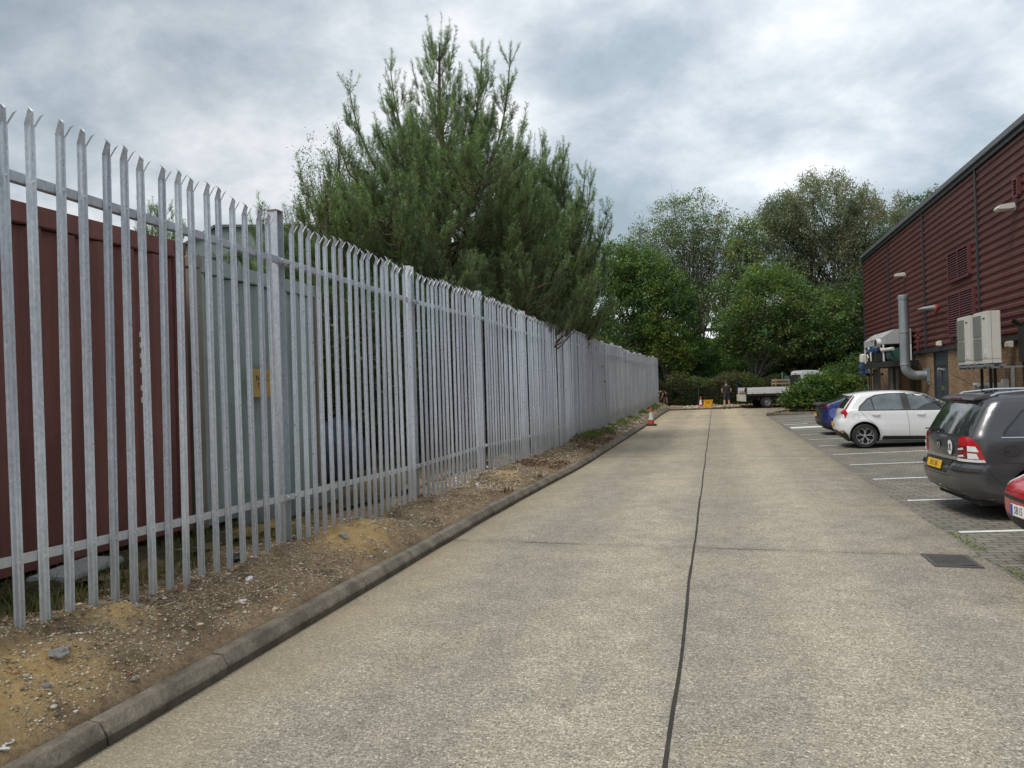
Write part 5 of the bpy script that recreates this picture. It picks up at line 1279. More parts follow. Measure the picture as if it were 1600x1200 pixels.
def blue_saloon():
    P = paint('blue_car_paint', (.02, .03, .16), metal=.3, rough=.25, dirt=.2)
    car = thing('parked_car', 'dark blue hatchback with black rear panel showing beyond the white car', 'car')
    rows = [(.20, .3, 4.1, .78, .25, .3, .05, .15), (.30, .08, 4.25, .84, .25, .3, .08, .2), (.45, .0, 4.3, .87, .22, .35, .1, .22), (.62, .02, 4.28, .872, .2, .4, .1, .25), (.78, .05, 4.1, .87, .18, .4, .1, .3), (.95, .06, 3.7, .86, .16, .4, .1, .3),
            (1.03, .10, 3.2, .84, .16, .35, .1, .3), (1.07, .30, 3.05, .81, .16, .3, .08, .3), (1.14, .55, 2.9, .77, .16, .3, .06, .3), (1.25, .85, 2.7, .72, .16, .3, .06, .3), (1.35, 1.12, 2.5, .67, .16, .3, .05, .3), (1.42, 1.35, 2.3, .60, .16, .3, .05, .2), (1.46, 1.6, 2.05, .4, .1, .1, 0, 0)]
    me = car_body(rows, [P, M_RUBBER], (.78, 3.38), .36); mkobj('body', me, car); D = Drape(me)
    D.patch([(-.70, .52), (-.72, .98), (.72, .98), (.70, .52)], 'x', -1, .008, .08).build('rear_panel', M_BLKPL, car, smooth=50)
    D.patch([(-.74, .24), (-.74, .47), (.74, .47), (.74, .24)], 'x', -1, .008, .08).build('lower_bumper', M_BLKPL, car, smooth=50)
    for s in (-1, 1):
        D.patch([(.45, .89), (.45, .985), (.80, .995), (.83, .93)], 'c', s, .012, .04).build('tail_lamp', M_DKRED, car, smooth=50)
        D.patch([(.62, 1.08), (.95, 1.26), (1.3, 1.37), (2.3, 1.38), (2.9, 1.06), (.62, 1.04)], 'y', s, .005, .07).build('side_window', M_GLASS, car, smooth=50)
    D.patch([(.32, -.60), (1.25, -.5), (1.25, .5), (.32, .60)], 'z', 1, .005, .08).build('rear_screen', M_GLASSL, car, smooth=50)
    pl = paint('flap_highlight_blue', (.10, .14, .42), metal=.1, rough=.3, dirt=0)  # highlight on the round flap, put into its colour as a lighter blue
    c = [(.46+.17*cos(a), .74+.18*sin(a)) for a in np.linspace(0, 2*pi, 24)[:-1]]; D.patch(c, 'y', -1, .012, .05).build('fuel_flap', pl, car, smooth=50)
    m = MB(); m.prism([(.02, .98), (-.03, 1.03), (.1, 1.075), (.3, 1.08), (.3, 1.03)], 'y', -.74, .74); m.build('spoiler', M_BLKPL, car, bevel=.01)
    plate(car, '', (-.006, .1, .66), M_YPLATE, -1)
    for x in (.78, 3.38):
        for s in (-1, 1): wheel(car, x, s*.77, .315, 'seven')
    m = MB(); m.bb(.3, 4.0, -.66, .66, .16, .24); m.build('underbody', M_RUBBER, car)
    return car

def red_hatch():
    P = paint('red_car_paint', (.42, .01, .02), rough=.2, dirt=.12)
    car = thing('parked_car', 'bright red car with its nose and white plate at the right edge of the photo', 'car')
    rows = [(.17, .3, 3.62, .74, .25, .3, .05, .15), (.22, .12, 3.78, .80, .25, .30, .07, .16), (.30, .03, 3.86, .83, .24, .32, .1, .15), (.42, .0, 3.90, .845, .22, .32, .1, .15), (.54, .0, 3.90, .85, .2, .32, .1, .15), (.64, .02, 3.86, .85, .2, .32, .1, .15), (.72, .05, 3.76, .848, .2, .36, .1, .2),
            (.80, .07, 3.55, .845, .2, .36, .1, .2), (.88, .08, 3.25, .84, .2, .32, .1, .15), (.95, .1, 2.95, .83, .2, .4, .1, .3), (1.05, .18, 2.75, .78, .2, .3, .1, .3), (1.2, .3, 2.5, .72, .2, .3, .08, .3), (1.35, .42, 2.2, .65, .2, .3, .06, .3), (1.43, .6, 1.95, .55, .2, .3, .05, .2), (1.47, .9, 1.7, .35, .1, .1, 0, 0)]
    me = car_body(rows, [P, M_RUBBER], (.72, 3.12), .35); mkobj('body', me, car); D = Drape(me)
    D.patch([(-.50, .235), (-.56, .30), (-.52, .36), (.52, .36), (.56, .30), (.50, .235)], 'x', 1, .006, .06).build('lower_grille', M_BLKPL, car, smooth=50)
    D.patch([(-.62, .53), (-.60, .565), (.60, .565), (.62, .53)], 'x', 1, .006, .06).build('upper_grille', M_BLKPL, car, smooth=50)
    for s in (-1, 1):
        D.patch([(s*.80, .60), (s*.66, .62), (s*.60, .70), (s*.74, .76), (s*.82, .74)], 'x', 1, .01, .04).build('headlamp', M_CLRLENS, car, smooth=50)
        D.patch([(3.42, .66), (3.26, .76), (3.38, .765), (3.56, .69)], 'y', s, .01, .03).build('headlamp', M_CLRLENS, car, smooth=50)
        D.patch([(s*.62, .26), (s*.62, .35), (s*.76, .34), (s*.74, .27)], 'x', 1, .008, .04).build('fog_lamp_recess', M_BLKPL, car, smooth=50)
        D.patch([(.55, 1.0), (.75, 1.3), (1.2, 1.38), (2.1, 1.33), (2.6, 1.0)], 'y', s, .005, .08).build('side_window', M_GLASS, car, smooth=50)
        D.strip([(2.95, .93), (3.35, .78), (3.6, .66)], 'y', s, .006).build('bonnet_seam', M_RUBBER, car)
        m = MB(); m.box((2.45, s*.90, 1.0), (.12, .18, .13)); m.build('door_mirror', P, car, bevel=.03, smooth=True)
    D.patch([(-.62, 1.0), (-.5, 1.36), (.5, 1.36), (.62, 1.0)], 'x', 1, .005, .08).build('windscreen', M_GLASS, car, smooth=50)
    D.strip([(-.74, .585), (-.4, .60), (0, .605), (.4, .60), (.74, .585)], 'x', 1, .006).build('bonnet_edge', M_RUBBER, car)
    plate(car, 'SB15', (3.906, 0, .44), M_WPLATE, 1, blue=True, align='LEFT')
    h = D.hit(0, .66, 'x', 1, .01); m = MB(); m.lathe([(.05, 0), (.055, .012), (.045, .014)], 20, origin=(h.x, 0, .66), axis='x', close=False); m.bar((h.x+.008, -.04, .65), (h.x+.008, .04, .67), .01); m.build('badge', M_CHROME, car)
    for x in (.72, 3.12):
        for s in (-1, 1): wheel(car, x, s*.75, .30, 'seven')
    m = MB(); m.bb(.3, 3.6, -.62, .62, .15, .2); m.build('underbody', M_RUBBER, car)
    return car

def place(car, x, y, a, s):
    car.location = (x, y, gz(x+1.2, y)-.0); car.rotation_euler = (0, 0, a); car.scale = (s, s, s)
CAR_POSE = dict(white=(2.78, 19.14, -.056, .884), grey=(2.572, 9.886, .063, .887), blue=(2.92, 23.3, .02, .86), red=(5.86, 7.26, pi+.12, .88))
place(white_hatch(), *CAR_POSE['white']); place(grey_mpv(), *CAR_POSE['grey']); place(blue_saloon(), *CAR_POSE['blue'])
rc = red_hatch(); place(rc, *CAR_POSE['red'])
# ------------------------------------------------------------------ vegetation
def unit(v): return v/np.maximum(1e-9, np.linalg.norm(v, axis=-1, keepdims=True))
def leaf_quads(C, L, W, cols, up=.3, droop=None, r=rng):
    """one folded-less diamond leaf per centre; random orientation, tilted so that most face upwards"""
    n = len(C); ax = unit(r.normal(size=(n, 3)))
    if droop is not None: ax = unit(ax+np.array([0, 0, -droop]))
    nr = unit(r.normal(size=(n, 3))+np.array([0, 0, up*2])); sd = unit(np.cross(ax, nr))
    L = np.broadcast_to(L, (n,))[:, None]; W = np.broadcast_to(W, (n,))[:, None]
    V = np.stack([C-ax*L*.5, C+sd*W*.5-ax*L*.08, C+ax*L*.5, C-sd*W*.5-ax*L*.08], 1).reshape(-1, 3)
    return V, np.repeat(cols, 4, 0)
def quads_obj(name, V, cols, mat, parent=None):
    F = np.arange(len(V)).reshape(-1, 4); return mkobj(name, np_mesh(name, V, quads=F, cols=cols, mat=mat), parent)
def tubes_obj(name, paths, mat, parent=None, n=5):
    """paths: list of (pts array, radii array)"""
    Vs = []; Fs = []; o = 0
    for pts, rad in paths:
        pts = np.asarray(pts, float); k = len(pts); t = np.gradient(pts, axis=0); t = unit(t)
        ref = np.array([.3, .2, .93]) if abs(t[0][2]) < .8 else np.array([1., .1, 0]); u = unit(np.cross(t, ref)); w = np.cross(t, u); a = np.arange(n)*2*pi/n
        R = pts[:, None]+(u[:, None]*np.cos(a)[None, :, None]+w[:, None]*np.sin(a)[None, :, None])*np.asarray(rad)[:, None, None]
        Vs.append(R.reshape(-1, 3)); i = np.arange(k-1)[:, None]*n; j = np.arange(n)[None]; A = i+j; B = i+(j+1) % n
        Fs.append((np.stack([A, B, B+n, A+n], -1).reshape(-1, 4))+o); o += k*n
    return mkobj(name, np_mesh(name, np.concatenate(Vs), quads=np.concatenate(Fs), mat=mat, smooth=True), parent)
M_BARK = pm('bark', (.10, .085, .07), .95, var=.4, scale=6, bmp=.6, bscale=18, stretch=(1, 1, .3)); M_PINEBARK = pm('pine_bark', (.13, .085, .06), .95, var=.4, scale=8, bmp=.6)
M_PALEBARK = pm('pale_bark', (.20, .18, .155), .9, var=.4, scale=5)

def bez(a, b, c, k):
    t = np.linspace(0, 1, k)[:, None]; return (1-t)**2*a+2*t*(1-t)*b+t*t*c

def broadleaf(name, label, base, lobes, leaf=.16, dens=1., col=(.06, .10, .025), colvar=.35, clus=.55, per=46, droop=None, trunks=1, trunk_r=.16, twigs=70, bark=None, cat='tree', group=None, seed=0, limb_show=True, hollow=.55, lw=.5, tr=.35, lean=(0, 0)):
    """lobes: (x,y,z,rx,ry,rz) world"""
    r = np.random.default_rng(seed+100); root = thing(name, label, cat, base, group=group); B = np.array(base, float)
    CC = []; 
    vol = sum(l[3]*l[4]*l[5] for l in lobes)
    for l in lobes:
        n = max(3, int(dens*14*(l[3]*l[4]+l[4]*l[5]+l[3]*l[5])/3/(clus**2)))
        d = unit(r.normal(size=(n, 3))); rad = hollow+(1.04-hollow)*r.random(n)**.5; rad *= 1+.16*(fnoise(d[:, 0]*3+l[0], d[:, 2]*3+d[:, 1]*2, 1.3, seed)-.5)*2
        CC.append(np.array(l[:3])+d*rad[:, None]*np.array(l[3:6]))
    CC = np.concatenate(CC); CC = CC[CC[:, 2] > B[2]+.3]
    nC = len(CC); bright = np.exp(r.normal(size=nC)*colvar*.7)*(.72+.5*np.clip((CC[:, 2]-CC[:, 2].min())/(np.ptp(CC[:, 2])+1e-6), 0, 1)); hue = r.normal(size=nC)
    k = r.poisson(per, nC).clip(6); idx = np.repeat(np.arange(nC), k); N = len(idx)
    sz = clus*(.6+.7*r.random(nC))
    off = r.normal(size=(N, 3))*np.array([.5, .5, .36])*sz[idx][:, None]
    if droop: off[:, 2] -= np.abs(r.normal(size=N))*droop*sz[idx]*.9; off[:, :2] *= .75
    P = CC[idx]+off
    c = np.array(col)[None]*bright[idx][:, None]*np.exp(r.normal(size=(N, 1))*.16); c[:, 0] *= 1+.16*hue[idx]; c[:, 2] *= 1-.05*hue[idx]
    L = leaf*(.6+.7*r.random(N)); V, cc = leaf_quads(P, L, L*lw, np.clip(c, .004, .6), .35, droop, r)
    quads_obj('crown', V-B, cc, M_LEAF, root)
    # trunk and limbs
    paths = []; tops = []
    zt = CC[:, 2].max(); cx, cy = CC[:, 0].mean(), CC[:, 1].mean()
    for t in range(trunks):
        tgt = CC[r.integers(nC)]; e = np.array([cx+(tgt[0]-cx)*.45 if trunks > 1 else cx, cy+(tgt[1]-cy)*.4 if trunks > 1 else cy, B[2]+(zt-B[2])*.72]); s = B+np.array([(t-(trunks-1)/2)*trunk_r*4, 0, -.15]) if trunks > 1 else B+np.array([0, 0, -.15])
        mid = (s+e)/2+np.array([r.normal()*.3+lean[0], r.normal()*.3+lean[1], 0]); p = bez(s, mid, e, 9); p[1:-1] += r.normal(size=(7, 3))*.04*np.array([1, 1, 0]); paths.append((p-B, trunk_r*np.linspace(1, .22, 9))); tops.append(p)
    tubes_obj('trunk', paths, bark or M_BARK, root, 8)
    tw = []
    for i in r.choice(nC, min(twigs, nC), replace=False):
        p = tops[r.integers(len(tops))]; h = np.clip((CC[i][2]-B[2])*.62, 0, None); j = int(np.argmin(np.abs(p[:, 2]-B[2]-h*(.5+.4*r.random())))); s = p[j]; e = CC[i]; m_ = (s+e)/2+np.array([0, 0, .12*np.linalg.norm(e-s)])*(1 if not droop else 1.6); q = bez(s, m_, e, 7); q[1:-1] += r.normal(size=(5, 3))*.03*np.linalg.norm(e-s)
        tw.append((q-B, trunk_r*(.32-.03*j)*np.linspace(1, .12, 7)+.004))
        for _ in range(2):
            e2 = e+r.normal(size=3)*clus*.4+np.array([0, 0, .2*clus]); tw.append((bez(q[4], (q[4]+e2)/2+r.normal(size=3)*.08, e2, 4)-B, trunk_r*.07*np.linspace(1, .3, 4)+.003))
    tubes_obj('branches', tw, bark or M_BARK, root, 4)
    return root

def pine(name, label, base, H, prof, seed=0, lean=(0, 0), dens=1., col=(.115, .16, .085), skip=None, zlow=1.2, bias=None, needle=.082, leaders=(), group=None):
    """Scots pine: whorled branches that turn up at their ends, every shoot clothed with needles"""
    r = np.random.default_rng(seed+500); root = thing(name, label, 'tree', base, group=group)
    tz = np.linspace(0, H, 14); tx = lean[0]*(tz/H)**1.3+.05*np.sin(tz*1.3); ty = lean[1]*(tz/H)**1.3; T = np.stack([tx, ty, tz], -1)
    trunk = [(T, .15*(1-tz/H)**.8+.018)]; br = []; shoots = []      # shoots: (start, end, age)
    def tp(z): return np.array([np.interp(z, tz, tx), np.interp(z, tz, ty), z])
    def clothe(path, a): shoots.append((path, a))
    z = zlow
    def branch(s, L, ang, rise, rad, order=0):
        d = np.array([cos(ang), sin(ang), 0]); n = 8; t = np.linspace(0, 1, n)
        up = rise; pts = s+d*(L*(t-.14*t**3))[:, None]+np.array([0, 0, 1.])*(L*(up*t+.34*t**3))[:, None]; pts[1:] += r.normal(size=(n-1, 3))*.02*L
        br.append((pts, rad*.75*np.linspace(1, .16, n)))
        hb = min(1, max(0, s[2]/H)); k = int(max(4, L/(.14+.10*hb)*dens)) if order == 0 else int(max(3, L/.12*dens))
        for i in range(k):
            u = .22+.78*(i+r.random()*.6)/k
            if order == 0 and u < .3 and r.random() < .5: continue
            p0 = np.array([np.interp(u, t, pts[:, c]) for c in range(3)]); side = 1 if i % 2 else -1; aa = ang+side*(.75+.35*r.random()); L2 = L*(.16+.34*(1-abs(u-.55)*1.1))*(.7+.5*r.random())
            if order == 0 and L2 > .34: branch(p0, L2, aa, .15+.3*r.random(), rad*.4, 1)
            else: shoot(p0, .13+.17*r.random()+.17*hb*r.random(), aa, .35+1.2*r.random()+1.6*hb)
        shoot(pts[-2], (.24+.25*r.random())*(.8+.5*hb), ang, 1.6+2*hb)
        for s_ in (-1, 1): shoot(pts[-2], .16+.16*r.random(), ang+s_*.6, 1.2)
    def shoot(p, L, a, rise):
        n = 5; t = np.linspace(0, 1, n); d = unit(np.array([cos(a), sin(a), rise])); e = p+d*(L*t)[:, None]+np.array([0, 0, 1])*(L*.38*t**2)[:, None]; shoots.append((e, L))
    while z < H-.35:
        f = z/H; L = np.interp(f, prof[0], prof[1]); nb = 5 if f < .85 else 4; a0 = r.random()*6.28
        for i in range(nb):
            a = a0+i*2*pi/nb+r.normal()*.2; Lb = L*(.72+.5*r.random())*(1+(bias[1]*cos(a-bias[0]) if bias else 0))
            branch(tp(z)+np.array([0, 0, r.normal()*.04]), max(.3, Lb), a, .10+.75*f**2+r.normal()*.05, .012+.018*Lb)
        z += .40-.10*f+r.random()*.12
    # leader tuft
    shoot(tp(H-.55), .95, 0, 9)
    for i in range(5): shoot(tp(H-.45), .42, i*1.26, 1.8)
    for (lx, ly, lz, lh) in leaders:      # extra ascending leaders
        z = lz
        s = tp(lz); e = np.array([lx, ly, lz+lh]); q = bez(s, np.array([lx*.85, ly*.85, lz+lh*.25]), e, 10); br.append((q, .05*np.linspace(1, .25, 10)))
        for i in range(4, 10):
            for k in range(4): aa = r.random()*6.28; shoot(q[i], .30+.16*r.random()+.12*(10-i)/6, aa, 1.0+.5*r.random())
            if i < 8:
                for k in range(3): branch(q[i], .35+.30*r.random()*(9-i)/3, r.random()*6.28, .5, .012, 1)
        shoot(q[-1]-np.array([0, 0, .1]), .5, 0, 9)
    shoots[:] = [q for q in shoots if not (q[0][-1][0]+base[0] > -4.15 and q[0][-1][2]+base[2] < 3.25+.1*r.random())]
    br[:] = [q for q in br if not (q[0][-1][0]+base[0] > -4.0 and q[0][-1][2]+base[2] < 3.2)]
    # needles
    A = np.array([s[0] for s in shoots]); Ln = np.array([s[1] for s in shoots]); S = len(A)
    per = np.clip((Ln*190).astype(int), 30, 110); idx = np.repeat(np.arange(S), per); N = len(idx); u = r.random(N)**.85*4; i0 = np.minimum(u.astype(int), 3); fr = (u-i0)[:, None]
    P = A[idx, i0]*(1-fr)+A[idx, i0+1]*fr; ax = unit(A[idx, i0+1]-A[idx, i0]); rd = unit(np.cross(ax, r.normal(size=(N, 3)))); dr = unit(ax*(.75+.35*r.random((N, 1)))+rd)
    L = (needle*(.7+.5*r.random(N)))[:, None]; W = .0125; sd = unit(np.cross(dr, r.normal(size=(N, 3))))*W/2
    V = np.stack([P-sd*.6, P+sd*.6, P+dr*L+sd*.45, P+dr*L-sd*.45], 1).reshape(-1, 3)
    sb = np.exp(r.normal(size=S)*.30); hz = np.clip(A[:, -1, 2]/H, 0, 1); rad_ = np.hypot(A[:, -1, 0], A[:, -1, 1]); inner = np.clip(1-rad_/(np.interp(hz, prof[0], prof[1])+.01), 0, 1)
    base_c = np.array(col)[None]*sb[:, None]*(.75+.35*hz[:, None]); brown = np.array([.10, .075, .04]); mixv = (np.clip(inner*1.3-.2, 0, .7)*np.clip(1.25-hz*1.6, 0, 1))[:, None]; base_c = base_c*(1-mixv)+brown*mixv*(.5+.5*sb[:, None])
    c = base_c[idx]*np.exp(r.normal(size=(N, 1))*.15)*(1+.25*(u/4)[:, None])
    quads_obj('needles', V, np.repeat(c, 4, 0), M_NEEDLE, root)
    tubes_obj('trunk', trunk, M_PINEBARK, root, 9); tubes_obj('branches', br, M_PINEBARK, root, 5)
    tubes_obj('shoots', [(s[0], [.005, .004, .004, .003, .002]) for s in shoots], M_PINEBARK, root, 3)
    return root
M_NEEDLE = M_LEAF

def forest():
    P1 = ([0, .12, .3, .5, .62, .72, .82, .93, 1], [2.9, 3.3, 3.1, 2.3, 1.5, 1.0, .7, .4, .2])
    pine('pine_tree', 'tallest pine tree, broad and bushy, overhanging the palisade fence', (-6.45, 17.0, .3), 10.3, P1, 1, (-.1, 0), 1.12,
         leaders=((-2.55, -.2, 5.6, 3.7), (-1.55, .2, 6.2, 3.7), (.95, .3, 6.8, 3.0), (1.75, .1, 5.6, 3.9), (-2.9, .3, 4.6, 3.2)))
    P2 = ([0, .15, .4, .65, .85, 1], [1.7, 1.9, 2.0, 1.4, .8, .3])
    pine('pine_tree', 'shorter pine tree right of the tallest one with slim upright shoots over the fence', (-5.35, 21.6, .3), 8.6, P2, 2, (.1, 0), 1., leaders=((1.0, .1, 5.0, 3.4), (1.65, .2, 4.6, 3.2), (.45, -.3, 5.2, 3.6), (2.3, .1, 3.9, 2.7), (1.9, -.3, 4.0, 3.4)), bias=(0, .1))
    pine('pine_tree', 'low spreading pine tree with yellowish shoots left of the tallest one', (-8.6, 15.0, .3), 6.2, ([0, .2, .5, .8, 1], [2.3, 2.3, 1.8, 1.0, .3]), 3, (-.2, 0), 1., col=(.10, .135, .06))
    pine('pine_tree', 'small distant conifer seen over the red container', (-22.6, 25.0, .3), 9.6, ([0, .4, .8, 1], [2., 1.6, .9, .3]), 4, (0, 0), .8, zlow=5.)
    bl = broadleaf
    G = (.060, .085, .028)
    # wispy grey green tree behind the pines
    bl('willow_tree', 'wispy grey green tree left behind the tallest pine', (-12.6, 22.5, .3), [(-12.5, 22.5, 8.2, 1.7, 1.7, 2.7), (-13.6, 22.5, 5.8, 1.9, 1.8, 2.0), (-11.6, 22.5, 6.2, 2, 2, 2.4)], leaf=.10, dens=.8, col=(.10, .125, .075), clus=.42, per=36, droop=.5, twigs=120, seed=1, lw=.3, hollow=.2)
    # green scrub mixed into the foot of the pines and hanging over the fence
    bl('maple_tree', 'bright green broadleaved sapling growing out between the pines above the fence', (-5.6, 19.5, .35), [(-5.0, 19.6, 4.6, 1.2, 1.3, 1.5), (-4.4, 21.5, 3.7, .9, 1.5, .8), (-5.6, 20.5, 6.3, 1.0, 1.2, 1.4)], leaf=.13, dens=.7, col=(.10, .15, .03), clus=.4, per=26, seed=2, twigs=50, trunk_r=.06, hollow=.3)
    for i, (x, y, z, rx, ry, rz, c, lb) in enumerate(((-5.9, 12.2, 1.7, .9, 1.6, 1.4, (.03, .042, .016), 'dark shrub behind the fence just beyond the blue sheet'), (-5.6, 15.2, 1.8, 1., 1.8, 1.5, (.035, .04, .02), 'dark brownish shrub behind the fence under the tallest pine'),
            (-5.5, 19.2, 1.9, 1., 2., 1.6, (.035, .045, .018), 'dark shrub behind the fence between the two larger pines'), (-5.5, 24, 2.0, 1.2, 2.4, 1.5, (.035, .05, .018), 'dark shrub behind the fence beyond the second pine'),
            (-5.6, 30, 2.2, 1.3, 3.4, 1.7, (.045, .065, .02), 'shrub behind the middle of the fence just overtopping it'), (-5.7, 38, 2.4, 1.4, 4., 1.9, (.045, .065, .02), 'shrub behind the far part of the fence'), (-7.6, 10.5, 1.9, 1.5, 2, 1.7, (.03, .04, .018), 'dark shrub deep in the yard behind the blue sheet'))):
        bl('shrub', lb, (x, y, .35), [(x, y, z, rx, ry, rz), (x-1.3, y+.5, z*.9, rx*1.2, ry, rz)], leaf=.12, dens=.75, col=c, clus=.42, per=40, seed=10+i, twigs=40, trunk_r=.05, cat='shrub', hollow=.3)
    # overhanging branch sprays at the fence line, right end of the pines
    bl('overhanging_shrub', 'brownish evergreen branches drooping over the fence top beyond the second pine', (-5.2, 25.5, .35), [(-4.7, 21.4, 4.6, .85, 1.5, .9), (-4.9, 20.0, 4.5, .9, 1.4, .9), (-5.1, 23.2, 4.9, .8, 1.3, .9)], leaf=.10, dens=.85, col=(.06, .068, .034), clus=.38, per=44, droop=None, seed=30, twigs=50, trunk_r=.07, cat='shrub', lw=.3)
    # trees behind the far part of the fence
    bl('oak_tree', 'mid green tree behind the fence showing left of the bare topped tree', (-7.6, 40, .3), [(-7.3, 40, 6.6, 1.7, 2, 2.6), (-8.4, 40, 9.5, 1.7, 2, 2.2), (-6.3, 40, 4.2, 1.4, 1.8, 1.8)], leaf=.17, dens=.6, col=(.08, .12, .04), clus=.6, per=44, seed=3, twigs=70, hollow=.3)
    bl('oak_tree', 'dark ivy clad tree behind the end of the fence', (-5.0, 53, .2), [(-5.6, 53, 6.6, 2.6, 2, 3.6), (-3.3, 52.5, 6.3, 2.3, 2, 3.4), (-4.6, 53, 9.6, 2.2, 2, 2.0), (-6.6, 53, 10.3, 1.7, 1.7, 2)], leaf=.2, dens=1.1, col=(.072, .12, .038), clus=.62, per=60, seed=4, twigs=60, trunk_r=.25)
    bl('hazel_shrub', 'yellow green shrub hanging in front of the dark ivy clad tree', (-3.0, 51.0, .2), [(-3.0, 51, 4.6, 1.3, .9, 1.6), (-2.3, 51, 3.4, .9, .8, 1.3), (-3.9, 51, 5.7, .8, .8, .9)], leaf=.17, dens=.9, col=(.10, .145, .03), clus=.5, per=46, seed=5, twigs=40, trunk_r=.06, cat='shrub')
    # sparse, half bare tree: many twigs, few leaves
    bl('birch_tree', 'tall sparse tree with bare twigs and sky showing through its crown', (-1.6, 60, 1.5), [(-3.6, 60, 13.2, 3.0, 2.4, 3.9), (.9, 60, 12.0, 2.7, 2.2, 3.4), (-1.2, 60, 14.2, 2.6, 2.2, 3.0), (-5.9, 60, 11.6, 2.2, 2, 2.9), (-1.5, 60, 9.3, 3.0, 2, 2.6)], leaf=.16, dens=.85, col=(.12, .155, .08), clus=.62, per=36, seed=6, twigs=260, trunk_r=.13, trunks=4, bark=M_PALEBARK, hollow=.1)
    bl('ash_tree', 'light green thin crowned tree right of the bare topped one', (1.9, 57, 1.5), [(2.2, 57, 9.6, 1.9, 1.6, 3.0), (.8, 57, 7.6, 1.5, 1.4, 2.3), (2.6, 57, 12.6, 1.3, 1.3, 1.7)], leaf=.2, dens=.7, col=(.12, .165, .07), clus=.6, per=42, seed=7, twigs=160, trunk_r=.13, trunks=2, hollow=.2)
    # big weeping grey green tree
    bl('weeping_birch', 'biggest weeping grey green tree standing behind the rounded green one', (8.5, 60, 1.5), [(8.2, 60, 14.6, 4.0, 3.2, 3.2), (11.7, 60, 12.9, 3.0, 3, 3.2), (5.2, 60, 11.8, 2.5, 2.5, 3.2), (9.0, 60, 10.2, 4.2, 3, 3.4), (12.6, 60, 9.6, 2.8, 2.6, 3.2), (9.5, 59, 6.2, 4.8, 2.5, 3.2), (5.6, 60, 15.0, 1.7, 1.8, 1.6)], leaf=.19, dens=1.05, col=(.135, .15, .10), clus=.72, per=84, droop=.75, seed=8, twigs=90, trunk_r=.30, trunks=3, hollow=.35, lw=.36)
    bl('oak_tree', 'dark treetop just rising over the eaves of the maroon building', (17.5, 66, 1), [(17.2, 66, 15.0, 2.2, 2, 1.9), (15.5, 66, 13.2, 1.8, 2, 2), (18, 66, 11, 3, 2, 4)], leaf=.2, dens=.8, col=(.06, .09, .045), clus=.6, per=50, seed=9, twigs=50)
    # rounded green tree with two leaning stems
    bl('field_maple', 'rounded green tree with two leaning pale stems behind the flatbed truck', (2.3, 51.5, .3), [(3.7, 51.5, 6.9, 2.6, 2.2, 2.4), (6.2, 51.5, 5.9, 2.3, 2.0, 2.2), (1.6, 51.5, 5.3, 1.6, 1.6, 1.7), (4.6, 51.3, 4.4, 3.2, 1.9, 1.5), (3.4, 51.5, 8.6, 1.4, 1.4, 1.1), (7.3, 51.5, 4.2, 1.3, 1.6, 1.6)], leaf=.19, dens=.95, col=(.085, .13, .042), clus=.62, per=54, seed=12, twigs=90, trunk_r=.14, trunks=2, bark=M_PALEBARK)
    bl('elder_tree', 'dark shaded tree filling the gap between the maple and the building', (8.6, 54, .5), [(8.6, 54, 4.6, 2.2, 1.8, 3.2), (10.6, 55, 5.4, 2.2, 1.8, 3.6), (7, 55, 3, 2.5, 1.5, 2.2)], leaf=.2, dens=.8, col=(.05, .08, .03), clus=.62, per=50, seed=13, twigs=40)
    # planted bush on the island
    bl('viburnum_bush', 'rounded evergreen bush on the kerbed island beside the parking bays', (5.2, 38.9, .05), [(5.15, 38.9, 1.0, 1.35, 1.4, .9), (3.95, 38.9, .62, .75, .9, .58), (6.2, 39, .9, 1.0, 1.4, .85), (4.9, 38.3, .45, 1.35, .8, .45)], leaf=.14, dens=1.25, col=(.06, .10, .022), clus=.34, per=52, seed=14, twigs=60, trunk_r=.05, cat='bush', hollow=.5)
    bl('hedge_shrub', 'dark shrub at the far corner of the building under the steel platform', (7.4, 46.5, .05), [(7.3, 46.5, 1.3, 1.0, 1.2, 1.3), (8.6, 47, 1.6, 1.2, 1.2, 1.6)], leaf=.14, dens=.9, col=(.05, .085, .025), clus=.4, per=44, seed=15, twigs=30, trunk_r=.05, cat='bush')
    # bank clothed in ivy, bramble hedge at its foot
    mb = mat_soil('bank_soil', (.03, .035, .015), (.06, .055, .03))
    def bz(X, Y): return .1+5.0*np.clip((Y-50.6)/8.5, 0, 1)**.85+(fnoise(X, Y, .4, 31)-.5)*.7*np.clip((Y-50.6)/3, 0, 1)
    tag(grid('bank', np.arange(-45, 60, .8), np.arange(50.5, 75, .5), bz, mb), kind='structure')
    r = np.random.default_rng(77); n = 150000; X = -9+22*r.random(n); Y = 50.8+8.6*r.random(n); Z = bz(X, Y)+.1+.45*fnoise(X, Y, 1.1, 33)*r.random(n)*1.6; sh = .55+.8*fnoise(X, Y, .8, 34)*fnoise(X, Y, 2.5, 35)*2
    c = np.array((.062, .115, .034))[None]*sh[:, None]*np.exp(r.normal(size=(n, 1))*.25); V, cc = leaf_quads(np.stack([X, Y, Z], -1), .14+.08*r.random(n), .11, c, .5, None, r)
    tag(quads_obj('ivy', V, cc, M_LEAF), 'dark ivy covering the whole bank behind the end of the road', 'ivy', kind='stuff')
    n = 90000; X = -5.5+16*r.random(n); t = r.random(n); Y = 50.2+1.6*r.random(n)-.5*t; hh = 1.5+.9*fnoise(X, X*0, .7, 36)+.3*fnoise(X, X*0, 2.2, 37); Z = .15+hh*t*(.8+.3*r.random(n)); keep = fnoise(X, Z, 1.6, 38) > .22
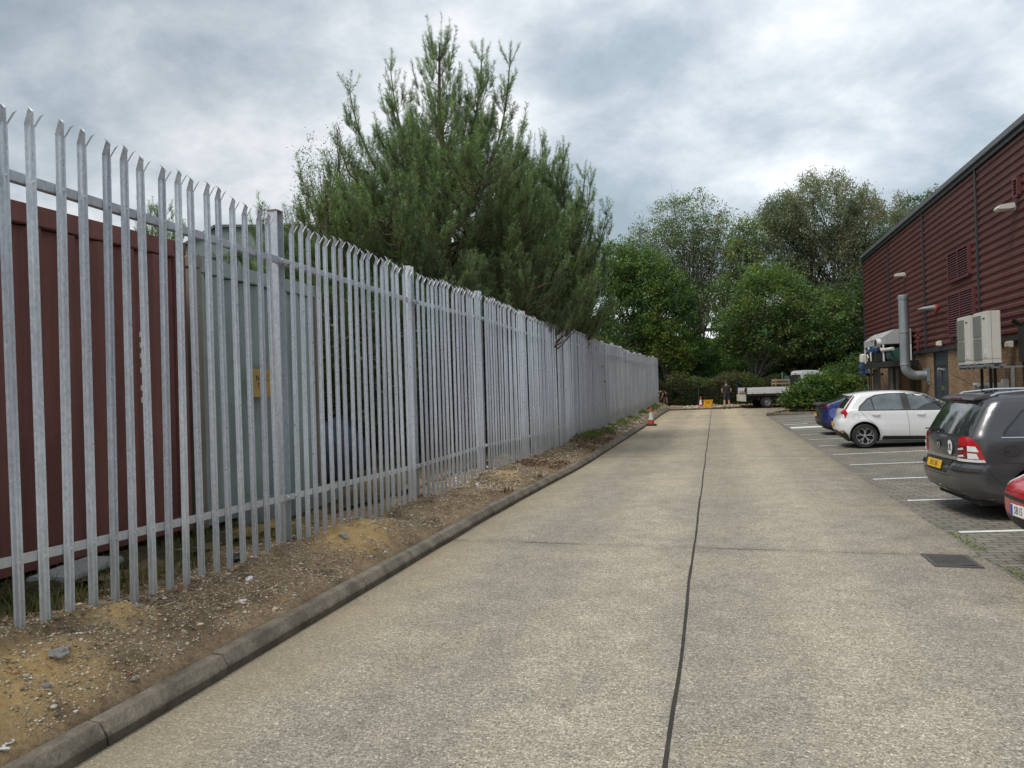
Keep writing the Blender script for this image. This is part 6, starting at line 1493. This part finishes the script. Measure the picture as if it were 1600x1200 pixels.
    X, Y, Z = X[keep], Y[keep], Z[keep]; n = len(X); pal = np.array([(.075, .11, .034), (.10, .12, .045), (.085, .07, .038), (.06, .095, .028)]); c = pal[(fnoise(X, Z, .9, 39)*4*.8+r.random(n)*.8).astype(int).clip(0, 3)]*np.exp(r.normal(size=(n, 1))*.25)
    V, cc = leaf_quads(np.stack([X, Y, Z], -1), .10+.06*r.random(n), .06, c, .2, None, r); tag(quads_obj('bramble_hedge', V, cc, M_LEAF), 'tangled brown and green bramble hedge at the foot of the ivy bank', 'hedge', kind='stuff')
    # far backdrop of woodland beyond the bank, and trees well behind the yard
    n = 60000; X = -70+150*r.random(n); Y = 82+6*r.random(n); top = 7+3.5*fnoise(X, X*0, .16, 41)+2*fnoise(X, X*0, .6, 42); top = np.where((X > -7) & (X < 4), 4.6, top); Z = 1+(top-1)*r.random(n)**.8; c = np.array((.05, .07, .035))[None]*(.6+.8*fnoise(X, Z, .7, 43))[:, None]
    V, cc = leaf_quads(np.stack([X, Y, Z], -1), .5, .35, c, .3, None, r); tag(quads_obj('distant_woodland', V, cc, M_LEAF), 'low far off woodland line beyond the bank', 'woodland', kind='stuff')
    # guard rail on the road along the top of the bank
    g = thing('guard_rail', 'pale metal guard rail glimpsed at the top of the ivy bank', 'barrier', (0, 61.5, 5.0)); MB().bb(-9, 7, -.02, .02, .95, 1.25).build('rail', M_WHITEMETAL, g)
    for x in range(-8, 7, 3): MB().bb(x-.05, x+.05, .03, .12, -.3, 1.1).build('post', M_GREYMETAL, g)
    # green wire mesh fence in front of the hedge
    gm = pm('green_wire', (.03, .06, .045), .6); g = thing('mesh_fence', 'dark green wire mesh fence in front of the bramble hedge', 'fence', (0, 49.9, .05))
    for x in (-3.6, -1.1, 1.4, 3.9, 6.4): MB().bb(x-.03, x+.03, -.03, .03, 0, 2.15).build('post', gm, g)
    m = MB()
    for z in np.arange(.1, 2.1, .2): m.bar((-3.6, -.035, z), (6.4, -.035, z), .006)
    for x in np.arange(-3.6, 6.4, .1): m.bar((x, -.04, .05), (x, -.04, 2.05), .005)
    m.build('mesh_panel', gm, g)
forest()
# ------------------------------------------------------------------ people
M_SKIN = pm('skin', (.48, .28, .20), .55, var=.1, scale=6); M_BLACKCLOTH = pm('black_cloth', (.022, .022, .026), .9, var=.3, scale=14, bmp=.3, bscale=20)
M_NAVY = pm('navy_cloth', (.03, .034, .05), .9, var=.3, scale=14, bmp=.3, bscale=20); M_BOOT = pm('work_boot', (.05, .035, .025), .8, var=.3); M_HAIR = pm('dark_hair', (.04, .028, .02), .8, var=.3, scale=30); M_GREYHAIR = pm('grey_hair', (.42, .40, .38), .8, var=.2, scale=30); M_SOCK = pm('grey_sock', (.3, .3, .3), .9)
def skin_mesh(name, V, E, Rr, mat, parent, sub=1, root=0):
    me = bpy.data.meshes.new(name); me.from_pydata([tuple(v) for v in V], E, []); o = bpy.data.objects.new('t', me); COL.objects.link(o)
    md = o.modifiers.new('s', 'SKIN'); md.use_smooth_shade = True; md.branch_smoothing = .6
    sv = me.skin_vertices[0].data
    for i, r_ in enumerate(Rr): sv[i].radius = (r_, r_) if isinstance(r_, (int, float)) else r_; sv[i].use_root = (i == root)
    s2 = o.modifiers.new('d', 'SUBSURF'); s2.levels = sub
    out = bpy.data.meshes.new_from_object(o.evaluated_get(bpy.context.evaluated_depsgraph_get())); bpy.data.objects.remove(o); out.name = name; out.materials.clear(); out.materials.append(mat)
    out.polygons.foreach_set('use_smooth', [True]*len(out.polygons)); out.update()
    return mkobj(name, out, parent)
class Sk:
    def __init__(s): s.v = []; s.e = []; s.r = []
    def add(s, p, r, frm=None):
        s.v.append(Vector(p)); s.r.append(r)
        if frm is not None: s.e.append((frm, len(s.v)-1))
        return len(s.v)-1
    def chain(s, pts, rs, frm=None):
        for p, r in zip(pts, rs): frm = s.add(p, r, frm)
        return frm
def fingers(sk, w, d, side_v, up_v, curl=.5):
    """palm and five fingers from wrist index w; d forward along hand, side_v across the palm"""
    P = sk.v[w]; palm = sk.add(P+d*.05, .026, w)
    for k, (off, L) in enumerate(((-.03, .062), (-.01, .074), (.011, .07), (.031, .055))):
        b = sk.add(P+d*.092+side_v*off, .0095, palm); m_ = sk.add(P+d*(.092+L*.5)+side_v*off*1.1-up_v*L*.18*curl*2, .0088, b); sk.add(P+d*(.092+L*.85)+side_v*off*1.1-up_v*L*.6*curl*2, .0075, m_)
    t = sk.add(P+d*.045-side_v*.038, .011, palm); sk.add(P+d*.085-side_v*.055-up_v*.012, .0085, t)
def head(parent, c, fwd, up, hair_mat, cap=None):
    """head joined on top of the neck: skull, jaw, nose, ears, eyes, mouth"""
    fwd = Vector(fwd).normalized(); up = Vector(up).normalized(); sd = fwd.cross(up).normalized(); up = sd.cross(fwd).normalized(); c = Vector(c)
    def T(x, y, z): return c+sd*x+fwd*y+up*z
    bm = bmesh.new(); bmesh.ops.create_uvsphere(bm, u_segments=20, v_segments=14, radius=1)
    for v in bm.verts:
        x, y, z = v.co; jaw = 1-.28*max(0, -z)**1.2; fx = x*.076*jaw; fy = y*(.098 if y < 0 else .092)*(1-.12*max(0, -z)); fz = z*.118
        if y > .75 and abs(x) < .22 and -.45 < z < .12: fy += .018*(1-abs(x)/.22)*(1-abs(z+.2)/.35)
        if y > .6 and .15 < abs(x) < .55 and .0 < z < .25: fy -= .008
        v.co = T(fx, fy, fz)
    for s in (-1, 1):
        g = bmesh.ops.create_uvsphere(bm, u_segments=8, v_segments=6, radius=1)
        for v in g['verts']: x, y, z = v.co; v.co = T(s*.078+x*.010, -.005+y*.018, -.005+z*.032)
    me = bpy.data.meshes.new('head'); bm.to_mesh(me); bm.free(); me.materials.append(M_SKIN); me.polygons.foreach_set('use_smooth', [True]*len(me.polygons)); hd = mkobj('head', me, parent)
    dk = M_BKLET
    for s in (-1, 1):
        m = MB(); m.lathe([(0, -.004), (.008, 0), (0, .004)], 8); m.v = [tuple(T(s*.03+p[0], .083+p[1]*.5, .014+p[2]*.8)) for p in m.v]; m.build('eye', dk, hd)
    m = MB(); m.box((0, 0, 0), (.045, .008, .006)); m.v = [tuple(T(p[0], .084+p[1], -.062+p[2])) for p in m.v]; m.build('mouth', pm('lips', (.33, .13, .11), .5), hd)
    bm = bmesh.new(); bmesh.ops.create_uvsphere(bm, u_segments=20, v_segments=14, radius=1)
    dl = [v for v in bm.verts if v.co.z < (-.35 if v.co.y < -.1 else .32+.25*v.co.y)]
    bmesh.ops.delete(bm, geom=dl, context='VERTS')
    for v in bm.verts: x, y, z = v.co; q = 1+.03*sin(x*19+z*13); v.co = T(x*.084*q, y*.106*q-.003, z*.127*q)
    me = bpy.data.meshes.new('hair'); bm.to_mesh(me); bm.free(); me.materials.append(hair_mat); me.polygons.foreach_set('use_smooth', [True]*len(me.polygons)); mkobj('hair', me, parent)
    if cap:
        bm = bmesh.new(); bmesh.ops.create_uvsphere(bm, u_segments=20, v_segments=14, radius=1); dl = [v for v in bm.verts if v.co.z < .22]; bmesh.ops.delete(bm, geom=dl, context='VERTS')
        for v in bm.verts: x, y, z = v.co; v.co = T(x*.092, y*.113, z*.135)
        m2 = MB(); 
        me = bpy.data.meshes.new('cap'); bm.to_mesh(me); bm.free(); me.materials.append(cap); o = mkobj('cap', me, parent)
        m2.add([T(-.07, .085, .04), T(.07, .085, .04), T(.05, .175, .025), T(-.05, .175, .025), T(-.07, .085, .048), T(.07, .085, .048), T(.05, .175, .033), T(-.05, .175, .033)], [(0, 1, 2, 3), (4, 7, 6, 5), (0, 4, 5, 1), (1, 5, 6, 2), (2, 6, 7, 3), (3, 7, 4, 0)]); m2.build('peak', cap, o)
def boots(parent, pts):
    for (x, y, a) in pts:
        c, s = cos(a), sin(a); m = MB()
        m.add([], [])
        prof = [(-.09, .0), (.19, .0), (.20, .035), (.12, .07), (.05, .10), (.045, .17), (-.075, .17), (-.095, .06)]
        b = MB(); b.prism(prof, 'x', -.045, .045); b.v = [(x+p[0]*c-p[1]*s, y+p[0]*s+p[1]*c, p[2]) for p in b.v]; b.build('boot', M_BOOT, parent, bevel=.012, smooth=True)
def cloth_shell(name, chains, mat, parent):
    k = Sk()
    roots = {}
    for pts, rs, frm in chains:
        f = roots.get(frm)
        for i, (p, r_) in enumerate(zip(pts, rs)): f = k.add(p, r_, f)
        roots[len(roots)] = f if frm is None else f
    return skin_mesh(name, k.v, k.e, k.r, mat, parent)
def standing_person(loc, rz, s=1.):
    # local: faces +y
    p = thing('person', 'person standing with back turned in dark t shirt, shorts and cap beside the truck', 'person', loc, rz, s)
    sk = Sk(); pel = sk.add((0, 0, .98), (.135, .10)); ch = sk.add((0, -.01, 1.18), (.135, .10), pel); c2 = sk.add((0, -.01, 1.38), (.165, .11), ch); nk = sk.add((0, 0, 1.50), .058, c2); sk.add((0, .01, 1.58), .055, nk)
    for s_ in (-1, 1):
        hip = sk.add((s_*.095, 0, .90), .095, pel); kn = sk.add((s_*.13, .02, .50), .058, hip); cf = sk.add((s_*.14, -.015, .34), .056, kn); an = sk.add((s_*.15, -.02, .10), .038, cf); sk.add((s_*.165, .10, .045), .036, an)
        sh = sk.add((s_*.185, -.01, 1.43), .062, c2); el = sk.add((s_*.285, -.06, 1.16), .043, sh); fa = sk.add((s_*.27, .08, 1.08), .038, el); wr = sk.add((s_*.20, .20, 1.05), .026, fa)
        fingers(sk, wr, Vector((-s_*.35, .9, .1)).normalized(), Vector((s_*.2, .1, .95)).normalized(), Vector((s_, .3, 0)).normalized(), .5)
    skin_mesh('body', sk.v, sk.e, sk.r, M_SKIN, p)
    head(p, (0, .02, 1.665), (0, 1, -.12), (0, 0, 1), M_HAIR, M_NAVY)
    k = Sk(); a0 = k.add((0, 0, .87), (.20, .16)); a = k.add((0, 0, .98), (.195, .15), a0); b = k.add((0, -.01, 1.16), (.17, .13), a); c = k.add((0, -.012, 1.40), (.19, .13), b); k.add((0, 0, 1.49), .07, c)
    for s_ in (-1, 1): e = k.add((s_*.19, -.01, 1.43), .08, c); k.add((s_*.25, -.04, 1.25), .068, e)
    skin_mesh('t_shirt', k.v, k.e, k.r, M_BLACKCLOTH, p)
    k = Sk(); t_ = k.add((0, 0, 1.06), (.165, .125)); a = k.add((0, 0, .95), (.178, .135), t_)
    for s_ in (-1, 1): e = k.add((s_*.10, 0, .84), .112, a); k.add((s_*.13, .015, .56), .088, e)
    skin_mesh('shorts', k.v, k.e, k.r, M_NAVY, p)
    for s_ in (-1, 1): MB().lathe([(.05, 0), (.055, .1), (.052, .14)], 12, origin=(s_*.15, -.02, .14), close=False).build('sock', M_SOCK, p)
    boots(p, [(-.155, -.0, .12), (.155, -.0, -.12)])
def bending_person(loc, rz, s=1.):
    p = thing('person', 'person bending forward in black clothes with bare lower legs at the end of the fence', 'person', loc, rz, s)
    sk = Sk(); pel = sk.add((0, -.10, .95), (.13, .105)); ch = sk.add((0, .10, 1.04), (.135, .11), pel); c2 = sk.add((0, .32, 1.05), (.16, .12), ch); nk = sk.add((0, .45, 1.00), .058, c2); sk.add((0, .52, .97), .055, nk)
    for s_ in (-1, 1):
        hip = sk.add((s_*.095, -.08, .87), .098, pel); kn = sk.add((s_*.14, .02, .49), .06, hip); cf = sk.add((s_*.15, -.03, .33), .056, kn); an = sk.add((s_*.16, -.04, .10), .038, cf); sk.add((s_*.17, .08, .045), .036, an)
        sh = sk.add((s_*.18, .34, 1.0), .062, c2); el = sk.add((s_*.21, .36, .74), .043, sh); wr = sk.add((s_*.13, .46, .52), .027, el)
        fingers(sk, wr, Vector((-s_*.1, .3, -.9)).normalized(), Vector((s_*.3, .9, .3)).normalized(), Vector((s_, 0, 0)), .4)
    skin_mesh('body', sk.v, sk.e, sk.r, M_SKIN, p)
    head(p, (0, .62, .93), (0, .35, -1), (0, 1, .3), M_GREYHAIR)
    k = Sk(); a = k.add((0, -.13, .94), (.18, .15)); b = k.add((0, .12, 1.045), (.165, .135), a); c = k.add((0, .34, 1.05), (.185, .14), b); k.add((0, .42, 1.02), .07, c)
    for s_ in (-1, 1): e = k.add((s_*.185, .34, 1.0), .08, c); k.add((s_*.20, .35, .86), .066, e)
    skin_mesh('t_shirt', k.v, k.e, k.r, M_BLACKCLOTH, p)
    k = Sk(); a = k.add((0, -.10, .94), (.172, .145))
    for s_ in (-1, 1): e = k.add((s_*.10, -.07, .80), .115, a); k.add((s_*.135, .0, .55), .09, e)
    skin_mesh('shorts', k.v, k.e, k.r, M_BLACKCLOTH, p)
    boots(p, [(-.165, -.02, .12), (.165, -.02, -.12)])
standing_person((.66, 46.35, .0), .15, 1.0)
bending_person((-3.30, 49.3, .22), 2.3, .95)

# ------------------------------------------------------------------ road works bits
def cone(loc, s, label, rz=0, tilt=0):
    org = pm('cone_orange', (.55, .07, .025), .55, var=.2, scale=10, dirt=.35); refl = pm('cone_reflective', (.72, .72, .72), .5, var=.12, scale=10, dirt=.35); bs = pm('cone_base', (.02, .02, .022), .8, var=.3, dirt=.3)
    c = thing('traffic_cone', label, 'cone', loc, rz, s, group='traffic cones')
    MB().prism([(-.21, -.15), (-.15, -.21), (.15, -.21), (.21, -.15), (.21, .15), (.15, .21), (-.15, .21), (-.21, .15)], 'z', 0, .06).build('base', bs, c, bevel=.012)
    def r(z): return .135-.105*z/.75
    for z0, z1, mt, n in ((.06, .24, org, 'cone_body'), (.24, .55, refl, 'reflective_sleeve'), (.55, .74, org, 'cone_tip')):
        e = .003 if mt is refl else 0
        MB().lathe([(r(z0)+e, z0), (r(z1)+e, z1)]+([(r(z1)*.7, z1+.012)] if z1 > .7 else []), 24, close=False).build(n, mt, c, smooth=True)
cone((-2.57, 29.55, 0), 1.0, 'orange and white traffic cone on a black base against the left kerb', .2)
cone((-.93, 47.6, .05), .98, 'orange and white traffic cone beside the yellow tub at the road end', .5)
yt = pm('yellow_tub_plastic', (.78, .42, .015), .5, var=.1, scale=6, dirt=.3)
t = thing('builders_tub', 'yellow plastic tub standing at the far end of the road', 'tub', (-.47, 47.05, .02), 0, 1.)
MB().prism([(-.25, 0), (.25, 0), (.29, .52), (-.29, .52)], 'y', -.22, .22).build('body', yt, t, bevel=.03, smooth=True); MB().bb(-.315, .315, -.25, .25, .52, .56).build('rim', yt, t, bevel=.012)
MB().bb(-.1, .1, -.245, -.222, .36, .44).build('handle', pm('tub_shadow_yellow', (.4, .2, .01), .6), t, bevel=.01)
for s in (-.18, .18): MB().bar((s, -.24, .03), (s*1.1, -.262, .5), .03, .02).build('rib', yt, t)

# ------------------------------------------------------------------ flatbed truck
def truck():
    W = paint('truck_white', (.74, .75, .76), rough=.3, dirt=.35); ch = M_DKMETAL
    t = thing('flatbed_truck', 'white dropside flatbed truck with its tailgate hanging down beyond the bush', 'truck', (1.6, 47.2, .02), radians(14), 1.0)
    # local +x forward, rear at 0, half width 1.0
    MB().bb(0.1, 5.1, -.42, -.34, .52, .70).bb(.1, 5.1, .34, .42, .52, .70).bb(.2, .3, -.4, .4, .5, .68).bb(2.2, 2.3, -.4, .4, .5, .68).build('chassis', ch, t)
    MB().bb(0, 3.25, -1.0, 1.0, .76, .88).build('bed_floor', ch, t)
    for s in (-1, 1):
        m = MB(); m.bb(.02, 3.25, s*1.0-.02, s*1.0+.02, .885, 1.27); sd = m.build('side_panel', W, t, bevel=.008)
        m = MB()
        for z in (1.0, 1.13): m.bb(.03, 3.24, s*1.022-.006, s*1.022+.006, z-.012, z+.012)
        m.build('panel_ridge', W, sd)
        for x in (.35, 1.1, 1.9, 2.7): MB().bb(x-.03, x+.03, s*1.02-.02, s*1.02+.03, .80, .92).build('hinge', ch, t)
        for x in (.0, 3.27): MB().bb(x-.03, x+.03, s*1.0-.03, s*1.0+.03, .75, 1.34).build('corner_post', ch, t)
        m = MB(); m.tube([(1.25+.50*cos(a), s*.93, .45+.48*sin(a)) for a in np.linspace(.05, pi-.05, 14)], .03, 6); m.build('mudguard', ch, t)
        MB().bb(1.9, 3.1, s*.93-.02, s*.93+.02, .42, .62).build('side_guard', pm('side_guard_grey', (.35, .36, .36), .6), t)
    tl = pm('tailgate_cream', (.52, .50, .42), .7, var=.15, scale=5, dirt=.45)
    MB().bb(-.055, -.02, -.98, .98, .42, .86).build('tailgate', tl, t, bevel=.006)
    m = MB(); m.bb(-.04, -.015, -.86, -.62, .62, .74); m.build('tail_lamp', M_REDLENS, t); 
    # headboard and cab
    hb = MB(); hb.bb(3.28, 3.33, -.98, .98, .9, 1.95)
    hb.build('headboard', M_BLKPL, t)
    prof = [(3.42, .45), (3.42, 2.18), (3.55, 2.26), (4.35, 2.24), (4.62, 2.12), (5.22, 1.42), (5.62, 1.22), (5.78, .95), (5.8, .45)]
    m = MB(); m.prism(prof, 'y', -.94, .94); m.build('cab', W, t, bevel=.05, smooth=True)
    for s in (-1, 1):
        m = MB(); m.prism([(3.62, 1.38), (3.62, 1.98), (4.38, 1.98), (4.62, 1.85), (4.98, 1.42), (4.9, 1.36)], 'y', s*.943, s*.952); m.build('side_window', M_GLASS, t)
        m = MB(); m.bb(5.0, 5.1, s*1.02-.08, s*1.02+.08, 1.3, 1.65); m.build('door_mirror', M_BLKPL, t, bevel=.02)
        MB().bb(3.75, 3.95, s*.955-.01, s*.955+.01, 1.15, 1.18).build('door_handle', M_BLKPL, t)
        m = MB(); m.bb(3.60, 3.61, s*.946-.003, s*.946+.003, .6, 2.0); m.build('door_seam', M_BLKPL, t)
    m = MB(); m.add([(4.70, -.8, 2.06), (4.70, .8, 2.06), (5.22, .84, 1.47), (5.22, -.84, 1.47)], [(0, 1, 2, 3)]); m.build('windscreen', M_GLASS, t, loc=(.03, 0, .03))
    MB().bb(3.405, 3.418, -.75, .75, 1.45, 2.0).build('rear_window', M_GLASS, t); m = MB(); m.tube([(4.2, .3, 2.22), (4.1, .3, 2.5)], .006, 5); m.build('aerial', M_BLKPL, t)
    for x in (1.25, 4.85):
        for s in (-1, 1): wheel(t, x, s*.84, .365, 'steel', .26, rim=.22)
    # load: pallet crate, tools, posts
    a = radians(14); cx, sx_ = cos(a), sin(a)
    def W2(x, y, z): return (1.6+x*cx-y*sx_, 47.2+x*sx_+y*cx, z)
    wd = pm('old_timber', (.33, .25, .16), .9, var=.3, scale=12)
    c = thing('timber_crate', 'slatted timber crate standing on the truck bed behind the cab', 'crate', W2(2.35, -.3, .91), a)
    m = MB()
    for z in (.12, .36, .6, .8):
        for y in (-.35, .35): m.bb(-.45, .45, y-.012, y+.012, z-.06, z+.05)
        for x in (-.45, .45): m.bb(x-.012, x+.012, -.33, .33, z-.06, z+.05)
    m.build('slats', wd, c); m = MB()
    for x in (-.42, .42):
        for y in (-.32, .32): m.bb(x-.03, x+.03, y-.03, y+.03, 0, .86)
    m.build('posts', wd, c)
    tl_ = pm('rusty_tool', (.16, .08, .05), .8, var=.3); gn = pm('green_tool', (.04, .12, .10), .6)
    o = thing('post_driver', 'upright metal pole with a green cap standing in the truck crate', 'tool', W2(2.45, -.3, 1.0)); MB().tube([(0, 0, 0), (.02, 0, 1.2)], .035, 8).build('pole', M_GREYMETAL, o); MB().bb(.12, .42, -.1, .1, .55, .95).build('cap', gn, o, bevel=.04)
    o = thing('earth_rammer', 'rusty brown tool standing upright left of the pole on the truck', 'tool', W2(2.05, -.25, 1.0)); MB().tube([(0, 0, 0), (0, 0, .7)], .045, 8).build('shaft', tl_, o); MB().bb(-.12, .12, -.1, .1, .65, .82).build('head', tl_, o, bevel=.03)
    gz_ = pm('fence_steel_bundle', (.4, .42, .43), .5, metal=.5)
    m = MB()
    for i in range(9): m.bar((.2, -.6+.12*i, .93+.02*(i % 3)), (3.0, -.55+.12*i, .95+.02*(i % 2)), .06, .03)
    o = m.build('steel_pales', gz_); o.location = (1.6, 47.2, .0); o.rotation_euler = (0, 0, a); tag(o, 'bundle of loose steel pales lying on the truck bed', 'steel bundle')
    rr = random.Random(4)
    for i, lb in enumerate(('dark tool box nearest the tailgate on the truck', 'brown sack of concrete on the left rear of the truck bed', 'grey petrol tool lying across the truck load')):
        m = MB(); sz = ((.5, .35, .28), (.6, .4, .2), (.4, .5, .24))[i]; m.box((0, 0, sz[2]/2), sz)
        if i != 1: m.box((0, 0, sz[2]+.04), (sz[0]*.5, .03, .03)); m.box((sz[0]*.22, 0, sz[2]+.015), (.03, .03, .05)); m.box((-sz[0]*.22, 0, sz[2]+.015), (.03, .03, .05))
        o = m.build(('tool_box', 'cement_sack', 'disc_cutter')[i], (M_DKMETAL, wd, M_GREYMETAL)[i], bevel=.03); o.location = W2((.35, .3, 1.05)[i], (-.4, .45, -.1)[i], .99 if i != 1 else .885); o.rotation_euler = (0, 0, rr.uniform(0, 1)); tag(o, lb, ('tool box', 'sack', 'tool')[i])
truck()
